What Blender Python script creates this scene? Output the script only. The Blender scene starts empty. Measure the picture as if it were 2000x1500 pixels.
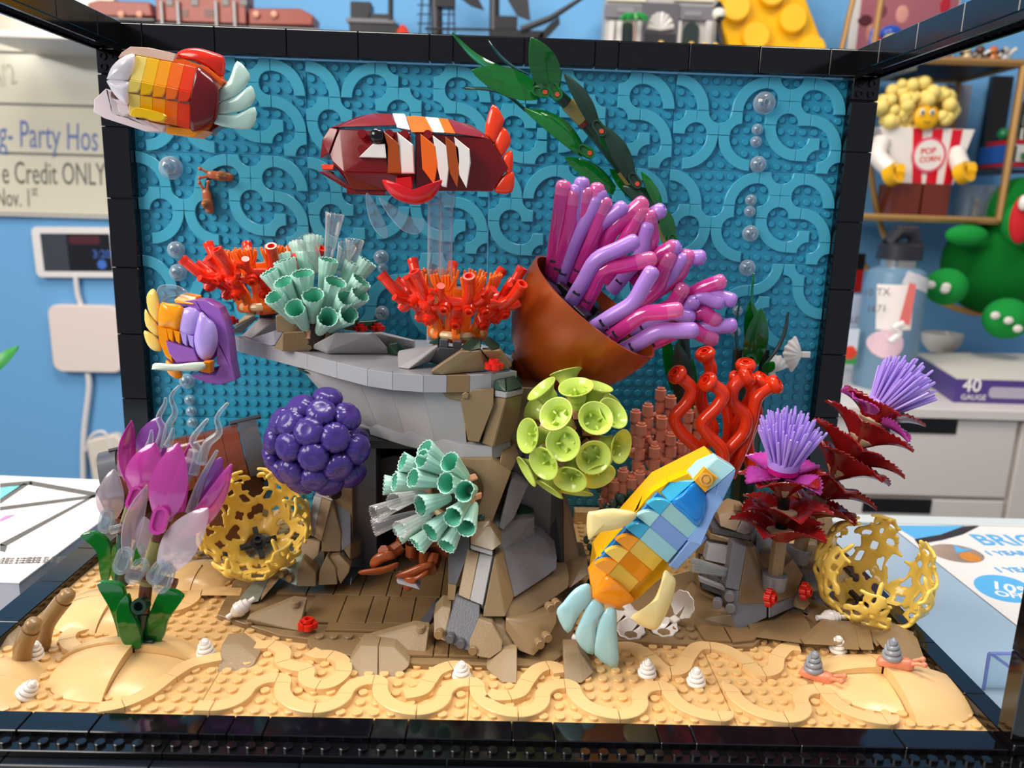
import bpy, bmesh, math, random
from mathutils import Vector, Matrix
S = 0.008            # one stud pitch in metres; everything below is written in studs
PI = math.pi
random.seed(7)
C = bpy.context.scene.collection
sc = bpy.context.scene

# ------------------------------------------------------------------ camera
CF, CLOC, YAW, PIT, ROL = 1566.394, Vector((1.148, -41.589, 29.716)), -0.0199, -0.2206, -0.0328
RM = Matrix.Rotation(YAW, 3, 'Z') @ Matrix.Rotation(PIT, 3, 'X') @ Matrix.Rotation(ROL, 3, 'Y')
CR, CFW, CU = RM.col[0].copy(), RM.col[1].copy(), RM.col[2].copy()
cam_d = bpy.data.cameras.new('camera'); cam = bpy.data.objects.new('camera', cam_d); C.objects.link(cam)
m3 = Matrix((CR, CU, -CFW)).transposed()
cam.matrix_world = Matrix.Translation(CLOC*S) @ m3.to_4x4()
cam_d.sensor_width = 36; cam_d.lens = CF/2000*36; cam_d.clip_start = 0.02; cam_d.clip_end = 30
cam_d.dof.use_dof = True; cam_d.dof.focus_distance = 57*S; cam_d.dof.aperture_fstop = 9.5
sc.camera = cam

# ------------------------------------------------------------------ light and exposure
sc.view_settings.view_transform = 'Standard'; sc.view_settings.look = 'None'
sc.view_settings.exposure = 0.0; sc.view_settings.gamma = 1.0; sc.view_settings.use_curve_mapping = False
sc.cycles.use_denoising = True
sc.cycles.max_bounces = 10; sc.cycles.transparent_max_bounces = 14; sc.cycles.diffuse_bounces = 3; sc.cycles.glossy_bounces = 4
sc.cycles.caustics_reflective = False; sc.cycles.caustics_refractive = False
sc.cycles.sample_clamp_indirect = 4.0
w = bpy.data.worlds.new('shop_light'); sc.world = w; w.use_nodes = True
bg = w.node_tree.nodes['Background']; bg.inputs[0].default_value = (0.80, 0.86, 1.0, 1); bg.inputs[1].default_value = 0.36
def area(name, loc, target, sx, sy, power, col):
    d = bpy.data.lights.new(name, 'AREA'); d.shape = 'RECTANGLE'; d.size = sx*S; d.size_y = sy*S; d.energy = power; d.color = col
    o = bpy.data.objects.new(name, d); C.objects.link(o); o.location = Vector(loc)*S
    o.rotation_euler = (Vector(target)-Vector(loc)).to_track_quat('-Z', 'Y').to_euler(); return o
area('shop_window_light', (-200, -100, 150), (0, 12, 8), 190, 130, 54, (1.0, 0.93, 0.85))
area('ceiling_light', (60, 20, 215), (25, 60, 0), 120, 50, 19, (1.0, 0.94, 0.86))
area('ceiling_light', (-60, 60, 215), (-40, 90, 0), 120, 50, 18, (1.0, 0.94, 0.86))

# ------------------------------------------------------------------ pixel -> point (studs) at a real depth
def ray(u, v): return RM @ Vector(((u-1000)/CF, 1, (750-v)/CF))
def P(u, v, Y): d = ray(u, v); return CLOC + d*((Y-CLOC.y)/d.y)
def PZ(u, v, Z): d = ray(u, v); return CLOC + d*((Z-CLOC.z)/d.z)
def PT(u, v, Y): return PZ(u, v, float(Y[1:])) if isinstance(Y, str) else P(u, v, Y)
def spp(p): return (p-CLOC).dot(CFW)/CF      # studs per pixel at a point

# ------------------------------------------------------------------ materials
def lin(h):
    h = h.lstrip('#'); c = [int(h[i:i+2], 16)/255 for i in (0, 2, 4)]
    return tuple(x/12.92 if x <= .04045 else ((x+.055)/1.055)**2.4 for x in c) + (1,)
MATS = {}
def plastic(name, hexc, rough=.22, bump=0, bscale=60, metal=0, spec=.5, coat=0, sss=0, var=.0):
    if name in MATS: return MATS[name]
    m = bpy.data.materials.new(name); m.use_nodes = True; nt = m.node_tree; b = nt.nodes['Principled BSDF']
    b.inputs['Base Color'].default_value = lin(hexc); b.inputs['Metallic'].default_value = metal
    b.inputs['Specular IOR Level'].default_value = spec; b.inputs['Coat Weight'].default_value = coat
    n = nt.nodes.new('ShaderNodeTexNoise'); n.inputs['Scale'].default_value = bscale/S*.02; n.inputs['Detail'].default_value = 3
    tc = nt.nodes.new('ShaderNodeTexCoord'); nt.links.new(tc.outputs['Object'], n.inputs['Vector'])
    mr = nt.nodes.new('ShaderNodeMapRange'); mr.inputs['To Min'].default_value = max(.02, rough-.05); mr.inputs['To Max'].default_value = rough+.07
    nt.links.new(n.outputs['Fac'], mr.inputs['Value']); nt.links.new(mr.outputs['Result'], b.inputs['Roughness'])
    if bump:
        bp = nt.nodes.new('ShaderNodeBump'); bp.inputs['Strength'].default_value = bump; bp.inputs['Distance'].default_value = S*.05
        nt.links.new(n.outputs['Fac'], bp.inputs['Height']); nt.links.new(bp.outputs['Normal'], b.inputs['Normal'])
    if var:
        mx = nt.nodes.new('ShaderNodeMix'); mx.data_type = 'RGBA'; c = lin(hexc)
        mx.inputs[6].default_value = tuple(x*(1-var) for x in c[:3])+(1,); mx.inputs[7].default_value = tuple(min(1, x*(1+var)) for x in c[:3])+(1,)
        nt.links.new(n.outputs['Fac'], mx.inputs[0]); nt.links.new(mx.outputs[2], b.inputs['Base Color'])
    MATS[name] = m; return m
def trans(name, hexc, solid=.25, rough=.08, body=None, edge=.75):
    """transparent coloured plastic: a clear tinted layer, a share of milky body, and a glossy skin"""
    if name in MATS: return MATS[name]
    m = bpy.data.materials.new(name); m.use_nodes = True; nt = m.node_tree; b = nt.nodes['Principled BSDF']; out = nt.nodes['Material Output']
    b.inputs['Base Color'].default_value = lin(body or hexc); b.inputs['Roughness'].default_value = rough
    t = nt.nodes.new('ShaderNodeBsdfTransparent'); t.inputs[0].default_value = lin(hexc)
    lw = nt.nodes.new('ShaderNodeLayerWeight'); lw.inputs[0].default_value = .35
    mr = nt.nodes.new('ShaderNodeMapRange'); mr.inputs['To Min'].default_value = solid; mr.inputs['To Max'].default_value = edge
    nt.links.new(lw.outputs['Facing'], mr.inputs['Value'])
    mx = nt.nodes.new('ShaderNodeMixShader'); nt.links.new(mr.outputs['Result'], mx.inputs[0])
    nt.links.new(t.outputs[0], mx.inputs[1]); nt.links.new(b.outputs[0], mx.inputs[2])
    gl = nt.nodes.new('ShaderNodeBsdfGlossy'); gl.inputs['Roughness'].default_value = rough
    fr = nt.nodes.new('ShaderNodeMath'); fr.operation = 'POWER'; fr.inputs[1].default_value = 3; fr.use_clamp = True
    f2 = nt.nodes.new('ShaderNodeMath'); f2.operation = 'MULTIPLY_ADD'; f2.inputs[1].default_value = .7; f2.inputs[2].default_value = .06
    nt.links.new(lw.outputs['Facing'], fr.inputs[0]); nt.links.new(fr.outputs[0], f2.inputs[0])
    m2 = nt.nodes.new('ShaderNodeMixShader'); nt.links.new(f2.outputs[0], m2.inputs[0]); nt.links.new(mx.outputs[0], m2.inputs[1]); nt.links.new(gl.outputs[0], m2.inputs[2])
    nt.links.new(m2.outputs[0], out.inputs['Surface']); MATS[name] = m; return m
def glass(name, ior=1.45, col='#ffffff', rough=0.0):
    if name in MATS: return MATS[name]
    m = bpy.data.materials.new(name); m.use_nodes = True; nt = m.node_tree; out = nt.nodes['Material Output']
    nt.nodes.remove(nt.nodes['Principled BSDF'])
    g = nt.nodes.new('ShaderNodeBsdfGlass'); g.inputs['IOR'].default_value = ior; g.inputs['Color'].default_value = lin(col); g.inputs['Roughness'].default_value = rough
    nt.links.new(g.outputs[0], out.inputs['Surface']); MATS[name] = m; return m

BLACK = plastic('black_abs', '#0b0b0d', .10); AZ = plastic('azure_plate_shaded', '#2f99ba', .28); AZT = plastic('azure_tile', '#47adc8', .22)  # plates share the tiles' azure; their darker tone is shading put into the colour
TAN = plastic('tan_abs', '#dfb67a', .25); TANT = plastic('tan_tile', '#e4bd82', .22); DTAN = plastic('dark_tan_abs', '#8e7350', .3)
DTANR = plastic('dark_tan_grainy', '#98805f', .42, bump=.5, bscale=420); GRAY = plastic('light_grey_abs', '#a3a2a6', .25)
GRAYR = plastic('light_grey_grainy', '#a9a6a6', .4, bump=.4, bscale=420); DGRAY = plastic('dark_grey_abs', '#55565c', .28)
DGRAYR = plastic('dark_grey_grainy', '#63646b', .4, bump=.5, bscale=420); DGREEN = plastic('dark_green_abs', '#173c2c', .35, bump=.3, bscale=300)
RED = plastic('bright_red_abs', '#d8200f', .2); WHITE = plastic('white_abs', '#efe9e2', .22); CLEAR = trans('clear_abs', '#eef6fa', .06, .03, '#eef6fa', .65)
BLK2 = plastic('black_soft', '#101012', .3)

# ------------------------------------------------------------------ mesh builder
class MB:
    flat = None
    def __init__(s): s.v = []; s.f = []
    def add(s, vs, fs, M=None):
        k = len(s.v)
        s.v += [tuple(M @ Vector(p)) for p in vs] if M is not None else [tuple(p) for p in vs]
        s.f += [[i+k for i in f] for f in fs]; return s
    def box(s, x0, x1, y0, y1, z0, z1, M=None):
        v = [(x, y, z) for z in (z0, z1) for y in (y0, y1) for x in (x0, x1)]
        return s.add(v, [(0, 2, 3, 1), (4, 5, 7, 6), (0, 1, 5, 4), (2, 6, 7, 3), (0, 4, 6, 2), (1, 3, 7, 5)], M)
    def bbox(s, x0, x1, y0, y1, z0, z1, b=.04, M=None):
        pts = []
        for x in (x0, x1):
            for y in (y0, y1):
                for z in (z0, z1):
                    sx, sy, sz = (1 if x == x0 else -1), (1 if y == y0 else -1), (1 if z == z0 else -1)
                    pts += [(x+sx*b, y+sy*b, z), (x+sx*b, y, z+sz*b), (x, y+sy*b, z+sz*b)]
        return s.hull(pts, 0, M)
    def prism(s, poly, z0, z1, M=None, bev=0):
        n = len(poly)
        a = sum(poly[i][0]*poly[(i+1) % n][1]-poly[(i+1) % n][0]*poly[i][1] for i in range(n))
        if a < 0: poly = poly[::-1]
        if bev:
            q = []
            for i in range(n):
                p0, p1, p2 = Vector(poly[i-1]), Vector(poly[i]), Vector(poly[(i+1) % n])
                e1, e2 = (p1-p0).normalized(), (p2-p1).normalized()
                n1, n2 = Vector((-e1.y, e1.x)), Vector((-e2.y, e2.x)); nn = (n1+n2)
                nn = nn/max(.3, nn.length_squared)*2*bev
                q.append((p1.x+nn.x, p1.y+nn.y))
            v = [(x, y, z0) for x, y in poly]+[(x, y, z1-bev) for x, y in poly]+[(x, y, z1) for x, y in q]
            f = [list(range(n))[::-1], [2*n+i for i in range(n)]]
            for i in range(n):
                j = (i+1) % n; f += [[i, j, n+j, n+i], [n+i, n+j, 2*n+j, 2*n+i]]
        else:
            v = [(x, y, z0) for x, y in poly]+[(x, y, z1) for x, y in poly]
            f = [list(range(n))[::-1], [n+i for i in range(n)]]+[[i, (i+1) % n, n+(i+1) % n, n+i] for i in range(n)]
        return s.add(v, f, M)
    def lathe(s, prof, n=16, M=None, capb=True, capt=True):
        v, f = [], []
        for r, z in prof:
            for i in range(n): a = 2*PI*i/n; v.append((r*math.cos(a), r*math.sin(a), z))
        for k in range(len(prof)-1):
            for i in range(n): j = (i+1) % n; f.append([k*n+i, k*n+j, (k+1)*n+j, (k+1)*n+i])
        if capb: f.append(list(range(n))[::-1])
        if capt: f.append([(len(prof)-1)*n+i for i in range(n)])
        return s.add(v, f, M)
    def cyl(s, r, z0, z1, n=16, M=None): return s.lathe([(r, z0), (r, z1)], n, M)
    def stud(s, x, y, z, n=12, M=None):
        return s.lathe([(.3, z), (.3, z+.17), (.275, z+.2)], n, (M if M is not None else Matrix.Identity(4)) @ Matrix.Translation((x, y, 0)), capb=False)
    def tube(s, pts, rad, n=10, caps=True, close=False):
        pts = [Vector(p) for p in pts]; N = len(pts)
        if not isinstance(rad, (list, tuple)): rad = [rad]*N
        v, f = [], []; t0 = (pts[1]-pts[0]).normalized(); up = Vector((0, 0, 1)) if abs(t0.z) < .9 else Vector((1, 0, 0)); nx = t0.cross(up).normalized()
        for i, p in enumerate(pts):
            if close: t = (pts[(i+1) % N]-pts[i-1]).normalized()
            else: t = (pts[min(i+1, N-1)]-pts[max(i-1, 0)]).normalized()
            nx = (nx-t*nx.dot(t)).normalized(); ny = t.cross(nx)
            for k in range(n): a = 2*PI*k/n; v.append(p+(nx*math.cos(a)+ny*math.sin(a))*rad[i])
        for i in range(N if close else N-1):
            i2 = (i+1) % N
            for k in range(n): k2 = (k+1) % n; f.append([i*n+k, i*n+k2, i2*n+k2, i2*n+k])
        if caps and not close: f += [list(range(n))[::-1], [(N-1)*n+k for k in range(n)]]
        return s.add(v, f)
    def ball(s, c, r, sc3=(1, 1, 1), nu=14, nv=9, M=None):
        v = [(0, 0, -1)]; f = []
        for j in range(1, nv):
            t = PI*j/nv
            for i in range(nu): a = 2*PI*i/nu; v.append((math.sin(t)*math.cos(a), math.sin(t)*math.sin(a), -math.cos(t)))
        v.append((0, 0, 1)); L = len(v)-1
        for i in range(nu):
            j = (i+1) % nu; f.append([0, 1+j, 1+i]); f.append([L, L-nu+i, L-nu+j])
            for k in range(nv-2): a = 1+k*nu; f.append([a+i, a+j, a+nu+j, a+nu+i])
        v = [Vector((x*r*sc3[0], y*r*sc3[1], z*r*sc3[2]))+Vector(c) for x, y, z in v]
        return s.add(v, f, M)
    def hull(s, pts, bev=0, M=None):
        bm = bmesh.new()
        for p in pts: bm.verts.new(p)
        r = bmesh.ops.convex_hull(bm, input=bm.verts)
        bmesh.ops.delete(bm, geom=[g for g in r['geom_interior'] if isinstance(g, bmesh.types.BMVert)], context='VERTS')
        loose = [q for q in bm.verts if not q.link_faces]
        if loose: bmesh.ops.delete(bm, geom=loose, context='VERTS')
        bmesh.ops.dissolve_limit(bm, angle_limit=.03, verts=bm.verts, edges=bm.edges)
        if bev: bmesh.ops.bevel(bm, geom=list(bm.edges), offset=bev, segments=1, affect='EDGES', clamp_overlap=True)
        bm.normal_update(); bm.verts.index_update()
        s.add([q.co for q in bm.verts], [[q.index for q in f.verts] for f in bm.faces], M); bm.free(); return s
    def grid(s, fn, nu, nv, th=0, keep=None):
        """sheet fn(u,v)->point, u,v in 0..1, thickness th, optional keep(i,j)"""
        bm = bmesh.new(); vs = [[bm.verts.new(fn(i/nu, j/nv)) for j in range(nv+1)] for i in range(nu+1)]
        for i in range(nu):
            for j in range(nv):
                if keep is None or keep(i, j):
                    try: bm.faces.new((vs[i][j], vs[i+1][j], vs[i+1][j+1], vs[i][j+1]))
                    except ValueError: pass
        lo = [q for q in bm.verts if not q.link_faces]
        if lo: bmesh.ops.delete(bm, geom=lo, context='VERTS')
        bm.normal_update()
        if th: bmesh.ops.solidify(bm, geom=bm.faces[:], thickness=th)
        bm.verts.index_update()
        s.add([q.co for q in bm.verts], [[q.index for q in f.verts] for f in bm.faces]); bm.free(); return s
    def mesh(s, name, smooth=35, sub=0):
        smooth = s.flat or smooth
        me = bpy.data.meshes.new(name); me.from_pydata([(x*S, y*S, z*S) for x, y, z in s.v], [], s.f); me.validate()
        if sub:
            o = bpy.data.objects.new('tmp', me); C.objects.link(o); o.modifiers.new('s', 'SUBSURF').levels = sub
            dg = bpy.context.evaluated_depsgraph_get(); me2 = bpy.data.meshes.new_from_object(o.evaluated_get(dg)); bpy.data.objects.remove(o); me = me2
        if smooth:
            me.shade_smooth(); me.set_sharp_from_angle(angle=math.radians(smooth))
        return me
I4 = Matrix.Identity(4)
def sM(M): M = M.copy(); M.translation = M.translation*S; return M
WORLD = {}
class Thing:
    def __init__(s, name, label, cat, base, group=None, kind=None, R=None):
        s.o = bpy.data.objects.new(name, None); s.o.empty_display_size = .01; C.objects.link(s.o)
        s.W = Matrix.Translation(Vector(base)) @ (R.to_4x4() if R is not None else I4)
        s.o.matrix_world = sM(s.W); tagp(s.o, label, cat, group, kind); WORLD[s.o] = s.W
    def add(s, name, mb, mat, M=None, label=None, parent=None, kind=None, smooth=35, sub=0, local=False):
        me = mb if isinstance(mb, bpy.types.Mesh) else mb.mesh(name, smooth, sub)
        if not me.materials and mat is not None: me.materials.append(mat)
        o = bpy.data.objects.new(name, me); C.objects.link(o)
        if mat is not None and me.materials and me.materials[0] != mat:
            o.material_slots[0].link = 'OBJECT'; o.material_slots[0].material = mat
        W = M if M is not None else I4
        if local: W = s.W @ W
        p = parent or s.o; o.parent = p; o.matrix_local = sM(WORLD[p].inverted() @ W); WORLD[o] = W
        if label: o['label'] = label
        if kind: o['kind'] = kind
        return o
def tagp(o, label=None, cat=None, group=None, kind=None):
    if label: o['label'] = label
    if cat: o['category'] = cat
    if group: o['group'] = group
    if kind: o['kind'] = kind
def single(name, mb, mat, label=None, cat=None, group=None, kind=None, M=None, base=None, smooth=35, sub=0):
    """a thing that is one mesh; world coordinates re-based at `base`"""
    if isinstance(mb, MB) and base is not None and M is None:
        b = Vector(base); mb.v = [tuple(Vector(p)-b) for p in mb.v]; M = Matrix.Translation(b)
    me = mb if isinstance(mb, bpy.types.Mesh) else mb.mesh(name, smooth, sub)
    if not me.materials: me.materials.append(mat)
    o = bpy.data.objects.new(name, me); C.objects.link(o)
    if me.materials[0] != mat: o.material_slots[0].link = 'OBJECT'; o.material_slots[0].material = mat
    o.matrix_world = sM(M if M is not None else I4); WORLD[o] = M if M is not None else I4
    tagp(o, label, cat, group, kind); return o
def frame(o, z, x=None):
    """matrix at o with local Z along z (and X near x)"""
    z = Vector(z).normalized(); x = Vector(x) if x is not None else (Vector((0, 0, 1)) if abs(z.z) < .9 else Vector((1, 0, 0)))
    x = (x-z*x.dot(z)).normalized(); y = z.cross(x)
    return Matrix.Translation(Vector(o)) @ Matrix((x, y, z)).transposed().to_4x4()
def bez(a, b, c, n=8):
    a, b, c = Vector(a), Vector(b), Vector(c)
    return [a*(1-t)**2+b*2*t*(1-t)+c*t*t for t in [i/n for i in range(n+1)]]
def spline(pts, per=6):
    pts = [Vector(p) for p in pts]; out = []
    for i in range(len(pts)-1):
        p0, p1, p2, p3 = pts[max(i-1, 0)], pts[i], pts[i+1], pts[min(i+2, len(pts)-1)]
        for k in range(per):
            t = k/per
            out.append(.5*((2*p1)+(p2-p0)*t+(2*p0-5*p1+4*p2-p3)*t*t+(3*p1-p0-3*p2+p3)*t**3))
    return out+[pts[-1]]
def hullpx(pts, t, bev=.06, dy=None):
    """convex block: silhouette points (u,v,Y) plus the same pushed t studs back"""
    q = [PT(*p) for p in pts]
    m = MB().hull(q+[p+Vector((0, t, 0)) for p in q], bev); m.flat = 14; return m
ARC = lambda cx, cy, r, a0, a1, n=8: [(cx+r*math.cos(a0+(a1-a0)*i/n), cy+r*math.sin(a0+(a1-a0)*i/n)) for i in range(n+1)]
# ------------------------------------------------------------------ tank frame
ZT = 41.3
fr = Thing('aquarium_frame', 'glossy black brick-built aquarium frame standing on the counter around the reef', 'frame', (0, -3, -6))
def tiles(axis, a, lens, fixed, name='tile', mat=BLACK, g=.025):
    for L in lens:
        x0, x1 = a+g, a+L-g; y0, y1, z0, z1 = fixed
        fr.add(name, MB().bbox(x0, x1, y0, y1, z0, z1, .05) if axis == 'x' else MB().bbox(y0, y1, x0, x1, z0, z1, .05) if axis == 'y' else MB().bbox(y0, y1, z0, z1, x0, x1, .05), mat)
        a += L
# back top rail, tiles of 6, 6, 2
tiles('x', -33.3, [4, 6, 6, 6, 6, 2, 6, 6, 2, 6, 6, 6, 4.6], (30.6, 32.2, ZT, ZT+2.1), 'rail_tile')
fr.add('rail_core', MB().box(-33.2, 33.2, 30.9, 33.4, ZT+.05, ZT+2.2), BLACK)
for sx in (-1, 1):
    xa, xb = (-33.3, -31) if sx < 0 else (31, 33.3)
    tiles('z', 0.1, [5, 6, 6, 6, 6, 6, 4.2], (xa, xb, 30.7, 31.4), 'post_tile')
    fr.add('post_core', MB().box(xa+.05, xb-.05, 31.3, 33.3, 0, ZT), BLACK)
    # small exposed bricks with sunk pins at the head of the post
    b = MB().bbox(xa, xb, 30.75, 32, ZT-1.9, ZT-.05, .05)
    for zz in (-1.4, -.55):
        for xx in (.6, 1.6): b.lathe([(.3, 0), (.3, .2), (.2, .2), (.2, .05)], 12, Matrix.Translation((xa+xx, 30.75, ZT+zz)) @ Matrix.Rotation(PI/2, 4, 'X'))
    fr.add('corner_brick', b, BLACK)
    # side rail running to the front, hollow underside with a row of rings
    tiles('y', -2.5, [5, 6, 6, 6, 6, 4.2], (xa, xb, ZT+.35, ZT+2.2), 'side_rail_tile')
    r = MB().box(xa+.1, xa+.35, -2.5, 31, ZT-.1, ZT+.4).box(xb-.35, xb-.1, -2.5, 31, ZT-.1, ZT+.4)
    fr.add('side_rail_lip', r, BLACK)
    ring = MB()
    for k in range(31): ring.lathe([(.42, 0), (.42, .3), (.3, .3), (.3, 0)], 12, Matrix.Translation(((xa+xb)/2, -1.5+k, ZT-.02)), capb=False, capt=False)
    fr.add('underside_rings', ring, plastic('black_ring', '#2b2b30', .2), kind='stuff')
    # floor side kerbs
    tiles('y', -2.2, [5, 6, 6, 6, 6, 5.2], (xa+.05 if sx < 0 else xa+.0, (xb-.6 if sx < 0 else xb-.9)+(.5 if sx < 0 else 0), -1.2, .75), 'kerb_tile')
    fr.add('kerb_core', MB().box(xa+.1, xb-1.0, -2, 31, -5.9, -1.2), BLACK)
    # front corner posts
    tiles('z', .76, [5, 6, 6, 6, 6, 6, 5.6], (31.05 if sx > 0 else -32.6, 32.6 if sx > 0 else -31.05, -1.75, -.5), 'front_post_tile', plastic('black_gloss_front', '#0e0c0c', .06))
# front ledge
tiles('x', -33, [2, 6, 4, 6, 1.6, 2, 6, 2, 6, 2.4, 6, 2, 6, 6, 6, 2], (-1.95, -.22, -1.0, .3), 'ledge_tile', plastic('black_ledge', '#0c0c10', .05))
for k in range(4):
    b = MB().bbox(-33+k*16.5, -33+(k+1)*16.5-.03, -3.1, -1.9, -1.2, -.1, .04)
    for i in range(16):
        x = -32.5+k*16.5+i*1.03; b.lathe([(.3, 0), (.3, .18), (.27, .21)], 14, Matrix.Translation((x, -2.5, -.1)), capb=False)
    fr.add('stud_plate', b, BLACK)
NAVY = plastic('black_front_wall', '#0d1119', .22)
fr.add('front_wall_core', MB().box(-33, 33, -3, -1.5, -5.9, -1.25), BLACK)
tiles('x', -33, [8, 8, 8, 8, 8, 8, 8, 8, 2], (-3.75, -3.1, -1.5, -.5), 'front_beam', NAVY)
a = -33
for L in [2.6, 2, 1, 6, 6, 2, 4, 2, 6, 6, 2, 4, 6, 6, 2, 4, 3.4]:
    b = MB().bbox(a+.03, a+L-.03, -3.7, -2.95, -5.9, -1.55, .05)
    if L == 2:
        for xx in (.55, 1.45): b.lathe([(.33, 0), (.33, .3), (.22, .3), (.22, .1)], 14, Matrix.Translation((a+xx, -3.7, -2.2)) @ Matrix.Rotation(PI/2, 4, 'X'))
    fr.add('front_brick', b, NAVY); a += L
for (x0, y0, x1, y1) in ((33.0, -3.9, 34.6, -1.2),):
    q = MB().hull([(31.9, -3.2, -.9), (32.4, -3.9, -.9), (35.2, -1.6, -.9), (34.6, -.8, -.9), (31.9, -3.2, -.2), (32.4, -3.9, -.2), (35.2, -1.6, -.2), (34.6, -.8, -.2)], .05)
    fr.add('corner_arm', q, BLACK)

# ------------------------------------------------------------------ azure back wall
YW = 32.0
bw = Thing('back_panel', 'azure studded back wall of the aquarium covered in curling curved tiles', 'panel', (0, YW, 0))
FW = lambda x0, ztop: Matrix.Translation((x0, YW, ztop)) @ Matrix(((1, 0, 0, 0), (0, 0, -1, 0), (0, 1, 0, 0), (0, 0, 0, 1)))  # local x right, y up, z towards the viewer
def q3(cx, cy, sx, sy, R=3):   # quarter ring, j measured down
    a0 = {(1, 1): -PI/2, (1, -1): 0, (-1, -1): PI/2, (-1, 1): PI}[(sx, sy)]
    return ARC(cx, -cy, R-.02, a0+.01, a0+PI/2-.01, 10)+ARC(cx, -cy, R-.98, a0+PI/2-.015, a0+.015, 8)
def t2(x, y, kind):            # 2x2 tile with two opposite quarter cuts; 'a': cut upper right + lower left
    x0, x1, y0, y1 = x+.02, x+1.98, -(y+.02), -(y+1.98)
    if kind == 'a': return [(x0, y0)]+ARC(x+2, -y, 1, PI, 1.5*PI, 6)+[(x1, y1)]+ARC(x, -y-2, 1, 0, PI/2, 6)
    return [(x1, y0), (x1, y1)][:0]+ARC(x, -y, 1, -PI/2, 0, 6)[:]+[(x1, y0)]+ARC(x+2, -y-2, 1, PI/2, PI, 6)+[(x0, y1)]
PA = ['r0,3,+,-', 'b0,3', 'a2,3', 'b4,3', 'r8,3,-,-', 'a8,0', 'b10,0', 'r12,3,+,-', 'b8,2', 'a10,2', 'r12,6,+,-', 'r11,4,-,+', 'b11,5', 'b13,6', 'r1,5,+,+', 'r7,5,-,+']
PC = ['r0,3,+,-', 'b0,3', 'a2,3', 'r6,3,-,-', 'a6,0', 'b6,2', 'a8,2', 'b11,0', 'r13,3,+,-', 'a11,2', 'r13,6,+,-', 'r3,5,-,+', 'b3,6', 'r6,4,+,+', 'b12,5', 'r12,4,-,+', 'b14,6']
PD = ['r8,5,-,-', 'b8,3', 'r12,5,-,+', 'r3,5,+,+', 'r8,0,+,+', 'a11,0', 'r15,2,-,+']
PD0 = ['r1,4,+,-', 'r8,5,-,-', 'b8,3', 'r12,5,-,+', 'r8,0,+,+', 'a11,0']
tilecache = {}
def parse(t):
    if t[0] == 'r':
        cx, cy, a, b = t[1:].split(','); return q3(float(cx), float(cy), 1 if a == '+' else -1, 1 if b == '+' else -1)
    x, y = t[1:].split(','); return t2(float(x), float(y), 'a' if t[0] == 'a' else 'b')
pb = MB().bbox(.02, 15.98, -7.98, -.02, -.6, 0, .03)
for i in range(16):
    for j in range(8): pb.stud(i+.5, -j-.5, 0, 10)
pmesh = pb.mesh('wall_plate'); pmesh.materials.append(AZ)
for row in range(6):
    zt = 41.2-8*row
    for col in range(4):
        x0 = -32+16*col
        bw.add('wall_plate', pmesh, AZ, FW(x0, zt))
        pat = {0: [PA, PC, PC, PA], 1: [PA, PC, PC, PA], 2: [PD0, PD, PD, PD]}.get(row, [[]]*4)[col]
        sh = 1 if (col == 0 and row < 2) else 0
        for t in pat:
            if t not in tilecache:
                me = MB().prism(parse(t), 0, .42, None, .035).mesh('curved_tile', 30); me.materials.append(AZT); tilecache[t] = me
            if x0+float(t[1:].split(',')[0])+sh > 31.8: continue
            bw.add('curved_tile', tilecache[t], AZT, FW(x0+sh, zt))
bw.add('corner_notch_tile', MB().bbox(.1, .95, -.98, -.02, 0, .42, .03), AZT, FW(4.0, 36.3))
# ------------------------------------------------------------------ sand bed
sand = Thing('sand_bed', 'tan studded sand floor of the aquarium with winding curved tiles', 'sand floor', (0, 16, -.6))
sp = MB().bbox(.015, 15.985, .015, 15.985, -.6, 0, .03)
for i in range(16):
    for j in range(16): sp.stud(i+.5, j+.5, 0, 14)
spm = sp.mesh('sand_plate'); spm.materials.append(TAN)
for i in range(4):
    for j in range(2): sand.add('sand_plate', spm, TAN, Matrix.Translation((-32+16*i, 16*j, 0)))
tc2 = {}
def wtile(kind, cx, cy):
    if kind not in tc2:
        if kind == 'q': poly = [(0, 0)]+ARC(0, 0, .98, 0, PI/2, 6)
        elif kind == 'e': poly = [(0, 0)]+ARC(0, .02, .98, -PI/2, 0, 6)[:] if False else [(0, .98), (0, 0)]+ARC(0, .98, .98, -PI/2, 0, 6)
        else:
            R, sx, sy = kind; a0 = {(1, 1): 0, (-1, 1): PI/2, (-1, -1): PI, (1, -1): -PI/2}[(sx, sy)]
            poly = ARC(0, 0, R-.015, a0+.01, a0+PI/2-.01, 12)+ARC(0, 0, R-.985, a0+PI/2-.015, a0+.015, 9)
        me = MB().prism(poly, 0, .42, None, .04).mesh('curved_tile', 30); me.materials.append(TANT); tc2[kind] = me
    sand.add('curved_tile', tc2[kind], TANT, Matrix.Translation((cx, cy, 0)))
for x in (-6, 0, 6, 12, 16, 22):
    wtile('q', x, 3.02); wtile((3, -1, -1), x+3, 3)
    if x in (-6, 0, 6, 16): wtile((2, 1, -1), x+3, 2)
    if x in (-6, 0, 6, 16): wtile((2, -1, 1), x+6, 2)
    if x in (12, 22): wtile('e', x+3, 0)
wtile('q', -12, 3.02); wtile((3, -1, -1), -9, 3); wtile((2, 1, -1), -9, 2); wtile((2, -1, 1), -6, 2)
wtile((2, -1, 1), -12, 2); wtile((2, 1, -1), -15, 2)
sand.add('tile', MB().bbox(-15.98, -15.02, .03, .98, 0, .42, .04), TANT)
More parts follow.
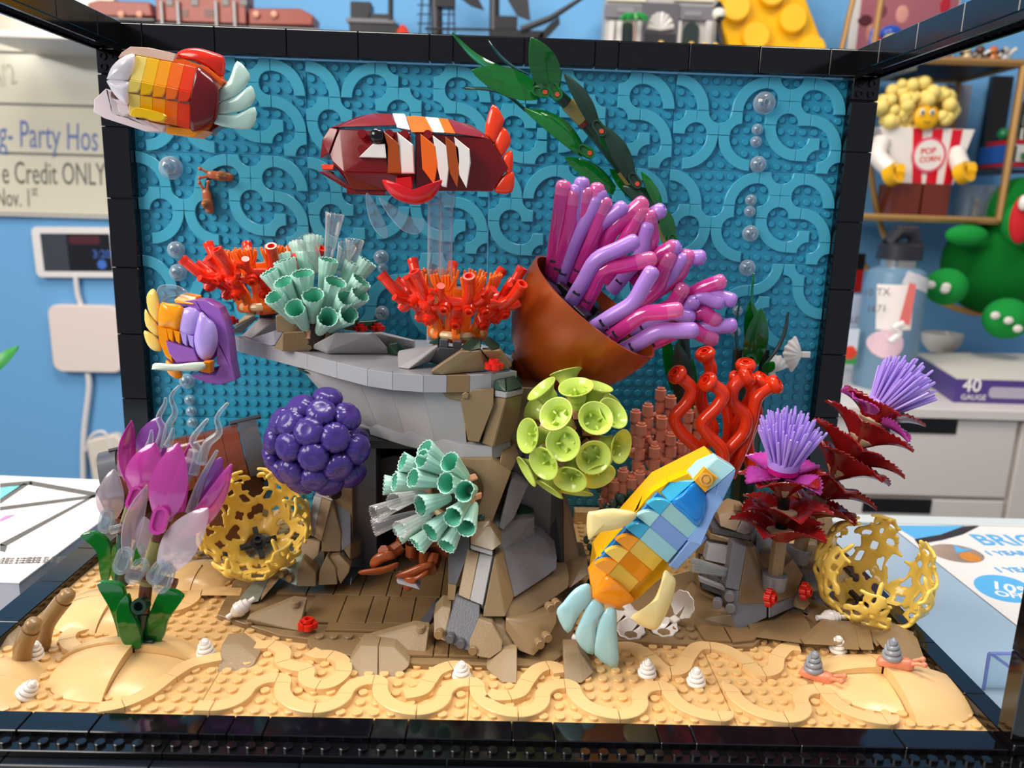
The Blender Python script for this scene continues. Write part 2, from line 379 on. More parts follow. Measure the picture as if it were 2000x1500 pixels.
def ribbon(pts, cuts, wd=1.0):
    """flat curved-tile path of width wd through floor pixels, cut into pieces"""
    q = spline([PZ(u, v, .42) for u, v in pts], 6); n = len(q); cuts = [0]+[int(c*6) for c in cuts]+[n-1]
    for a, b in zip(cuts, cuts[1:]):
        L, R = [], []
        for i in range(a, b+1):
            t = (q[min(i+1, n-1)]-q[max(i-1, 0)]); t.z = 0; t.normalize(); nrm = Vector((-t.y, t.x, 0))*wd/2
            e = t*(.02 if i == a else -.02 if i == b else 0)
            L.append(((q[i]+nrm+e).x, (q[i]+nrm+e).y)); R.append(((q[i]-nrm+e).x, (q[i]-nrm+e).y))
        sand.add('curved_tile', MB().prism(L+R[::-1], 0, .42, None, 0), TANT)
ribbon([(482, 1245), (505, 1258), (530, 1258), (552, 1270), (553, 1291), (575, 1300), (598, 1306), (599, 1326), (622, 1336), (650, 1331), (671, 1310), (667, 1288), (645, 1278), (622, 1277), (605, 1270)], [2, 4, 6, 8, 10, 12])
ribbon([(789, 1355), (822, 1348), (837, 1330), (852, 1311), (880, 1299), (900, 1301), (910, 1309)], [2, 4])
ribbon([(953, 1352), (978, 1358), (1012, 1352), (1029, 1329), (1047, 1308), (1070, 1299), (1088, 1303), (1096, 1314)], [1.5, 3, 5])
ribbon([(1208, 1261), (1238, 1262), (1268, 1280), (1290, 1301), (1310, 1310), (1332, 1304), (1343, 1283), (1361, 1263), (1387, 1260), (1420, 1268), (1452, 1286), (1472, 1304), (1492, 1312), (1513, 1304), (1519, 1281), (1538, 1263), (1563, 1264)], [2, 4, 6, 8, 10.5, 12, 14])
ribbon([(192, 1381), (240, 1372), (290, 1350), (333, 1318), (375, 1294), (432, 1281)], [1, 3])
ribbon([(172, 1222), (142, 1231), (131, 1247), (146, 1263), (180, 1263), (200, 1255)], [2, 3.5])
ribbon([(318, 1190), (352, 1184), (375, 1170), (382, 1152)], [1.5])
sand.add('tile', MB().hull([PZ(u, v, z) for u, v in [(389, 1163), (470, 1163), (474, 1148), (396, 1146)] for z in (0, .42)], .04), TANT)
sand.add('back_ledge', MB().bbox(9, 24, 30.4, 31.7, 0, 1.25, .05), TANT)

# ------------------------------------------------------------------ dunes
def dune(label, u, v, rs, n=10, hole=False):
    """low mound of four curved quarter pieces meeting at a cross; rs = (rx, ry, h) per quarter"""
    c = PZ(u, v, .3); t = Thing('sand_dune', label, 'dune', (c.x, c.y, 0), 'smooth tan dunes on the sand bed')
    for k, (rx, ry, h) in enumerate(rs):
        a0 = k*PI/2; fn = lambda s, w: (0, 0, 0)
        def fn(s, w, a0=a0, rx=rx, ry=ry, h=h):
            a = a0+.012+w*(PI/2-.024); s = .02+s*.98
            # squarish outline with round corner
            cx, cy = math.cos(a), math.sin(a); q = (abs(cx)**2.6+abs(cy)**2.6)**(-1/2.6)
            return Vector((c.x+cx*q*rx*s, c.y+cy*q*ry*s, .12+h*(1-s**2.2)**.8))
        mb = MB().grid(fn, 9, 10)
        rim = [fn(1, i/10) for i in range(11)]; cen = fn(0, .5)
        mb2 = [(p.x, p.y, 0) for p in rim]; top = [tuple(p) for p in rim]; m = len(rim)
        mb.add(mb2+top, [[i, i+1, m+i+1, m+i] for i in range(m-1)])
        for w_ in (0, 1):
            l = [fn(i/9, w_) for i in range(10)]; mb.add([tuple(p) for p in l]+[(p.x, p.y, 0) for p in l], [[i, i+1, 10+i+1, 10+i] for i in range(9)])
        t.add('dune_quarter', mb, TANT, smooth=50)
    return t
dune('large smooth tan dune under the front magenta plant', 262, 1288, [(3.9, 3.0, 1.25), (4.9, 2.6, 1.5), (4.6, 4.3, 1.3), (3.6, 4.0, .7)])
dune('smooth tan dune behind the front magenta plant', 228, 1190, [(3.4, 3.4, 1.2), (4.4, 3.4, 1.3), (4.2, 3.2, 1.3), (3.4, 3.2, 1.0)])
dune('smooth tan dune in the right front corner carrying a snail', 1722, 1325, [(4.2, 2.9, 1.2), (4.4, 3.0, 1.0), (4.1, 3.4, .55), (5.2, 4.6, 1.3)])
dune('small smooth tan dune behind the left yellow coral', 395, 1120, [(2.8, 2.6, .9), (2.8, 2.6, .9), (2.8, 2.6, .9), (2.6, 2.6, .8)])
dune('smooth tan dune cut by the left front corner', -40, 1335, [(3.2, 3.2, .9), (3, 3, .9), (3, 3.2, .9), (3.4, 3.4, .9)])

# ------------------------------------------------------------------ dark tan sea-bed plates and tiles
def pz(pts, z): return [tuple(PZ(u, v, z)[:2]) for u, v in pts]
bed = Thing('rock_bed', 'dark tan tiled rock floor in front of and under the grey arch', 'rock floor', (-3, 11, 0))
base = pz([(424, 1200), (545, 1240), (600, 1247), (606, 1263), (690, 1281), (770, 1292), (836, 1297), (1068, 1300), (1108, 1272), (1135, 1180), (1110, 1090), (560, 1065), (470, 1110)], .4)
bed.add('base_plate', MB().prism(base, .01, .4, None, .03), DTAN)
DTT = plastic('dark_tan_tile', '#8a6d49', .24)
for r, (y0, y1, xs) in enumerate([(6.02, 9.98, (-4.5, -2.5, -1.5, .5, 3)), (10, 13.97, (-12, -9.6, -7.6, -6.4, -4.4, -2.4, -.4, 1.5)), (14, 17.97, (-15, -12.7, -10.7, -8.7, -6.7, -5.6, -2.6, -.5, 1.5)), (18, 21.9, (-14.6, -10.6, -6.6, -2.6, 1.4))]):
    for a, b in zip(xs, xs[1:]): bed.add('floor_tile', MB().bbox(a+.03, b-.03, y0+.03, y1, .4, .62, .04), DTT)
bed.add('floor_tile', MB().bbox(-10.2, -4.55, 9.0, 9.97, .4, .62, .04), DTT)
sm = MB()
for u, v in [(590, 1194), (624, 1241), (652, 1241), (681, 1241), (709, 1242), (735, 1243), (703, 1258), (480, 1191), (488, 1213)]: p = PZ(u, v, .6); sm.stud(p.x, p.y, .4)
bed.add('studs', sm, DTAN, kind='stuff')
bed2 = Thing('rock_bed', 'dark tan studded and tiled floor plate around the lattice-walled rock', 'rock floor', (22, 13, 0))
bed2.add('base_plate', MB().prism(pz([(1205, 1250), (1420, 1262), (1470, 1262), (1500, 1238), (1590, 1258), (1720, 1262), (1735, 1180), (1640, 1090), (1480, 1080), (1290, 1130), (1180, 1200)], .4), .01, .4, None, .03), DTAN)
sm = MB()
for u, v in [(1322, 1225), (1348, 1226), (1327, 1240), (1354, 1241), (1564, 1209), (1590, 1162), (1612, 1163), (1600, 1175), (1622, 1177), (1610, 1190), (1640, 1189)]: p = PZ(u, v, .6); sm.stud(p.x, p.y, .4)
bed2.add('studs', sm, DTAN, kind='stuff')
for q in ([(1356, 1218), (1412, 1224), (1428, 1252), (1376, 1248)], [(1415, 1224), (1470, 1228), (1505, 1215), (1472, 1250), (1432, 1254)], [(1507, 1214), (1548, 1188), (1580, 1200), (1530, 1232)], [(1552, 1186), (1590, 1160), (1640, 1210), (1600, 1222)]):
    bed2.add('floor_tile', MB().prism(pz(q, .6), .4, .62, None, .03), DTT)

def stone(label, pieces, studs=(), mat=DTANR, group=None, cat='stone', name='stone', bev=.05):
    """brick-built stone; pieces = list of (points (u,v,Y), thickness, mat)"""
    p0 = sum((PT(*q) for q in pieces[0][0]), Vector())/len(pieces[0][0])
    t = Thing(name, label, cat, (p0.x, p0.y+pieces[0][1]/2, 0), group)
    for pts, th, m in pieces: t.add('slope_brick', hullpx(pts, th, bev), m or mat)
    for (u, v, Y) in studs:
        c = PT(u, v, Y); t.add('stud', MB().lathe([(.3, -.25), (.3, .1), (.27, .13)], 14, Matrix.Translation(c)), mat)
    return t
stone('dark tan wedge stone left of the red flower on the floor tiles', [([(482, 1208, 'z.85'), (571, 1172, 'z1.75'), (592, 1204, 'z.9'), (584, 1233, 'z.42'), (556, 1226, 'z.42'), (482, 1217, 'z.42'), (597, 1176, 'z1.7')], .7, DTANR)], [(578, 1177, 'z1.75')])
stone('long dark tan wedge stone in the middle before the arch', [([(718, 1247, 'z.9'), (810, 1221, 'z1.8'), (838, 1226, 'z1.8'), (831, 1280, 'z.42'), (792, 1277, 'z.42'), (718, 1262, 'z.42')], .7, DTANR)], [(822, 1226, 'z1.8')])
stone('double peaked dark tan stone on the sand below the arch', [([(705, 1261, 6.2), (738, 1262, 6.2), (737, 1327, 4.2), (703, 1323, 4.3), (676, 1304, 5), (680, 1297, 5.2)], 1.5, DTANR), ([(739, 1262, 6.2), (770, 1263, 6.2), (800, 1296, 5.2), (798, 1303, 5), (768, 1327, 4.3), (739, 1328, 4.2)], 1.5, DTANR)], [(722, 1262, 6.9), (754, 1262, 6.9)])
stone('small dark tan stone beside the white shell left of centre', [([(432, 1259, 6.6), (465, 1256, 6.8), (502, 1287, 5.7), (496, 1300, 5.3), (453, 1321, 4.3), (423, 1319, 4.3)], 1.4, DTANR)], [(450, 1258, 7.3)])
stone('small dark tan stone in front of the right foot of the arch', [([(983, 1268, 6.0), (1010, 1268, 6), (1010, 1335, 3.9), (980, 1333, 3.9), (950, 1307, 5), (950, 1301, 5.2)], 1.4, DTANR)], [(996, 1268, 6.7)])
stone('small dark tan stone under the tail of the blue fish', [([(1101, 1270, 6.0), (1131, 1270, 6), (1160, 1314, 4.8), (1136, 1335, 3.9), (1103, 1333, 3.9)], 1.4, DTANR)], [(1117, 1270, 6.7)])
stone('dark tan stone cut by the left edge behind the tube worms', [([(-20, 1245, 7.4), (14, 1240, 7.6), (38, 1270, 6.6), (30, 1296, 5.6), (-20, 1302, 5.4)], 1.4, DTANR)], [(4, 1242, 8)])
stone('grey green wedge stone behind the lying white turret shell', [([(505, 1127, 16), (531, 1118, 16.4), (505, 1175, 12.6), (468, 1183, 12.4), (466, 1172, 12.9)], .8, plastic('sand_green_grey', '#7f8476', .4)), ([(531, 1118, 16.4), (560, 1100, 17), (545, 1132, 14.8), (506, 1178, 12.7), (512, 1160, 13.5)], .8, DTANR)], [(525, 1122, 16.6), (518, 1134, 15.6)])
stone('long low dark tan wedge at the right in front of the lattice-walled rock', [([(1464, 1226, 10.6), (1580, 1217, 11.2), (1590, 1247, 9), (1568, 1257, 8.4), (1478, 1245, 9.2)], .8, DTAN)])
stone('dark tan slope behind the white spiral shell at the right', [([(1586, 1246, 8.9), (1616, 1219, 10.4), (1646, 1222, 10.2), (1646, 1258, 8), (1622, 1261, 7.9), (1570, 1258, 8.1)], .8, DTAN)], [(1629, 1220, 10.8)])
stone('pair of dark tan slope bricks beside the right yellow coral', [([(1646, 1224, 10), (1672, 1225, 10), (1680, 1270, 7.4), (1652, 1269, 7.4)], .9, DTAN), ([(1674, 1225, 10), (1700, 1227, 10), (1709, 1270, 7.4), (1682, 1270, 7.4)], .9, DTAN), ([(1690, 1208, 11.5), (1748, 1221, 10.8), (1750, 1245, 9.3), (1712, 1264, 8), (1700, 1228, 10)], 1.2, DTAN)], [(1656, 1222, 10.6), (1681, 1222, 10.6)])
stone('dark tan stone at the right kerb behind the second snail', [([(1726, 1257, 8.2), (1760, 1233, 9.2), (1793, 1248, 8.6), (1808, 1290, 6.6), (1769, 1290, 6.6), (1722, 1264, 7.8)], 1.2, DTAN)], [(1776, 1238, 9.6)])

# ------------------------------------------------------------------ small sea life
prof = [(.36, 0)]
for (r0, z0, h) in ((.56, .05, .42), (.47, .42, .36), (.35, .74, .3), (.22, .98, .26)):
    prof += [(r0*(.8+.2*math.sin(PI*q/4)), z0+h*q/4) for q in range(5)]
prof += [(.1, 1.26), (.05, 1.36), (0, 1.38)]
sw = MB().lathe(prof, 20); sw.v = [(x, y, z+.16*(math.atan2(y, x)/PI)*min(1, z*1.6)*(1 if z < 1.2 else 0)) for x, y, z in sw.v]
swm = sw.mesh('spiral_shell', 60); swm.materials.append(WHITE)
for u, v, lab, tilt in [(402, 1281, 'white spiral shell between the large dune and the small left stone', 0), (902, 1326, 'white spiral shell on the middle of the front sand path', 0), (1263, 1321, 'white spiral shell right of the blue fish tail', .05), (1359, 1338, 'white spiral shell on the open studs right of centre', 0), (1636, 1274, 'white spiral shell behind the right front dune', 0), (48, 1360, 'white spiral shell on the dune in the left front corner', .6), (66, 1286, 'white spiral shell behind the front tube worm', .2)]:
    p = PZ(u, v, .05); single('spiral_shell', swm, WHITE, lab, 'shell', 'white spiral shells on the sand', M=Matrix.Translation(p) @ Matrix.Rotation(tilt, 4, 'Y') @ Matrix.Diagonal((1.12, 1.12, .92, 1)))
tm = MB().lathe([(.0, -.95), (.17, -.95), (.17, -.6), (.25, -.58), (.42, -.3), (.46, -.28), (.5, 0), (.46, .02), (.45, .28), (.36, .31), (.33, .55), (.2, .6), (.17, .62), (.15, 1.0), (0, 1.0)], 16)
tmm = tm.mesh('turret_shell', 45); tmm.materials.append(WHITE)
for u, v, z, d, lab in [(470, 1188, 1.1, (.55, .3, .35), 'white turret shell leaning on the left edge of the rock floor'), (1146, 1258, .8, (1, -.5, -.3), 'white turret shell lying under the blue fish tail'), (1622, 1206, 1.0, (1, .15, -.03), 'white turret shell lying beside the right yellow coral')]:
    single('turret_shell', tmm, WHITE, lab, 'shell', 'white turret shells', M=frame(PZ(u, v, z), d) @ Matrix.Scale(1.15, 4))
CORAL = plastic('coral_pink_abs', '#e58a68', .3); SGRAY = plastic('shell_grey', '#8f9399', .28); NOUG = plastic('nougat_brown', '#b2603a', .3)
def snail(label, M, body, shellm, sc_=1, flat=False):
    M = M @ Matrix.Scale(1.22, 4)
    t = Thing('snail', label, 'snail', M.translation, 'small snails')
    b = MB().hull([(-.9, -.2, 0), (-.9, .2, 0), (-.5, -.32, 0), (-.5, .32, 0), (.7, -.26, 0), (.7, .26, 0), (.95, -.1, .05), (.95, .1, .05), (-.75, -.24, .4), (-.75, .24, .4), (.6, -.3, .56), (.6, .3, .56), (.95, -.14, .5), (.95, .14, .5)], .06)
    t.add('body', b, body, M, smooth=60)
    for s_ in (-1, 1):
        t.add('eye_stalk', MB().tube([(.75, .12*s_, .36), (1.05, .2*s_, .5), (1.3, .3*s_, .55)], [.12, .1, .1], 8).ball((1.36, .32*s_, .56), .15), body, M, smooth=60)
    t.add('shell', swm, shellm, M @ Matrix.Translation((-.15, 0, .34)) @ Matrix.Scale(.92 if not flat else .7, 4))
snail('coral pink snail with grey shell beside the right front dune', frame(PZ(1592, 1326, .1), (0, 0, 1), (.8, -.6, 0)), CORAL, SGRAY)
snail('coral pink snail with grey shell crawling on the right front dune', frame(PZ(1746, 1302, 1.35), (0, .05, 1), (.9, -.35, 0)), CORAL, SGRAY)
snail('orange brown snail heading left, higher of two on the azure wall', frame(P(433, 344, 31.75), (0, -1, 0), (-1, 0, .1)), NOUG, plastic('shell_tan', '#a8683a', .3), flat=True)
snail('orange brown snail heading up, lower of two on the azure wall', frame(P(409, 394, 31.75), (0, -1, 0), (-.1, 0, 1)), NOUG, plastic('shell_tan', '#a8683a', .3), flat=True)
WORM = plastic('tube_worm_tan', '#9c7a4d', .22)
for pts, lab in [([(42, 1302), (46, 1262), (60, 1230)], 'dark tan tube worm nearest the front, bent right'), ([(80, 1268), (90, 1220), (124, 1172)], 'taller dark tan tube worm behind the first, bent right')]:
    b0 = PZ(pts[0][0], pts[0][1], 0); Y = b0.y; q = spline([b0]+[P(u, v, Y-.1*i) for i, (u, v) in enumerate(pts[1:])], 6)
    t = Thing('tube_worm', lab, 'tube worm', b0, 'tube worms')
    t.add('body', MB().tube(q, .56, 14), WORM); d = (q[-1]-q[-2]).normalized()
    t.add('tip', MB().lathe([(.44, -.05), (.5, .05), (.5, .5), (.42, .7), (.25, .82), (0, .86)], 14, frame(q[-1]+d*.02, d)), WORM, smooth=60)
fb = MB()
for k in range(5):
    a = 2*PI*k/5; fb.lathe([(.24, .12), (.24, .42)], 10, Matrix.Translation((.3*math.cos(a), .3*math.sin(a), 0)))
fb.lathe([(.3, 0), (.3, .42), (.28, .42), (.28, .62), (.17, .62), (.17, .45)], 14)
fbm = fb.mesh('red_flower', 40); fbm.materials.append(RED)
for u, v, Y, d, lab in [(601, 1229, 'z.62', (0, 0, 1), 'red round flower piece on the rock floor beside the left wedge stone'), (964, 724, 13.3, (0, 0, 1), 'red round flower piece on the right lip of the grey slab'), (704, 648, 22, (0, 0, 1), 'red flower piece on the slab middle, left of a pair'), (738, 648, 22, (0, 0, 1), 'red flower piece on the slab middle, right of a pair'), (453, 633, 27.5, (0, 0, 1), 'red flower piece at the far left tip of the grey slab'), (1494, 1165, 10.9, (.75, -.6, .1), 'red flower piece on the front corner of the lattice-walled rock'), (1563, 1152, 13.2, (.75, -.6, .1), 'red flower piece on the small pyramid right of the lattice-walled rock'), (668, 628, 25, (0, 0, 1), 'red flower piece peeping out behind the upper mint coral')]:
    single('red_flower', fbm, RED, lab, 'flower piece', 'small red flower pieces', M=frame(PT(u, v, Y), d) @ Matrix.Scale(1.1 if not isinstance(Y, str) and Y > 20 else 1.3, 4))
# bubbles on the wall
def bubble(u, v, r, lab):
    Y = YW-.35; c = P(u, v, Y); R = r*spp(c)
    t = Thing('bubble', lab, 'bubble', c, 'clear bubbles on the azure wall'); M = frame(c, (0, -1, 0))
    t.add('dome', MB().lathe([(R*.95, -.1), (R, .05), (R*.98, .25*R+.05), (R*.85, .55*R+.05), (R*.6, .8*R+.05), (R*.34, .92*R+.05), (R*.3, .98*R+.1), (R*.22, .98*R+.1), (R*.18, .9*R+.05), (0, .9*R+.05)], 22, M), CLEAR, smooth=40)
    t.add('inner_ring', MB().lathe([(R*.55, -.05), (R*.55, .35*R), (R*.42, .35*R), (R*.42, -.05)], 16, M), CLEAR)
L = [(335, 328, 23, 'largest clear bubble in the left column'), (345, 488, 17, 'clear bubble second from top in the left column'), (349, 532, 17, 'clear bubble above the fin of the purple fish'), (366, 744, 15, 'clear bubble just under the purple fish'), (371, 781, 10, 'small clear bubble, top of three above the cannon'), (374, 803, 10, 'small clear bubble, middle of three above the cannon'), (376, 825, 10, 'small clear bubble, bottom of three above the cannon'), (745, 503, 15, 'clear bubble right of the upper mint coral, higher'), (748, 524, 10, 'small faint bubble between two behind the upper mint coral'), (746, 611, 14, 'clear bubble above the red flowers on the slab'), (1492, 202, 22, 'largest clear bubble at the top right of the azure wall'), (1479, 253, 11, 'small clear bubble, first below the largest right one'), (1476, 277, 11, 'small clear bubble, second below the largest right one'), (1480, 321, 16, 'middle-sized clear bubble on the upper plate seam at right'), (1466, 391, 11, 'small clear bubble, upper of a pair in the right column'), (1464, 413, 11, 'small clear bubble, lower of a pair in the right column'), (1465, 456, 16, 'middle-sized clear bubble below the pair in the right column'), (1459, 523, 16, 'clear bubble at the tip of the short kelp'), (1440, 607, 10, 'small faint bubble beside the short kelp, higher'), (1436, 648, 10, 'small faint bubble beside the short kelp, lower')]
for u, v, r, lab in L: bubble(u, v, r, lab)
# scallop shells
def scallop(label, M, R=1.15, stem=True, cup=False):
    mb = MB(); n = 24
    def fn(s, w):
        a = -1.15+2.3*w; rr = s*R*(1+.04*math.cos(a*18)*s); h = .42*math.sin(PI*min(1, s*.92+.08))*(1 if not cup else -1)*math.cos(a*.8)+.035*math.cos(a*18)*s
        return Vector((math.cos(a)*rr, math.sin(a)*rr*1.05, h))
    mb.grid(fn, 8, 36, .07)
    t = Thing('scallop_shell', label, 'shell', M.translation, 'white scallop shells'); t.add('valve', mb, WHITE, M, smooth=60)
    if stem: t.add('hinge', MB().bbox(-.75, .1, -.28, .28, -.12, .2, .06), WHITE, M)
    return t
scallop('white scallop shell standing sideways on the azure wall', frame(P(1566, 692, 30.8), (0, -1, 0), (-1, 0, 0)), 1.75)
scallop('white scallop shell half hidden behind the short kelp', frame(P(1508, 728, 30.8), (0, -1, 0), (0, 0, 1)), 1.7)
def oyster(label, u, v, up):
    b = PZ(u, v, .75); t = Thing('oyster', label, 'oyster', b, 'white oysters under the blue fish'); M = frame(b, (0, -.25, 1), (-.75, -.6, 0))
    def fn(s, w, k=1):
        a = -PI*.95+PI*1.9*w; rr = s*1.0*(1+.05*math.cos(a*9)*s); return Vector((math.cos(a)*rr+.3, math.sin(a)*rr*.95, .35*s*s-.35))
    t.add('lower_valve', MB().grid(fn, 6, 34, .08), WHITE, M, smooth=60)
    t.add('upper_valve', MB().grid(fn, 6, 34, .08), WHITE, M @ Matrix.Translation((-.95, 0, .1)) @ Matrix.Rotation(-up, 4, 'Y') @ Matrix.Translation((.75, 0, .2)) @ Matrix.Rotation(PI, 4, 'X'), smooth=60)
    t.add('hinge', MB().bbox(-1.15, -.55, -.3, .3, -.2, .1, .05), WHITE, M)
oyster('white oyster gaping wide open against the lattice-walled rock', 1302, 1219, 1.9)
oyster('white oyster nearly closed behind the yellow fin of the blue fish', 1238, 1224, .5)
oyster('white oyster farther left behind the blue fish tail', 1211, 1206, .7)
# ------------------------------------------------------------------ the grey rock arch with its overhanging slab
arch = Thing('rock_arch', 'large grey and tan rock arch with an overhanging flat slab and a dark cave', 'rock', (-2, 14, .6))
GL = plastic('light_grey_smooth', '#a6a6ab', .22); GD = plastic('mid_grey_abs', '#85868c', .26)
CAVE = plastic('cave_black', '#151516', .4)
Yr = lambda v, o=0: min(13.6, 6+(1287-v)*.0175)+o
def piece(name, mat, t, pts, bev=.05, par=None):

    q = [(p[0], p[1], p[2] if len(p) > 2 and isinstance(p[2], str) else Yr(p[1], p[2] if len(p) > 2 else 0)) for p in pts]
    return arch.add(name, hullpx(q, t, bev), mat, parent=par)
# slab
SL = [(-21.9, 27.6), (-21.5, 26.6), (-20.4, 25.1), (-17.2, 22.4), (-13.4, 19), (-10.6, 16.3), (-8, 14), (-6.1, 13.0), (-3.9, 12.6), (-2.3, 12.75), (-.7, 13.1), (.8, 13.6), (2.6, 15), (3.4, 20), (0, 27.6)]
SC = Vector((-7, 24))
inn = [tuple(Vector(p)+(SC-Vector(p)).normalized()*.9) for p in SL]
arch.add('slab_plate', MB().prism(inn, 16.85, 17.98, None, .03), GL)
for i in range(1, 12):
    m_ = DTAN if i == 9 else GL
    a, b, c_, d_ = Vector(SL[i]), Vector(SL[i+1]), Vector(inn[i+1]), Vector(inn[i]); e = (b-a).normalized()*.015
    arch.add('slab_brick', MB().prism([tuple(a+e), tuple(b-e), tuple(c_-e), tuple(d_+e)], 16.8, 18, None, .02), m_)
# body under the slab: an upside-down cone of smooth panels
cols = [((590, 722, 'z16.7'), (690, 838, 20)), ((700, 740, 'z16.7'), (745, 850, 17.5)), ((760, 752, 'z16.7'), (795, 862, 15.6)), ((826, 762, 'z16.7'), (850, 868, 14.4)), ((905, 766, 'z16.7'), (912, 876, 13.9))]
for (t0, b0), (t1, b1) in zip(cols, cols[1:]): arch.add('body_panel', hullpx([t0, t1, b1, b0], 4, .02), GL)
arch.add('body_core', MB().hull([(-11, 22, 16.8), (1.5, 15.5, 16.8), (2.6, 24, 16.8), (-8, 26, 16.8), (-7, 20, 12), (1.2, 15.2, 12), (2, 23, 12), (-6, 24, 12)], .05), GD)
arch.add('body_band', hullpx([(692, 812, 19), (800, 838, 15.2), (900, 868, 13.6), (962, 872, 13.5), (962, 897, 13.3), (905, 897, 13.4), (795, 872, 15.2), (700, 842, 19)], 4, .04), GL)
arch.add('body_band', hullpx([(960, 872, 13.4), (980, 868, 14.2), (997, 862, 15), (997, 886, 15), (979, 892, 14), (960, 897, 13.3)], 3, .04), GL)
arch.add('under_green', hullpx([(577, 722, 'z16.7'), (600, 730, 'z16.5'), (618, 727, 'z16.5'), (600, 719, 'z16.8')], 2, .03), DGREEN)
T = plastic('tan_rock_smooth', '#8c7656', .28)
piece('wedge', T, 1.2, [(860, 762, -.3), (920, 761, -.3), (921, 775, -.4), (900, 783, -.4), (874, 779, -.3)])
piece('wedge', T, 1.6, [(899, 781, -.5), (921, 761, -.5), (965, 760, -.4), (964, 792, -.6), (946, 834, -.3), (936, 864, -.2), (914, 861, -.2)])
piece('pin', T, .4, [(902, 770, -.7), (910, 765, -.7), (916, 770, -.7), (914, 779, -.7), (903, 779, -.7)])
piece('column', T, 3, [(966, 776, -.2), (989, 778, -.5), (963, 874, 0), (941, 866, .1), (948, 834, 0)])
piece('column', T, 3, [(989, 778, -.5), (1021, 770, 1.2), (1014, 816, 1.2), (996, 862, 1), (963, 874, 0)])
piece('plate', GRAY, 3, [(966, 763, -.3), (989, 766, -.6), (1022, 760, 1), (1021, 770, 1), (989, 778, -.6), (966, 775, -.3)])
piece('slope', DGREEN, 2, [(967, 743, 0), (987, 738, .6), (989, 766, -.7), (966, 760, -.4)])
piece('slope', DGREEN, 2, [(988, 738, .6), (1005, 734, 1.2), (1022, 755, .8), (990, 766, -.6)])
# upper column down to the right leg
piece('column', T, 4, [(896, 896, .2), (962, 896, 0), (999, 921, .6), (960, 1023, 1), (925, 1016, 1), (905, 960, .8)])
piece('column', T, 3, [(980, 880, 1), (1006, 868, 2), (1014, 890, 2), (999, 921, .8), (976, 905, .2)])
piece('slope', GD, 2, [(999, 937, 1.6), (1033, 945, 3), (1004, 1012, 2), (983, 1035, 1.5), (974, 1030, 1.5), (993, 953, 1.5)])
piece('slope', GD, 4, [(960, 1023, 1.5), (1044, 1010, 4), (1044, 1044, 4), (983, 1077, 1), (963, 1070, 1)])
piece('slope', DGREEN, 1, [(1008, 1013, 3.5), (1016, 985, 4.5), (1043, 990, 5), (1043, 1008, 4.5), (1026, 1017, 4)])
piece('cap', T, 2, [(919, 1030, .4), (958, 1027, .4), (980, 1062, 0), (962, 1076, -.4), (919, 1063, -.2)])
piece('cap', T, 2, [(924, 1022, .6), (957, 1016, .6), (957, 1027, .5), (940, 1033, .3), (920, 1029, .5)])
piece('slope', DGREEN, 1, [(930, 1010, .8), (945, 1004, .8), (947, 1016, .7), (933, 1018, .7)])
piece('plate', GRAY, 2, [(919, 1063, -.1), (962, 1075, -.3), (962, 1086, -.4), (919, 1073, -.2)])
piece('panel', DGRAY, 2, [(875, 1040, 1.2), (918, 1030, .6), (918, 1072, .1), (891, 1144, .3), (875, 1140, 1)])
piece('panel', T, 2, [(875, 1140, 1.2), (891, 1144, .4), (888, 1174, .4), (874, 1172, 1.2)])
piece('slope', DTANR, 1.5, [(913, 1073, .1), (936, 1081, -.1), (918, 1173, -.1), (895, 1163, .2)])
piece('slope', GRAYR, 1.5, [(937, 1081, -.1), (962, 1087, -.2), (943, 1183, -.2), (918, 1173, -.1)])
piece('plate', DGRAY, 1.5, [(962, 1087, -.1), (966, 1088, 0), (947, 1200, .2), (940, 1186, 0)])
piece('slope', T, 2.2, [(966, 1087, -.1), (983, 1078, .5), (1004, 1166, .5), (987, 1205, 0), (943, 1205, -.1), (946, 1185, 0)])
piece('slope', GD, 3, [(983, 1077, .8), (1044, 1041, 4), (1062, 1052, 4), (1088, 1088, 4), (1087, 1111, 3.5), (1068, 1126, 2.6), (1004, 1167, .5)])
piece('slope', T, 2.5, [(987, 1180, .2), (1025, 1161, 1.4), (1068, 1127, 3), (1112, 1127, 4), (1110, 1148, 3.5), (1040, 1195, 1), (1016, 1217, .4), (988, 1207, .2)])
piece('slope', DTAN, 2, [(1019, 1217, .2), (1041, 1209, .6), (1088, 1192, 1.6), (1087, 1217, 1.2), (1069, 1252, .4), (1042, 1282, 0), (1013, 1271, 0), (988, 1232, 0), (988, 1208, 0)])
piece('slope', DGRAYR, 1.6, [(891, 1165, .1), (937, 1183, -.2), (937, 1203, -.3), (915, 1250, -.3), (915, 1272, -.3), (871, 1254, 0), (871, 1232, 0)])
piece('slope', DTANR, 1.6, [(863, 1183, .6), (881, 1187, .4), (871, 1231, .1), (871, 1254, .1), (847, 1244, .5), (847, 1201, .7)])
piece('slope', DTANR, 1.6, [(934, 1208, -.3), (962, 1219, -.4), (982, 1255, -.4), (980, 1271, -.4), (957, 1287, -.4), (935, 1283, -.4), (916, 1271, -.3), (916, 1250, -.3)])
piece('slope', T, 1.4, [(963, 1206, .4), (981, 1206, .5), (1003, 1238, .3), (1002, 1265, .1), (984, 1268, -.1), (982, 1254, -.1), (962, 1219, .1)])
piece('slope', DGRAY, 2, [(1002, 1240, .2), (1013, 1243, .3), (1013, 1270, .2), (1003, 1266, .1)])
piece('foot', DGRAY, .5, [(853, 1173, 'z1.3'), (868, 1176, 'z1.2'), (846, 1200, 'z1'), (834, 1226, 'z.62'), (819, 1218, 'z.62')])
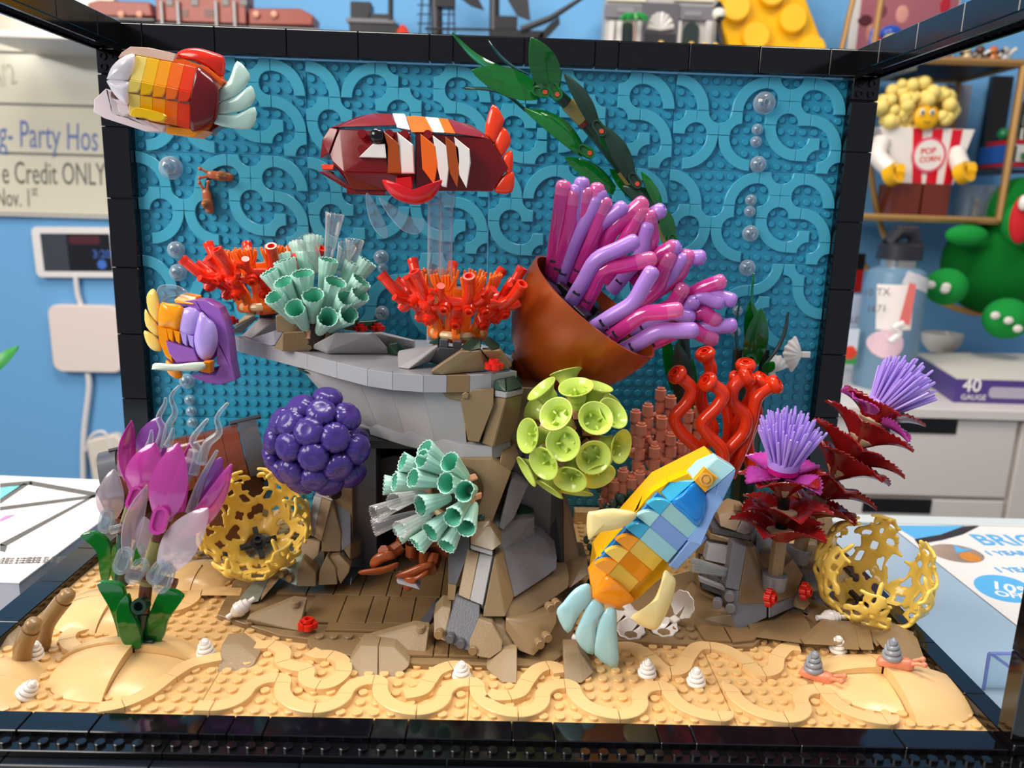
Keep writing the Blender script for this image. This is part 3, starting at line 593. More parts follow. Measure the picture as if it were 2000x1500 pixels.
for u, v in [(857, 1239), (879, 1247), (900, 1257), (924, 1270), (1054, 1258), (1069, 1245), (1075, 1187), (1088, 1180)]:
    Y = Yr(v, -.35); arch.add('stud', MB().lathe([(.3, -.4), (.3, .16), (.27, .2)], 14, frame(P(u, v, Y), (-.15 if u < 930 else .3, -1, .1))), DTAN if u < 870 or u > 910 else DGRAY)
# tower behind the right leg
arch.add('tower', hullpx([(1044, 955, 17), (1100, 968, 18), (1102, 1108, 16.5), (1062, 1100, 15.5), (1044, 1050, 15.5)], 4, .04), plastic('tower_dark_grey', '#46443f', .3))
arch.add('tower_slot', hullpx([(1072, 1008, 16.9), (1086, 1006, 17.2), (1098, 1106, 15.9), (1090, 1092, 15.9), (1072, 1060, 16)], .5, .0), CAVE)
arch.add('tower_side', hullpx([(1100, 975, 17.9), (1116, 1001, 18.2), (1132, 1085, 17), (1122, 1110, 16.5), (1101, 1108, 16.4)], 3, .04), DTAN)
arch.add('tower_side', hullpx([(1122, 1087, 16.8), (1146, 1090, 16.8), (1152, 1120, 15.5), (1112, 1150, 13.8), (1100, 1112, 15.8)], 3, .04), DTAN)
arch.add('tower_core', MB().bbox(0, 5.6, 16, 24, .62, 14, .05), DGRAY)
arch.add('tower_top', MB().bbox(1.5, 5, 15.8, 23, 12, 16.6, .05), DTAN)
# left leg
Yl = lambda v: 15+(1146-v)*.008
def lpiece(name, mat, t, pts, o=0): return arch.add(name, hullpx([(u, v, Yl(v)+(q[0] if q else 0)+o) for u, v, *q in pts], t, .05), mat)
lpiece('pillar', GD, 4, [(652, 940, 1), (685, 930, 1.4), (685, 1062, .4), (668, 1076, .2), (664, 1034, .4)])
lpiece('pillar', T, 2.5, [(664, 1063, .3), (685, 1062, .4), (704, 1058, 1.4), (702, 1086, 1.2), (684, 1094, .2)])
lpiece('pillar', DGRAY, 3, [(666, 1070, .4), (704, 1084, 1.4), (704, 1108, 1.2), (684, 1108, .2), (668, 1098, .2)])
lpiece('cap', T, 3, [(618, 945, .6), (650, 955, .3), (651, 972, .2), (640, 974, .2), (618, 962, .5)])
lpiece('cap', GRAY, 3, [(617, 960, .5), (650, 974, .2), (650, 982, .1), (617, 970, .5)])
lpiece('slope', GRAYR, 1.6, [(613, 969, .2), (629, 973, .1), (612, 1048, 0), (596, 1042, .2)])
lpiece('slope', DTANR, 1.6, [(629, 973, .1), (648, 979, 0), (628, 1058, -.1), (612, 1048, 0)])
lpiece('slope', T, 2, [(648, 979, .2), (654, 984, .4), (667, 1040, .3), (666, 1078, .2), (628, 1078, .1), (628, 1055, 0)])
lpiece('slope', DTANR, 1.6, [(590, 1051, .3), (626, 1058, .1), (622, 1084, 0), (606, 1102, -.1), (585, 1088, .1)])
lpiece('slope', plastic('sand_green_slope', '#8f9a88', .4), 1.3, [(549, 1107, .4), (571, 1085, .8), (592, 1089, .6), (581, 1118, 0), (580, 1146, -.4), (548, 1131, .2)], -1.2)
lpiece('slope', DTAN, 1.3, [(592, 1089, .6), (617, 1118, 0), (617, 1146, -.2), (581, 1146, -.4), (581, 1118, -.2)], -1.2)
lpiece('slope', DTAN, 1.4, [(623, 1118, 0), (638, 1085, .5), (656, 1110, .2), (659, 1142, 0), (621, 1144, -.2)], -1)
lpiece('slope', DTAN, 1.4, [(642, 1088, .7), (662, 1082, 1), (684, 1106, .6), (682, 1118, .4), (665, 1142, .1), (659, 1120, .2)], -1)
for u, v in [(551, 1121), (567, 1129)]: arch.add('stud', MB().lathe([(.3, -.4), (.3, .16), (.27, .2)], 14, frame(P(u, v, Yl(v)-1.3), (-.5, -1, .1))), DTAN)
arch.add('foot', hullpx([(668, 1139, 'z.65'), (684, 1144, 'z.65'), (712, 1104, 'z1.4'), (690, 1100, 'z1.8')], 1.5, .03), DGRAY)
arch.add('leg_core', MB().bbox(-12, -9.7, 17, 23, .62, 12, .05), DTAN)
arch.add('leg_core', MB().bbox(-9.8, -8, 18, 23, .62, 12.5, .05), DGRAY)
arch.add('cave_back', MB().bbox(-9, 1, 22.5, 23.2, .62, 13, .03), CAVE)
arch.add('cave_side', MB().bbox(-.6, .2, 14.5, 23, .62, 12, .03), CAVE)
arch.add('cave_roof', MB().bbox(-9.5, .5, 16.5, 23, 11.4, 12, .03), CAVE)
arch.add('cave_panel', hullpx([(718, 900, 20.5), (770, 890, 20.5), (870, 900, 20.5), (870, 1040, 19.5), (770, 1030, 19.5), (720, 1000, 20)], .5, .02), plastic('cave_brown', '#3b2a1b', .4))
# stones lying on the slab
def sstone(label, pieces, studs=()): return stone(label, pieces, studs, group='stones on the slab')
sstone('wide low grey wedge stone in the middle of the slab', [([(604, 678, 'z18.3'), (640, 686, 'z18.3'), (640, 691, 'z18.02'), (758, 691, 'z18.02'), (758, 685, 'z18.3'), (726, 652, 'z19.9'), (656, 650, 'z19.9'), (630, 664, 'z19.2')], .8, GRAYR), ([(726, 652, 'z19.7'), (742, 651, 'z19.7'), (808, 667, 'z18.8'), (810, 679, 'z18.1'), (760, 684, 'z18.1')], .8, GRAYR)])
sstone('dark green corner slope at the right end of the wide grey stone', [([(758, 672, 'z18.9'), (776, 670, 'z19'), (791, 684, 'z18.4'), (776, 694, 'z18.05'), (758, 691, 'z18.05')], .7, DGREEN)])
sstone('tan peaked stone with a stud before the upper mint coral', [([(538, 616, 'z20.9'), (574, 616, 'z20.9'), (593, 647, 'z19.6'), (572, 651, 'z19.5'), (540, 648, 'z19.6')], 1.2, DTANR), ([(553, 650, 'z19.6'), (571, 650, 'z19.6'), (594, 648, 'z19.7'), (610, 680, 'z18.3'), (604, 686, 'z18.02'), (552, 686, 'z18.02'), (535, 679, 'z18.2')], 1.2, DTANR)], [(557, 613, 'z20.9')])
sstone('flat pale grey wedge stone left of the tan peak on the slab', [([(490, 662, 'z18.3'), (534, 647, 'z19'), (553, 649, 'z18.9'), (537, 674, 'z18.1'), (528, 675, 'z18.02'), (490, 667, 'z18.02')], .6, plastic('pale_blue_grey', '#b4b8c8', .25))])
sstone('grey slope stone under the left red coral', [([(473, 655, 'z18.05'), (506, 622, 'z19.6'), (538, 624, 'z19.6'), (536, 646, 'z18.6'), (490, 662, 'z18.02')], .8, GRAYR)])
sstone('dark grey strip stone at the far left of the slab', [([(453, 645, 'z18.3'), (453, 650, 'z18.02'), (492, 620, 'z19.7'), (504, 620, 'z19.7'), (470, 651, 'z18.05')], .4, DGRAY)])
sstone('tan slope stone behind the dark strip at the slab tip', [([(460, 634, 'z18.6'), (478, 615, 'z19.5'), (496, 617, 'z19.5'), (490, 622, 'z19.2'), (458, 640, 'z18.3')], .8, DTANR), ([(478, 612, 'z19.5'), (496, 601, 'z20.1'), (497, 616, 'z19.4')], .8, DGREEN)])
sstone('dark grey post stone carrying the left red coral', [([(506, 608, 'z20.3'), (540, 608, 'z20.3'), (540, 626, 'z19.3'), (506, 626, 'z19.3')], 1.8, DGRAY)])
sstone('dark green ridge stones behind the pair of red flowers', [([(649, 640, 'z19.8'), (664, 626, 'z20.2'), (700, 623, 'z20.4'), (692, 646, 'z19.5'), (664, 644, 'z19.5')], .8, DGREEN), ([(700, 628, 'z20.2'), (737, 626, 'z20.3'), (740, 644, 'z19.5'), (704, 646, 'z19.5')], .8, DGREEN)])
sstone('small dark green slope beside the stem of the upper mint coral', [([(616, 654, 'z19.2'), (630, 646, 'z19.4'), (640, 652, 'z19.2'), (628, 667, 'z18.4'), (616, 668, 'z18.3')], .6, DGREEN)])
sstone('grey slope stone left of the right red coral', [([(776, 689, 'z18.6'), (854, 675, 'z19.7'), (857, 680, 'z19.5'), (838, 709, 'z18.2'), (798, 721, 'z18.02'), (777, 718, 'z18.02')], .9, GRAYR), ([(857, 679, 'z19.6'), (900, 682, 'z19.5'), (878, 712, 'z18.1'), (858, 713, 'z18.05'), (838, 708, 'z18.2')], .9, DGRAYR)])
sstone('tan wedge stones below the right red coral', [([(842, 725, 'z18.3'), (842, 730, 'z18.05'), (900, 686, 'z19.7'), (938, 685, 'z19.7'), (956, 706, 'z18.7'), (950, 724, 'z18.1'), (865, 732, 'z18.02')], 1, DTANR), ([(941, 685, 'z19.7'), (977, 684, 'z19.7'), (1000, 715, 'z18.4'), (982, 723, 'z18.05'), (960, 708, 'z18.5')], 1.2, DTANR)])
sstone('dark green slopes at the foot of the right red coral', [([(900, 680, 'z19.8'), (920, 661, 'z20.4'), (940, 664, 'z20.3'), (939, 681, 'z19.8'), (918, 686, 'z19.7')], .9, DGREEN), ([(942, 667, 'z20.3'), (956, 661, 'z20.4'), (977, 678, 'z19.8'), (961, 685, 'z19.7')], .9, DGREEN), ([(837, 671, 'z19.7'), (857, 658, 'z20.3'), (858, 675, 'z19.6')], .8, DGREEN)])
sstone('dark grey blocks carrying the right red coral', [([(858, 663, 'z20.2'), (875, 664, 'z20.2'), (875, 681, 'z19.5'), (858, 680, 'z19.5')], 1.2, DGRAY), ([(884, 667, 'z20.2'), (901, 668, 'z20.2'), (901, 682, 'z19.5'), (884, 681, 'z19.5')], 1.2, DGRAY)])

# ------------------------------------------------------------------ lattice-walled rock at the right
rk = Thing('lattice_rock', 'grey and tan rock with a barred opening carrying the thistle plants', 'rock', (22, 15, .6))
Yq = lambda v: 10.8+(1229-v)*.012
def rp(name, mat, t, pts, bev=.04): return rk.add(name, hullpx([(u, v, q[0] if q and isinstance(q[0], str) else Yq(v)+(q[0] if q else 0)) for u, v, *q in pts], t, bev), mat)
rp('corner_strip', GD, 1.2, [(1432, 1062), (1459, 1068), (1444, 1154), (1417, 1148)])
rp('slope', T, 3, [(1459, 1068), (1473, 1066, .6), (1494, 1144, .6), (1498, 1180, .5), (1442, 1180, -.1), (1444, 1154)])
rp('base_brick', GD, 3, [(1415, 1150, .3), (1443, 1154), (1442, 1180), (1498, 1180, .6), (1498, 1206, .5), (1444, 1232), (1437, 1229), (1414, 1171, .8)])
rp('slope', T, 3, [(1494, 1145, .8), (1548, 1091, 2.4), (1569, 1124, 2.4), (1552, 1165, 2), (1499, 1183, .6)])
rp('base_brick', GD, 3, [(1502, 1184, .7), (1552, 1165, 2), (1551, 1186, 1.9), (1502, 1208, .6)])
rp('wedge', DTAN, 1.6, [(1339, 1182, 2), (1359, 1155, 2.4), (1438, 1200, 0), (1437, 1229, 0), (1336, 1209, 1.6)])
rp('slope', T, 2, [(1473, 1066, .8), (1494, 1143, .7), (1506, 1140, 1.5), (1482, 1074, 2.4)])
rp('bar', GRAY, .5, [(1366, 1128, 1.6), (1417, 1148, .3), (1417, 1156, .3), (1366, 1137, 1.6)])
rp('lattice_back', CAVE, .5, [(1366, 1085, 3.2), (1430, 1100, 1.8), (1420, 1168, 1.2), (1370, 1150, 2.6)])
rp('brown_plate', T, 1, [(1376, 1096, 2), (1422, 1108, .8), (1421, 1118, .8), (1374, 1104, 2)])
rp('roof_tile', GRAY, .8, [(1384, 1064, 2), (1430, 1074, .7), (1423, 1104, .6), (1377, 1094, 1.9)])
rp('beam', T, 3, [(1386, 1042, 2.2), (1470, 1057, .8), (1462, 1068, .6), (1386, 1053, 2.2)])
rp('slab', DGRAY, 3, [(1390, 1029, 2.2), (1463, 1045, .6), (1480, 1020, 2), (1474, 1038, 1.4), (1463, 1056, .6), (1390, 1041, 2.2)])
rp('top_stone', DTANR, 1.6, [(1403, 1005, 2.2), (1432, 987, 2.6), (1458, 994, 2), (1438, 1038, .9), (1407, 1028, 1.6)])
rp('top_stone', GRAYR, 1.4, [(1464, 991, 2.2), (1482, 1018, 1.8), (1463, 1046, .7), (1438, 1039, .9)])
rp('back_wall', GD, 1.5, [(1480, 1035, 3), (1505, 1040, 4), (1515, 1130, 3.4), (1490, 1130, 2.4), (1476, 1070, 2)])
rp('back_wall', GRAY, 1.5, [(1495, 1040, 4), (1540, 1050, 5), (1548, 1092, 4), (1520, 1120, 3)])
rp('wedge', T, 1.2, [(1482, 1082, 2), (1486, 1074, 2.4), (1504, 1094, 2.4), (1500, 1110, 1.8), (1488, 1115, 1.4)])
rk.add('core', MB().bbox(17.5, 22.5, 14.5, 18, .62, 4.6, .05), DTAN)
rk.add('stud', MB().lathe([(.3, -.2), (.3, .16), (.27, .2)], 14, frame(P(1441, 990, 15.6), (0, 0, 1))), DTANR)
for u, v in [(1401, 1178), (1425, 1165), (1427, 1187)]: rk.add('stud', MB().lathe([(.36, -.3), (.36, .2), (.32, .24)], 16, frame(P(u, v, Yq(v)-.25), (-.4, -1, 0))), GD)
rp('pyramid', DTANR, 1.0, [(1551, 1186, 1.4), (1553, 1165, 1.8), (1562, 1158, 2.2), (1583, 1179, 1.8), (1571, 1192, 1)])
col = Thing('rock_column', 'tan stepped rock column behind the thistles at the right rear', 'rock', (28, 22, 0))
def cp(mat, t, pts): col.add('brick', hullpx(pts, t, .04), mat)
cp(T, 2, [(1592, 1010, 22.5), (1607, 1010, 22.5), (1612, 1045, 21.5), (1598, 1045, 21.5)]); cp(T, 2, [(1607, 1010, 22.5), (1625, 1010, 22.5), (1632, 1045, 21.5), (1612, 1045, 21.5)])
cp(T, 2, [(1575, 1028, 21.5), (1592, 1030, 21.5), (1597, 1062, 20.5), (1575, 1062, 20.5)]); cp(T, 2, [(1577, 1064, 20), (1597, 1064, 20), (1600, 1094, 19), (1581, 1094, 19)])
cp(T, 2.4, [(1561, 1095, 18.6), (1600, 1095, 18.6), (1600, 1120, 17.6), (1571, 1120, 17.6)]); cp(DTAN, 2.4, [(1569, 1122, 17), (1602, 1122, 17), (1614, 1155, 14.8), (1581, 1155, 14.8)])
cp(DGRAY, 2, [(1570, 1000, 22.6), (1592, 1008, 22.6), (1592, 1030, 21.8), (1570, 1030, 21.8)])
cp(DTAN, 4, [(1597, 1046, 22), (1634, 1046, 22), (1640, 1130, 20), (1600, 1130, 20)])
col.add('axle', MB().tube([P(1596, 1003, 24), P(1628, 1003, 24)], .38, 10), DGRAY)
# ------------------------------------------------------------------ red corals
CORED = plastic('coral_red', '#ea3216', .16); CORANGE = plastic('coral_orange', '#f4741b', .18); BARTAN = plastic('bar_tan', '#d8bb86', .22)
br = MB().tube(spline([(0, 0, -.1), (0, 0, .8), (.05, .05, 1.5)], 3), [.36, .34, .36, .4, .42, .44, .44], 10)
br.hull([(-.22, -.75, 1.2), (-.22, .75, 1.3), (.22, -.75, 1.2), (.22, .75, 1.3), (-.2, -.9, 1.9), (-.2, .9, 1.9), (.2, -.9, 1.9), (.2, .9, 1.9), (-.25, 0, .7), (.25, 0, .7), (-.2, -.5, 2.1), (.2, .5, 2.1)], .12)
def horn(mb, pts, r, hollow=True, n=10):
    q = spline(pts, 4); mb.tube(q, r, n); d = (q[-1]-q[-2]).normalized()
    if hollow: mb.lathe([(r, -.1), (r*1.08, .0), (r*1.08, .28), (r*.68, .28), (r*.62, .05)], 12, frame(q[-1], d))
horn(br, [(0, .5, 1.6), (.05, .85, 2.5), (0, .8, 3.7)], .36); horn(br, [(0, -.5, 1.6), (0, -.95, 2.3), (.05, -.95, 3.1)], .27, False)
horn(br, [(0, -.9, 2.2), (.1, -1.4, 2.6), (.15, -1.65, 2.75)], .2, False); horn(br, [(0, .8, 1.6), (.1, 1.4, 1.9), (.1, 1.75, 2.3)], .24, False)
horn(br, [(0, -.6, 1.5), (.2, -1.2, 1.4), (.25, -1.5, 1.3)], .22, False)
for y, z in ((0, .15), (-.75, 1.5), (.85, 1.45)): br.lathe([(.44, -.15), (.44, .42), (.3, .42), (.3, .62), (.17, .62), (.17, .45)], 12, frame((.1, y, z), (1, 0, 0)))
brm = br.mesh('coral_branch', 50); brm.materials.append(CORED)
fg = MB()
for k in range(7):
    y = -.8+.27*k; fg.tube([(0, y*.6, 0), (.05*(k % 2), y, .55), (.1*((k % 3)-1), y*1.15, .95+.12*(k % 3))], [.17, .15, .13], 6).ball((.1*((k % 3)-1), y*1.15, .98+.12*(k % 3)), .12, nu=6, nv=5)
fg.hull([(-.1, -.5, -1.6), (.1, -.5, -1.6), (-.1, .5, -1.6), (.1, .5, -1.6), (-.1, -.75, .2), (.1, -.75, .2), (-.1, .75, .2), (.1, .75, .2)], .04)
fgm = fg.mesh('coral_fringe', 50); fgm.materials.append(CORANGE)
def red_coral(label, u, v, Y, sc_, lean, nb=8, a0=.2):
    b = P(u, v, Y); B = frame(b, lean, (1, 0, 0)) @ Matrix.Scale(sc_, 4)
    t = Thing('red_coral', label, 'coral', b, 'red branching corals')
    t.add('hub', MB().lathe([(.85, 0), (.85, .5), (1.0, .5), (1.0, 4.2), (.6, 4.2)], 18), CORANGE, B)
    for zz, rr in ((.75, 1.85), (3.1, 2.1)):
        for k in range(8):
            a = a0+2*PI*k/8; q = [(rr*math.cos(a+s*.62), rr*math.sin(a+s*.62), zz) for s in (.15, .35, .5, .65, .85, 1.1)]
            t.add('bar', MB().tube(q, .34, 10), BARTAN, B)
    for k in range(nb):
        a = a0+2*PI*k/nb; ca, sa = math.cos(a), math.sin(a)
        t.add('arm', MB().lathe([(.5, -.3), (.5, .3)], 12, frame((1.85*ca, 1.85*sa, .75), (-sa, ca, 0))).tube([(1.85*ca, 1.85*sa, .6), (2.15*ca, 2.15*sa, 1.6), (2.75*ca, 2.75*sa, 2.5)], .36, 10), CORANGE, B)
        M = B @ Matrix.Translation((2.5*ca, 2.5*sa, 2.05)) @ Matrix.Rotation(a, 4, 'Z') @ Matrix.Rotation(.66+.16*math.sin(k*2.3), 4, 'Y') @ Matrix.Rotation(.25*math.sin(k*5.1), 4, 'Z') @ Matrix.Scale(1.14, 4)
        t.add('branch', brm, CORED, M)
        a2 = a+PI/nb
        t.add('fringe', fgm, CORANGE, B @ Matrix.Translation((2.7*math.cos(a2), 2.7*math.sin(a2), 4.3)) @ Matrix.Rotation(a2, 4, 'Z') @ Matrix.Rotation(.35, 4, 'Y'))
red_coral('red and orange branching coral on the right end of the grey slab', 893, 668, 17.2, .95, (.02, 0, 1), a0=-PI/2)
red_coral('red and orange branching coral half hidden behind the upper mint coral', 522, 612, 25.2, 1.0, (-.1, 0, 1), a0=-PI/2+.3)

# ------------------------------------------------------------------ mint tube corals
MINT = plastic('mint_abs', '#b4e0d0', .32); MINTI = plastic('mint_throat_lit', '#69c8a8', .35); NOUGAT = plastic('light_nougat', '#e3a584', .3)  # throat is the same mint, coloured deeper for light passing through the wall
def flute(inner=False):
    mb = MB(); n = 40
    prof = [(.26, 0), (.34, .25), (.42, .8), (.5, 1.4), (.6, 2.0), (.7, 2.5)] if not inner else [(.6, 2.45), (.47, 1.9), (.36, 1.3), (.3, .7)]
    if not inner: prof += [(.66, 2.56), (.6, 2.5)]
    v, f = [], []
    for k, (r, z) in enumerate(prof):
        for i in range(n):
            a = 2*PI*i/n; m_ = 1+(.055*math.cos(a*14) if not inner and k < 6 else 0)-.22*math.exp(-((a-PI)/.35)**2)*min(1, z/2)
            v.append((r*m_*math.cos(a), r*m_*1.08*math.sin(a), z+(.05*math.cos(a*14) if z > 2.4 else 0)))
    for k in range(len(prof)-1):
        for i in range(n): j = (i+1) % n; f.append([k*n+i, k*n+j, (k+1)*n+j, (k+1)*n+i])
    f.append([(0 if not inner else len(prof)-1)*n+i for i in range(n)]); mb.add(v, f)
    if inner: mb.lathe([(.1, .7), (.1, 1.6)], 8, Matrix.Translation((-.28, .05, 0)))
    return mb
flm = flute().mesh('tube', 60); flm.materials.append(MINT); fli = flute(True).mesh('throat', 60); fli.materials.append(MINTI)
CLEARM = trans('clear_tube', '#f6f6f6', .1, .05, '#f4f0f0', .7)
def radial(C0, R, u, v, back=False, Ymul=1, zk=1.0):
    """direction from centre C0 to the head seen at pixel (u,v) on a ball of radius R"""
    k = spp(C0); c2 = (C0-CLOC); pu = 1000+CF*c2.dot(CR)/c2.dot(CFW); pv = 750-CF*c2.dot(CU)/c2.dot(CFW)
    x, y = (u-pu)*k, (pv-v)*k; rho = math.hypot(x, y); z = math.sqrt(max(.04*R*R, R*R-rho*rho))
    d = CR*x+CU*y-CFW*(z*zk*(-1 if back else 1)); return d
def mint_coral(label, C0, R, mouths, clears, stem, axis, bias, L=2.5):
    t = Thing('mint_coral', label, 'coral', C0, 'mint tube corals')
    t.add('core', MB().ball(C0, R*.34), plastic('core_brown', '#3a2a1c', .4))
    for (u, v, *b) in mouths:
        d = radial(C0, R, u, v, bool(b), zk=.75); n = (d+CR*bias[0]+CU*bias[1]).normalized(); s = R/5.6*1.06
        M = frame(C0+d-n*L*s, n, CR*random.uniform(-1, 1)+CU*random.uniform(-1, 1)) @ Matrix.Scale(s, 4)
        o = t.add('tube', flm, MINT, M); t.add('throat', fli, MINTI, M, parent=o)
    for (u, v, u0, v0) in clears:
        p = C0+radial(C0, R*1.2, u, v)*1.0; q = C0+radial(C0, R*.6, u0, v0); n = (p-q).normalized(); s = (p-q).length/2.55
        M = frame(q, n, CU) @ Matrix.Diagonal((.9*R/5.6, .9*R/5.6, s, 1)); t.add('clear_tube', flm, CLEARM, M, label='clear fluted tube')
    ax = Vector(axis).normalized()
    for off, rr in ((.0, .27), (.2, .32)):
        M = frame(C0+ax*off*R, ax)
        for k in range(8):
            q = [(rr*R*math.cos(2*PI*(k+s)/8), rr*R*math.sin(2*PI*(k+s)/8), 0) for s in (.08, .25, .4, .6, .75, .92)]
            t.add('bar', MB().tube(q, .32, 8), BARTAN, M)
            t.add('clip', MB().bbox(rr*R-.42, rr*R+.42, -.24, .24, -.4, .4, .08), NOUGAT, M @ Matrix.Rotation(2*PI*k/8, 4, 'Z'))
    if stem: t.add('stem', MB().tube([C0-ax*.3*R]+[PT(*q) for q in stem], .55, 12), plastic('stem_green', '#2c3a2c', .35)); t.add('collar', MB().lathe([(.9, -.2), (1.1, .3), (.8, .6)], 12, frame(C0-ax*.52*R, ax)), NOUG)
    return t
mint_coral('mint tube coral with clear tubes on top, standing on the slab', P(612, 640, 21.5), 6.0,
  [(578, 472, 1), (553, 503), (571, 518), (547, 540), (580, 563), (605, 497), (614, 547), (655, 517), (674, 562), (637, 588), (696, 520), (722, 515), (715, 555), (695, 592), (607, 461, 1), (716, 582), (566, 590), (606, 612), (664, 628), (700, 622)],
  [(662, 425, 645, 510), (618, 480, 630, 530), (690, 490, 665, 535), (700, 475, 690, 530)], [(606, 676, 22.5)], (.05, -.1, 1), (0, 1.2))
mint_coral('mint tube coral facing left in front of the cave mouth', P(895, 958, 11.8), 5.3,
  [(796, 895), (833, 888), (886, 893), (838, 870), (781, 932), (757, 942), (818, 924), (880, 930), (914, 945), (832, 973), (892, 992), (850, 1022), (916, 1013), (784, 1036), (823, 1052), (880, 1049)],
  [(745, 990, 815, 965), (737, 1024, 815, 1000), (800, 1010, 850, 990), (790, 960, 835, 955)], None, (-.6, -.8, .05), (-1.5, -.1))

# ------------------------------------------------------------------ purple pumpkin coral and lime bell coral
PURP = plastic('dark_purple_abs', '#43307f', .2); MAG = plastic('magenta_abs', '#c2187e', .25)
pm = MB(); n = 72; v, f = [(0, 0, -.55)], []
for k in range(1, 12):
    th = PI*k/12
    for i in range(n):
        a = 2*PI*i/n; r = math.sin(th)*(1-.1*math.exp(-(((a*8/(2*PI)) % 1-.5)/.07)**2)*math.sin(th)**.6); z = -math.cos(th)*.68-.14*math.exp(-(th-PI)**2*6)
        v.append((r*math.cos(a), r*math.sin(a), z))
v.append((0, 0, .5)); Lx = len(v)-1
for i in range(n):
    j = (i+1) % n; f += [[0, 1+j, 1+i], [Lx, Lx-n+i, Lx-n+j]]
    for k in range(10): b = 1+k*n; f.append([b+i, b+j, b+n+j, b+n+i])
pm.add(v, f); pm.cyl(.5, -1.0, -.4, 14); pmm = pm.mesh('lobe', 60); pmm.materials.append(PURP)
C0 = P(630, 862, 13.0); t = Thing('purple_coral', 'round cluster coral of dark purple ribbed balls before the left leg of the arch', 'coral', C0)
t.add('core', MB().ball(C0, 2.0), plastic('core_black', '#17110f', .4))
for (u, v_, *b) in [(650, 768), (600, 787), (646, 797), (695, 806), (584, 817), (556, 817), (626, 835), (677, 848), (538, 855), (583, 866), (635, 887), (716, 875), (529, 895), (583, 920), (680, 910), (632, 935), (701, 932), (595, 945), (655, 948), (550, 922), (640, 820, 1), (690, 870, 1), (560, 870, 1), (600, 900, 1)]:
    d = radial(C0, 3.75, u, v_, bool(b)); nrm = d.normalized(); M = frame(C0+d-nrm*.35, nrm, CR) @ Matrix.Scale(1.06, 4)
    o = t.add('ball', pmm, PURP, M); t.add('stem', MB().tube([C0+d*.3, C0+d*.78], .36, 8), MAG)
t.add('arm', MB().tube([C0, P(650, 930, 15), P(655, 965, 16.5)], .5, 10), plastic('core_black', '#17110f', .4))
LIME = plastic('lime_abs', '#c6dc66', .18); LIMEI = plastic('lime_inner', '#a9cf3c', .2)
bl = MB().lathe([(.42, 0), (.45, .5), (.52, .52), (.55, .9), (.72, 1.15), (1.0, 1.42), (1.06, 1.44), (1.06, 1.5), (1.0, 1.5), (.7, 1.22), (.6, .98), (.56, .62), (0, .6)], 28)
for k in range(4): bl.box(.32, .58, -.05, .05, .6, 1.02, Matrix.Rotation(PI/2*k+.4, 4, 'Z'))
blm = bl.mesh('bell', 40); blm.materials.append(LIME)
C0 = P(1112, 850, 12.6); t = Thing('lime_coral', 'round coral of lime green bell cups right of the arch', 'coral', C0)
t.add('core', MB().ball(C0, 1.7), plastic('core_brown', '#3a2a1c', .4))
for (u, v_, *b) in [(1057, 760), (1120, 757), (1161, 755), (1081, 805), (1153, 813), (1030, 846), (1093, 858), (1204, 867), (1149, 884), (1059, 896), (1029, 917), (1107, 926), (1161, 921), (1071, 950), (1123, 957), (1188, 805), (1107, 728, 1), (1192, 790, 1), (1175, 900, 1), (1050, 800, 1)]:
    d = radial(C0, 4.0, u, v_, bool(b)); nrm = (d-CR*.9+CU*.2).normalized(); M = frame(C0+d-nrm*1.6, nrm, CR*math.cos(u)+CU*math.sin(u)) @ Matrix.Scale(1.13, 4)
    o = t.add('bell', blm, LIME, M); t.add('clip', MB().bbox(-.35, .35, -.35, .35, -.7, -.05, .06), NOUGAT, M, parent=o)
M = frame(C0, (.3, -.9, .2))
for k in range(8): t.add('bar', MB().tube([(2.0*math.cos(2*PI*(k+s)/8), 2.0*math.sin(2*PI*(k+s)/8), 0) for s in (.08, .3, .5, .7, .92)], .34, 8), BARTAN, M)
t.add('arm', MB().tube([C0, P(1060, 880, 14.5), P(1020, 900, 16.5)], .45, 10), DGRAY)

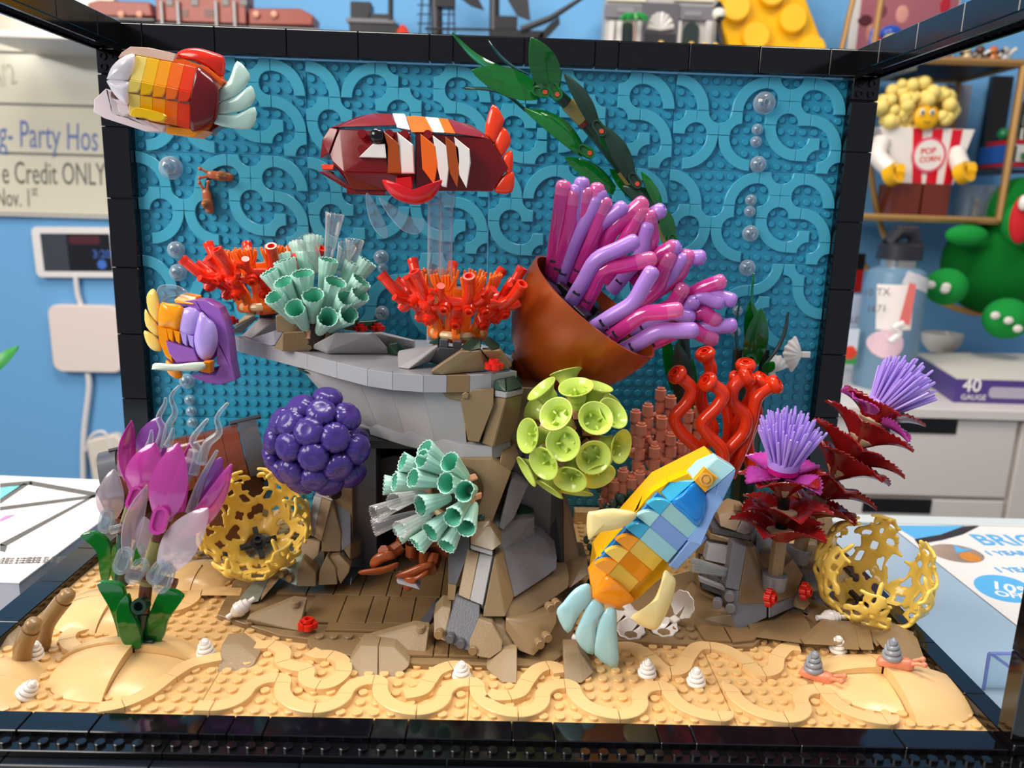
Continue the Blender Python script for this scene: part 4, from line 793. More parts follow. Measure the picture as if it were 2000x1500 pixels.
# ------------------------------------------------------------------ yellow lattice corals
YEL = plastic('coral_yellow', '#f7d262', .16)
HOLES = [(.93, .42, .03, .13), (.84, .68, .045, .1), (.84, .3, .05, .12), (.74, .5, .05, .1), (.66, .22, .055, .1), (.64, .76, .06, .1), (.55, .48, .075, .13), (.42, .25, .08, .12), (.4, .72, .085, .12), (.26, .5, .075, .11), (.2, .24, .06, .09), (.17, .78, .06, .09)]
def ycoral(label, C0, R, axis, leaves, hubc):
    t = Thing('yellow_coral', label, 'coral', C0-Vector((0, 0, R*.9)), 'yellow lattice corals'); B = frame(C0, axis, CR)
    pole = C0-Vector(axis).normalized()*R*.86
    hb = MB().lathe([(.55, -.1), (.6, .3), (.35, .35), (.35, .75), (.22, .75), (.22, .5)], 14, frame(pole, axis))
    for k in range(4): hb.bbox(-.2, .2, .3, 1.4, -.1, .25, .05, frame(pole, axis, CR) @ Matrix.Rotation(k*PI/2+.4, 4, 'Z'))
    t.add('hub', hb, BLK2)
    for n, (a, th1, wk) in enumerate(leaves):
        fl = -1 if n % 2 else 1; jt = random.Random(n)
        def fn(s, w):
            w2 = .5+(w-.5)*fl; th = .28+s*th1; hw = .84*wk*(math.sin(min(PI, .45+s*2.45))*.55+.45)*(1+.2*math.sin(s*21+3*w2)*abs(w-.5)*2)
            az = a+(w-.5)*hw/max(.42, math.sin(th)); rr = R*(1+.05*math.sin(w2*9)*math.sin(s*13)+.1*max(0, s-.8)*math.sin(n*2))
            return Vector((rr*math.sin(th)*math.cos(az), rr*math.sin(th)*math.sin(az), -rr*math.cos(th)))
        NU, NV = 30, 13
        def kp_(i, j):
            s, w = (i+.5)/NU, (j+.5)/NV; w = .5+(w-.5)*fl
            if any(((s-h[0])/h[2])**2+((w-h[1])/h[3])**2 < .52 for h in HOLES): return False
            e = .5+.0*s-abs(w-.5)
            if e < .12 and math.sin(s*19+(w > .5)*2.2) < -.35: return False
            if e < .05 and math.sin(s*38+1) < 0: return False
            return not (s > .9 and e < .2 and w > .5)
        mb = MB().grid(fn, NU, NV, .27, keep=kp_)
        q = [fn(.96, .5), fn(1.0, .5), fn(1.0, .5)*1.01+(fn(1.0, .5)-fn(.9, .5)).normalized()*1.0]; mb.tube(q, .2, 8)
        t.add('leaf', mb, YEL, B, smooth=70, sub=1)
    return t
ycoral('yellow lattice coral bowl beside the left foot of the arch', P(497, 1022, 15.2), 3.9, (.12, -.62, .75), [(.2, 2.0, 1), (1.25, 2.0, 1), (2.3, 1.9, 1), (3.35, 2.0, 1), (4.4, 1.35, 1), (5.4, 1.7, 1)], None)
ycoral('yellow lattice coral bowl at the right kerb of the aquarium', P(1711, 1117, 13.2), 4.0, (.02, -.32, .94), [(.1, 1.95, 1), (1.15, 2.05, 1), (2.2, 2.0, 1), (3.25, 1.9, 1), (4.3, 1.6, 1), (5.35, 1.65, 1)], None)

# ------------------------------------------------------------------ red wavy tubes, salmon pegs, dark green bush
TUBER = plastic('tube_red', '#ee3a12', .14)
t = Thing('red_tube_coral', 'cluster of glossy red wavy tubes standing before the azure wall', 'coral', P(1400, 930, 20))
for k, (dy, pts) in enumerate([(0, [(1345, 925), (1362, 880), (1330, 845), (1318, 815), (1342, 785), (1350, 758), (1324, 733)]), (2.2, [(1372, 925), (1372, 875), (1392, 840), (1374, 800), (1368, 765), (1388, 725), (1378, 694)]), (-.8, [(1410, 925), (1410, 880), (1384, 850), (1372, 825), (1400, 795), (1412, 768), (1384, 747)]), (.2, [(1395, 930), (1418, 885), (1452, 845), (1456, 812), (1430, 785), (1434, 755), (1457, 736)]), (1.8, [(1470, 900), (1440, 840), (1455, 800), (1470, 765), (1458, 735), (1456, 716)]), (1.2, [(1470, 920), (1460, 860), (1478, 810), (1470, 770), (1486, 744)]), (.6, [(1425, 930), (1452, 870), (1468, 820), (1480, 775), (1512, 752)]), (2.4, [(1410, 900), (1425, 840), (1420, 780), (1440, 742)])]):
    q = spline([P(u, v_, 20+dy) for u, v_ in pts], 6); d = (q[-1]-q[-2]).normalized(); d = (d-CFW*.45).normalized()
    o = t.add('tube', MB().tube(q, .52, 14), TUBER)
    t.add('mouth', MB().lathe([(.5, -.45), (.8, -.05), (.84, .2), (.72, .42), (.5, .5), (.46, .36), (.36, .36), (.34, .5), (.24, .5), (.22, .2)], 18, frame(q[-1], d)), TUBER, parent=o, smooth=50)
SALM = plastic('salmon_abs', '#e8987a', .28)
t = Thing('peg_coral', 'salmon coral of stacked round pegs before the azure wall', 'coral', P(1255, 985, 24))
def peg(p, z): return MB().lathe([(.42, 0), (.48, .05), (.48, .85), (.34, .86), (.34, 1.05), (.22, 1.05), (.22, .9)], 14, Matrix.Translation(p))
for (u, v_, dy) in [(1292, 757, 1.5), (1312, 772, 1), (1267, 788, .8), (1243, 800, .8), (1294, 812, .3), (1252, 826, 0), (1312, 845, 0), (1332, 860, .4), (1280, 870, -.3), (1218, 915, -.9), (1250, 920, -1), (1185, 920, -.6), (1200, 935, -1.1), (1235, 930, -1.2), (1285, 925, -1), (1268, 950, -1.3), (1345, 800, 1.5), (1365, 790, 1.6)]:
    top = P(u, v_, 24+dy); z = top.z-1.05; k = 0
    while z > max(1.2, top.z-5.2):
        p = Vector((top.x+.05*math.sin(k*3+u), top.y, z)); t.add('peg', peg(p, z), SALM)
        if k % 2 == 1: t.add('hook', MB().tube(bez(p+Vector((0, 0, .1)), p+Vector((.8*(1 if u % 2 else -1), -.2, -.9)), p+Vector((1.1*(1 if u % 2 else -1), -.1, .3)), 6), .24, 8), SALM)
        z -= 1.06; k += 1
BUSH = plastic('bush_green', '#2f4a3c', .4)
t = Thing('green_bush', 'dark green knobbly bush between the arch and the blue fish', 'plant', P(1200, 1180, 17)); mb = MB()
for k in range(90):
    if k < 48: u, v_ = random.gauss(1212, 22), random.gauss(990, 14)
    else: u, v_ = random.gauss(1165, 12), random.uniform(1040, 1180)
    mb.ball(P(u, v_, 17+random.uniform(-.7, .9)), random.uniform(.22, .4), (1, 1, 1.3), 7, 5)
t.add('foliage', mb, BUSH, kind='stuff', smooth=30)
t.add('stem', MB().tube([P(1190, 1185, 17.6), P(1185, 1090, 17.8), P(1208, 995, 17.8)], .5, 8), BUSH)
# ------------------------------------------------------------------ anemone in its copper bowl
COPPER = plastic('pearl_copper', '#a2470f', .3, metal=.35, spec=.6); PURT = plastic('lavender_abs', '#ae7fd4', .2); PINKT = trans('trans_pink_opal', '#ff5fc4', .5, .1, '#fb48b4', .85)
PINKC = trans('trans_pink_tip', '#ff8fd0', .5, .1, '#ff7cc4', .85)
A = (CR*.62+CU*.74-CFW*.36).normalized(); Pc = P(1163, 597, 19)
an = Thing('sea_anemone', 'large sea anemone with lavender and pink tentacles in a copper bowl', 'sea anemone', P(1030, 900, 20))
B = frame(Pc, A, CR)
Rm = 150*spp(Pc)
prof = [(Rm*.16, -Rm*1.35), (Rm*.4, -Rm*1.18), (Rm*.62, -Rm*1.0), (Rm*.8, -Rm*.75), (Rm*.92, -Rm*.45), (Rm*.985, -Rm*.18), (Rm, 0), (Rm*.965, .03), (Rm*.95, -Rm*.15), (Rm*.87, -Rm*.45), (Rm*.7, -Rm*.72), (0, -Rm*.9)]
an.add('bowl', MB().lathe(prof, 48, B), COPPER, smooth=50)
an.add('stalk', MB().tube([P(1085, 690, 20), P(1045, 720, 20.5), P(1026, 770, 21), P(1018, 860, 21.5), P(1020, 950, 22)], [3.2, 2.2, 1.7, 1.5, 1.5], 18), COPPER, smooth=60)
an.add('inner_floor', MB().cyl(Rm*.86, -Rm*.3, -Rm*.16, 32, B), BLK2)
for k in range(9):
    a = k*.7; r = Rm*(.75 if k % 2 else .4); an.add('mount', MB().bbox(-.9, .9, -.6, .6, -Rm*.2, -.35, .08, B @ Matrix.Translation((r*math.cos(a), r*math.sin(a), 0)) @ Matrix.Rotation(a, 4, 'Z')), BLK2)
def onplane(u, v, off):
    d = ray(u, v); n = A; p0 = Pc+A*off; return CLOC+d*((p0-CLOC).dot(n)/d.dot(n))
TENT = """k 1078 528 1093 420 1101 358|k 1084 540 1112 450 1123 373|p 1094 548 1126 465 1167 387|p 1110 500 1130 420 1137 352|p 1102 500 1122 430 1126 365|k 1115 510 1140 440 1146 370|k 1125 510 1155 440 1167 363|k 1122 540 1155 468 1183 390|p 1130 500 1160 440 1172 374|p 1134 533 1166 444 1219 403|k 1160 512 1200 444 1258 393|p 1118 585 1165 508 1242 470|k 1140 600 1178 528 1276 505|k 1185 540 1218 475 1257 406|k 1240 525 1272 470 1268 415|p 1200 560 1250 500 1266 437|p 1240 450 1275 420 1293 409|p 1164 638 1236 592 1275 528|k 1200 626 1282 565 1311 496|p 1230 611 1305 546 1337 500|k 1240 600 1322 540 1346 494|p 1295 540 1340 505 1373 502|p 1255 540 1290 495 1324 481|k 1245 545 1285 500 1319 479|k 1258 622 1312 596 1336 560|k 1320 590 1375 562 1412 548|p 1330 585 1390 575 1433 588|p 1310 612 1345 596 1357 588|p 1308 602 1370 580 1410 592|k 1190 660 1256 614 1328 605|p 1240 642 1310 612 1352 620|k 1310 622 1370 610 1402 628|p 1320 642 1380 640 1434 635|p 1222 682 1286 648 1358 645|k 1262 676 1340 640 1397 664"""
for s_ in TENT.split('|'):
    w_ = s_.split(); m_ = PURT if w_[0] == 'p' else PINKT; n6 = list(map(float, w_[1:]))
    b = onplane(n6[0], n6[1], -.7); b = P(n6[0], n6[1], min(21.5, max(14, b.y))); yb = b.y; tip = P(n6[4], n6[5], yb-1.6); mid = P(n6[2], n6[3], yb-1.1)
    b2 = b-(mid-b).normalized()*.4
    q = spline([b2, b+(mid-b)*.45, mid, mid+(tip-mid)*.55, tip-(tip-mid).normalized()*.25], 4); d = (q[-1]-q[-2]).normalized()
    o = an.add('tentacle', MB().tube(q[:-3], .6, 14), m_, smooth=60)
    mt = MB().tube(q[-4:], .6, 14); mt.lathe([(.6, 0), (.57, .2), (.44, .4), (.18, .5), (.15, .44), (0, .44)], 14, frame(q[-1], d), capb=False)
    an.add('tip', mt, PURT if w_[0] == 'p' else PINKC, parent=o, smooth=50)
    s1 = q[2]; dd = (q[3]-q[1]).normalized(); an.add('slot', MB().bbox(-.3, .3, -.1, .1, -.02, .06, .02, frame(s1-CFW*.63+CU*.0, -CFW, dd.cross(CFW))), CAVE, parent=o)

# ------------------------------------------------------------------ leaves
KG = trans('trans_green', '#2fbf4a', .28, .1, '#1c9c3c', .8); KD = plastic('kelp_dark_green', '#1d3a2c', .25); OLIVE = plastic('olive_abs', '#8a8248', .28); BRN = plastic('reddish_brown', '#5a2a1a', .25)
def leaf(b, tip, wpx, face=None, curl=.12, th=.07, tw=0, fat=1.0):
    """elliptic blade from b to tip, wpx wide as seen, bowed towards `face`; midrib proud"""
    b, tip = Vector(b), Vector(tip); L = (tip-b).length; ax = (tip-b)/L; n = Vector(face) if face is not None else -CFW
    n = (n-ax*n.dot(ax)).normalized(); s_ = ax.cross(n); W = wpx*spp((b+tip)/2)/2
    if tw: R_ = Matrix.Rotation(tw, 3, ax); n, s_ = R_ @ n, R_ @ s_
    def fn(s, w):
        x = (w-.5)*2; wid = W*(math.sin(PI*min(1, .12+s*.88))**.75)*(1 if s < .999 else 0)
        return b+ax*(L*s)+s_*(x*wid)+n*(curl*L*math.sin(PI*s)*.9-curl*1.3*W*x*x*fat+.05*math.exp(-(x/.12)**2)*(1-s))
    return MB().grid(fn, 14, 8, th)
def clip(p, d, n=None, r=.42, L=1.5):
    """rounded link with two holes at a leaf foot"""
    M = frame(p, n if n is not None else -CFW, d); o = ARC(L/2-r, 0, r, -PI/2, PI/2, 8)+ARC(-L/2+r, 0, r, PI/2, 1.5*PI, 8)
    i = ARC(L/2-r, 0, r*.62, -PI/2, PI/2, 8)+ARC(-L/2+r, 0, r*.62, PI/2, 1.5*PI, 8); n_ = len(o); mb = MB()
    v = [(x, y, z) for z in (0, .3) for x, y in o]+[(x, y, z) for z in (0, .3) for x, y in i]; f = []
    for k in range(n_):
        j = (k+1) % n_; f += [[k, j, n_+j, n_+k], [2*n_+j, 2*n_+k, 3*n_+k, 3*n_+j], [n_+k, n_+j, 3*n_+j, 3*n_+k], [j, k, 2*n_+k, 2*n_+j]]
    mb.add(v, f, M); mb.prism(i, .02, .12, M)
    return mb
def pin(p, r=.2): return MB().cyl(r, .0, .36, 10, frame(p, -CFW))
REDP = plastic('pin_red', '#b8472c', .3)
kp = Thing('kelp', 'tall kelp stalk leaning left with dark and clear green leaves', 'plant', P(1330, 800, 28))
stem = spline([P(1345, 760, 28.2), P(1325, 580, 28.2), P(1306, 470, 28), P(1250, 385, 27.4), P(1190, 298, 26.8), P(1130, 226, 26.2), P(1078, 176, 25.6), P(1042, 158, 25.2)], 5)
n_ = len(stem)
for k in range(0, n_-1, 3):
    m_ = OLIVE if k in (24, 15, 9) else KD; o = kp.add('stem_segment', MB().tube(stem[k:k+4], .5 if m_ is KD else .58, 10), m_)
    if m_ is OLIVE: kp.add('stem_collar', MB().lathe([(.62, -.2), (.62, .2)], 10, frame(stem[k], stem[k+1]-stem[k])), BRN, parent=o)
for (u0, v0, u1, v1, wd, Y0, Y1, m_, cl, tw, cp_) in [(1052, 182, 921, 138, 58, 25, 23, KG, .02, .1, 1), (1000, 145, 882, 66, 40, 25.4, 24, KG, -.13, .9, 0), (1030, 148, 952, 80, 40, 25.6, 25, KD, -.1, 1.2, 0), (1028, 216, 909, 172, 40, 25.6, 24.5, KD, .14, 1.2, 0), (1082, 178, 1038, 74, 60, 25, 23.5, KG, .05, .1, 1), (1166, 250, 1102, 145, 36, 25.8, 25, KD, .08, .4, 1), (1140, 296, 1026, 212, 52, 25.8, 24.4, KG, .1, .5, 1), (1236, 352, 1174, 243, 44, 26.6, 25.6, KD, .08, .4, 1), (1200, 372, 1104, 308, 44, 26.6, 25.4, KG, .06, .4, 0), (1292, 412, 1252, 336, 28, 27.2, 26.2, KG, .05, .5, 0), (1290, 412, 1216, 364, 40, 27, 26, KD, .1, .3, 0), (1312, 470, 1290, 400, 34, 27.5, 26.6, KG, .02, .3, 1), (1202, 300, 1160, 236, 30, 26.6, 26.2, KG, 0, .4, 0), (1255, 395, 1190, 330, 34, 27.4, 26.6, KG, 0, .4, 0)]:
    b, tp = P(u0, v0, Y0), P(u1, v1, Y1); o = kp.add('leaf', leaf(b, tp, wd, curl=cl, tw=tw), m_, smooth=60)
    if cp_:
        d = (b-tp).normalized(); c = b+d*.2-CFW*.3; kp.add('link', clip(c, d), m_, parent=o); kp.add('pin', pin(c+d*.35-CFW*.05), REDP, parent=o)
k2 = Thing('kelp', 'short kelp with upright clear green and dark blades behind the red tubes', 'plant', P(1480, 800, 27))
for (u0, v0, u1, v1, wd, Y0, m_, cl, tw) in [(1466, 716, 1486, 602, 48, 26, KG, .05, .1), (1474, 690, 1464, 588, 40, 27, KG, .03, .2), (1484, 650, 1471, 534, 36, 27, KG, -.1, 1.1), (1446, 712, 1444, 586, 34, 26.2, KD, -.08, 1.15), (1494, 712, 1540, 610, 36, 26.2, KD, .12, 1.1), (1340, 800, 1322, 668, 48, 27.5, KD, .05, .2), (1316, 760, 1296, 640, 30, 28, KG, 0, .5), (1350, 830, 1352, 700, 30, 28, KG, 0, .5), (1492, 726, 1512, 706, 24, 25.5, KG, 0, .2)]:
    k2.add('leaf', leaf(P(u0, v0, Y0), P(u1, v1, Y0-.6), wd, curl=cl, tw=tw), m_, smooth=60)
for u, v in ((1440, 712), (1492, 712)): k2.add('socket', MB().tube([P(u-4, v+40, 26.4), P(u+2, v-30, 26.2)], .42, 10), KD)
k2.add('socket', MB().lathe([(.5, -.3), (.5, .3), (.24, .3), (.24, -.2)], 14, frame(P(1465, 702, 25.6), -CFW)), KG)
k2.add('root', MB().tube([P(1470, 750, 26.6), P(1460, 860, 27), P(1450, 985, 27)], 1.1, 10), KD)

# ------------------------------------------------------------------ magenta plants at the left
MG = trans('trans_magenta', '#f765d2', .5, .12, '#dd50c2', .85); MGP = trans('trans_purple_pink', '#c56ad8', .5, .15, '#b45ccb', .85); MILK = trans('milky_clear', '#f0e6ec', .24, .12, '#eadde6', .7); GRN = trans('trans_green_fin', '#17a83c', .4, .06, '#0d8a30', .85)
def plate(pts, Y, t, bow=0):
    mb = MB(); q = [P(u, v, Y[i] if isinstance(Y, (list, tuple)) else Y) for i, (u, v) in enumerate(pts)]; n = len(q)
    a = sum(pts[i][0]*pts[(i+1) % n][1]-pts[(i+1) % n][0]*pts[i][1] for i in range(n))
    if a > 0: q = q[::-1]
    c = sum(q, Vector())/n; f_ = -CFW*.06; inner = [p+(c-p).normalized()*min(.07, (c-p).length*.3)-CFW*.0+f_ for p in q]
    v = inner+q+[p+Vector((0, t, 0)) for p in q]
    f = [list(range(n)), [2*n+i for i in range(n)][::-1]]
    for i in range(n): j = (i+1) % n; f += [[n+i, n+j, j, i], [2*n+i, 2*n+j, n+j, n+i]]
    mb.add(v, f); mb.flat = 30
    bm = bmesh.new(); vs = [bm.verts.new(p) for p in mb.v]
    for ff in mb.f:
        try: bm.faces.new([vs[i] for i in ff])
        except ValueError: pass
    bmesh.ops.triangulate(bm, faces=[x for x in bm.faces if len(x.verts) > 4]); bmesh.ops.recalc_face_normals(bm, faces=bm.faces); bm.verts.index_update()
    mb.v = [tuple(x.co) for x in bm.verts]; mb.f = [[x.index for x in ff.verts] for ff in bm.faces]; bm.free(); return mb
def smoothpoly(pts, per=4):
    q = [Vector((u, v, 0)) for u, v in pts]; n = len(q); out = []
    for i in range(n):
        p0, p1, p2, p3 = q[i-1], q[i], q[(i+1) % n], q[(i+2) % n]
        for k in range(per):
            s = k/per; w = .5*((2*p1)+(p2-p0)*s+(2*p0-5*p1+4*p2-p3)*s*s+(3*p1-p0-3*p2+p3)*s**3); out.append((w.x, w.y))
    return out
mp = Thing('magenta_plant', 'magenta and clear petalled sea plant on green fins, nearest the front at left', 'plant', PZ(268, 1262, .6))
Yb = PZ(268, 1262, 1).y
segs = [((266, 1262), (280, 1195), KD), ((280, 1195), (286, 1140), BRN), ((286, 1140), (308, 1055), OLIVE), ((308, 1055), (325, 1010), BRN), ((322, 1012), (372, 900), plastic('lilac_grey', '#a98fae', .3))]
for (a, b, m_) in segs: mp.add('stem_segment', MB().tube([P(a[0], a[1], Yb+.3), P(b[0], b[1], Yb+.5)], .48 if m_ is not BRN else .4, 12), m_)
mp.add('socket', MB().lathe([(.5, -.35), (.5, .35), (.3, .35), (.3, -.2)], 16, frame(P(275, 1182, Yb-.3), -CFW)), KD)
mp.add('tip_fitting', MB().tube([P(372, 900, Yb+.4), P(378, 880, Yb+.4)], .3, 8), MILK)
def petal(t, b, tp, wd, m_, Y0, Y1, curl=.1, tw=0, ck=True, lab=None):
    pb_, pt_ = P(b[0], b[1], Y0), P(tp[0], tp[1], Y1); o = t.add('petal', leaf(pb_, pt_, wd, curl=curl, tw=tw), m_, smooth=60, label=lab)
    if ck: d = (pb_-pt_).normalized(); t.add('link', clip(pb_+d*.15-CFW*.25, d, r=.5, L=1.75), m_ if m_ is not MILK else CLEAR, parent=o)
petal(mp, (318, 1010), (348, 866), 70, MG, Yb-.6, Yb-.4, .06, .15); petal(mp, (318, 1110), (406, 993), 74, MILK, Yb-1, Yb-1.2, .05, -.15); petal(mp, (248, 1088), (286, 946), 40, MILK, Yb-.8, Yb-.6, -.1, .9)
petal(mp, (362, 1048), (452, 908), 44, MG, Yb+.3, Yb+.2, .12, .7, False); petal(mp, (392, 975), (432, 894), 40, MGP, Yb+.7, Yb+.6, .06, .3, False); petal(mp, (352, 1000), (376, 855), 30, MG, Yb+1.2, Yb+1.5, -.1, .9, False)
petal(mp, (300, 1100), (282, 1010), 46, MILK, Yb+1, Yb+1, .05, .2, True)
mp.add('link', clip(P(322, 1128, Yb-1.3), CR*.35+CU, r=.55, L=1.9), CLEAR); mp.add('link', clip(P(270, 1115, Yb-.6), CR*.4-CU*.2+CU*.8, r=.5, L=1.8), CLEAR)
mp.add('cross_axle', MB().tube([P(248, 1120, Yb-.2), P(345, 1140, Yb-.1)], .32, 10), BRN)
def flame(t, pts, Y, w0=.34):
    q = spline([P(u, v, Y) for u, v in pts], 5); n = len(q); t.add('wisp', MB().tube(q, [w0*(1-.72*i/(n-1)) for i in range(n)], 8), CLEAR, smooth=60)
flame(mp, [(372, 1000), (392, 940), (424, 880)], Yb+.2); flame(mp, [(378, 925), (386, 880), (376, 860), (392, 835), (406, 818)], Yb+.2); flame(mp, [(392, 905), (404, 868), (428, 845), (424, 815), (445, 787)], Yb+.3)
FINL = [(190, 1143), (205, 1137), (236, 1143), (245, 1166), (262, 1215), (272, 1262), (236, 1258), (228, 1230), (212, 1185)]
FINR = [(318, 1150), (356, 1164), (346, 1186), (328, 1212), (318, 1246), (306, 1256), (286, 1252), (284, 1225), (296, 1188)]
FINM = [(248, 1162), (256, 1196), (270, 1224), (274, 1266), (240, 1256), (226, 1196)]
for pts, Y, tt in ((FINL, Yb+.3, .3), (FINR, Yb+.2, .3), (FINM, Yb-.5, .3)): mp.add('fin_leaf', plate(smoothpoly(pts), Y, tt), GRN)
mp.add('foot', MB().bbox(-1.1, 1.1, -.8, .8, .9, 1.5, .05, Matrix.Translation((PZ(268, 1262, 1).x, Yb+.6, 0))), KD)
mq = Thing('magenta_plant', 'magenta and clear petalled sea plant standing behind the first at left', 'plant', PZ(228, 1150, .6)); Yc = PZ(228, 1150, 1).y
for (a, b, m_) in [((238, 1140), (243, 1040), KD), ((243, 1040), (250, 1018), BRN), ((250, 1018), (262, 980), OLIVE), ((262, 980), (280, 900), plastic('lilac_grey', '#a98fae', .3))]: mq.add('stem_segment', MB().tube([P(a[0], a[1], Yc), P(b[0], b[1], Yc)], .5, 12), m_)
petal(mq, (270, 968), (302, 866), 70, MG, Yc-.8, Yc-.8, .08, .1); petal(mq, (214, 1012), (222, 918), 50, MILK, Yc-1, Yc-1.2, .1, .25); petal(mq, (250, 938), (256, 820), 36, MG, Yc, Yc, -.12, .95, False)
petal(mq, (288, 900), (312, 815), 60, MGP, Yc+.6, Yc+.8, .05, .15, False); petal(mq, (240, 930), (252, 878), 30, MILK, Yc+.7, Yc+.8, .05, .3, False)
flame(mq, [(306, 880), (318, 840), (310, 815), (322, 790), (323, 777)], Yc+.2); flame(mq, [(322, 872), (330, 830), (342, 805), (334, 775), (350, 753)], Yc+.3); flame(mq, [(288, 880), (294, 860), (296, 840)], Yc); flame(mq, [(328, 870), (336, 850), (338, 836)], Yc+.1)
FB1 = [(157, 1046), (188, 1040), (214, 1064), (218, 1100), (212, 1132), (202, 1138), (196, 1124), (190, 1082), (178, 1064)]; FB2 = [(222, 1066), (240, 1080), (244, 1110), (246, 1140), (232, 1142), (218, 1130), (216, 1090)]; FB3 = [(262, 1060), (280, 1074), (276, 1098), (260, 1104)]
for pts in (FB1, FB2, FB3): mq.add('fin_leaf', plate(smoothpoly(pts), Yc-.2, .3), GRN)
mq.add('cross_axle', MB().tube([P(215, 1036, Yc-.5), P(262, 1024, Yc-.2)], .3, 10), CLEAR)

# ------------------------------------------------------------------ thistles
LIL = plastic('lilac_abs', '#b394e8', .28); DRED = plastic('dark_red_leaf', '#90181a', .18); PKL = trans('trans_pink_leaf', '#ef5fd0', .55, .1, '#d94fc0', .85)
def sleaf(L=3.0, W=1.0, droop=.5):
    """serrated leaf folded along its midrib, arching out along +X from the origin"""
    mb = MB(); N = 22; v, f = [], []
    for i in range(N+1):
        s = i/N; wd = W*math.sin(PI*min(1, .1+s*.9))**.8; z = .9*math.sin(s*2.0)*droop*L*.35-.25*s*s*L*droop; x = L*s*(1-.1*s)
        e = wd*(1.0+(.16 if i % 2 else -.08)) if 2 < i < N else wd
        for (k, y) in ((0, -e), (1, -wd*.55), (2, 0), (3, wd*.55), (4, e)):
            v.append((x+(.12 if k in (0, 4) and i % 2 else 0), y, z+abs(y)*.45*(1-.25*s)+(.06 if k in (0, 4) else 0)))
    for i in range(N):
        for k in range(4): a = i*5+k; f.append([a, a+1, a+6, a+5])
    bm = bmesh.new(); vs = [bm.verts.new(p) for p in v]
    for ff in f: bm.faces.new([vs[i] for i in ff])
    bm.normal_update(); bmesh.ops.solidify(bm, geom=bm.faces[:], thickness=.09); bm.verts.index_update()
    mb.v = [tuple(x.co) for x in bm.verts]; mb.f = [[x.index for x in ff.verts] for ff in bm.faces]; bm.free(); return mb
slm = sleaf(4.1, 1.35, .6).mesh('leaf', 50); slm.materials.append(DRED); slp = sleaf(2.9, .95, .4).mesh('pink_leaf', 50); slp.materials.append(PKL)
brs = MB(); rnd = random.Random(3)
for k in range(84):
    r = .95*math.sqrt((k+.5)/84); a = k*2.39996; tilt = r*.52; d = Vector((math.cos(a)*math.sin(tilt), math.sin(a)*math.sin(tilt), math.cos(tilt))); L = 3.9-1.5*r+rnd.uniform(-.35, .35)
    b = Vector((r*math.cos(a), r*math.sin(a), .2-.1*r)); brs.tube([b, b+d*L*.97, b+d*L], [.1, .085, .05], 6)
brm2 = brs.mesh('bristles', 50); brm2.materials.append(LIL)
def thistle(label, pts, Y, head, hdir, tiers, sc_=1.0):
    """pts stem pixels from the ground up, head pixel, tiers = (fraction along stem, leaf count, phase, tilt)"""
    q = spline([P(u, v, Y[i]) for i, (u, v) in enumerate(pts)], 6); t = Thing('thistle', label, 'plant', q[0], 'lilac thistle plants')
    n = len(q); cut = int(n*.38); t.add('stem', MB().tube(q[:cut+1], .56, 8), T); t.add('stem_upper', MB().tube(q[cut:], .42, 10), BLK2)
    t.add('cup', MB().lathe([(.85, -.6), (.95, .5), (.6, .52)], 14, frame(q[0]+(q[1]-q[0])*.3, q[1]-q[0])), GD)
    hp = q[-1]; H = frame(hp, hdir, CR) @ Matrix.Scale(sc_, 4)
    t.add('head_cup', MB().lathe([(.5, -.6), (1.0, -.35), (1.05, .0), (1.0, .02)], 18, H), MAG)
    rim = MB().lathe([(1.02, -.1), (1.06, .45), (.95, .5), (.8, .3)], 18, H)
    o = t.add('head_ring', rim, LIL); t.add('bristles', brm2, LIL, H @ Matrix.Translation((0, 0, .25)), parent=o, kind='stuff')
    for k in range(4): t.add('pink_leaf', slp, PKL, H @ Matrix.Rotation(k*PI/2+.5, 4, 'Z') @ Matrix.Translation((.55, 0, -.9)) @ Matrix.Rotation(-.1, 4, 'Y'), label='translucent pink serrated leaf')
    for (fr_, cnt, ph, tl, s3) in tiers:
        i = min(n-2, int(fr_*(n-1))); d = (q[i+1]-q[i]).normalized(); M = frame(q[i], d, CR)
        t.add('cone', MB().lathe([(.4, .1), (1.05, .75), (1.0, .95), (.4, 1.1)], 16, M), plastic('tan_cone', '#d8bd96', .3))
        for k in range(cnt): t.add('leaf', slm, DRED, M @ Matrix.Rotation(ph+2*PI*k/cnt, 4, 'Z') @ Matrix.Translation((.35, 0, 0)) @ Matrix.Rotation(-tl, 4, 'Y') @ Matrix.Scale(s3, 4))
thistle('lilac thistle with dark red leaves on the lattice-walled rock, front one', [(1512, 1136), (1522, 1060), (1530, 985), (1530, 912)], [12.4, 12.6, 12.8, 13], None, (0, -.12, 1), [(.36, 5, .3, .3, .95), (.54, 5, .95, .3, .9), (.74, 5, .1, .4, .9)], 1.1)
thistle('lilac thistle leaning right with dark red leaves, behind the first', [(1558, 1085), (1582, 1010), (1628, 935), (1680, 862), (1716, 800)], [16.5, 16.7, 16.9, 17, 17], None, (.62, -.05, .86), [(.26, 5, .2, .3, .95), (.38, 5, .8, .35, 1.0), (.5, 5, 0, .4, 1.1), (.62, 5, .6, .4, 1.1), (.74, 5, .3, .45, 1.05), (.86, 5, .9, .55, 1.0)], 1.12)

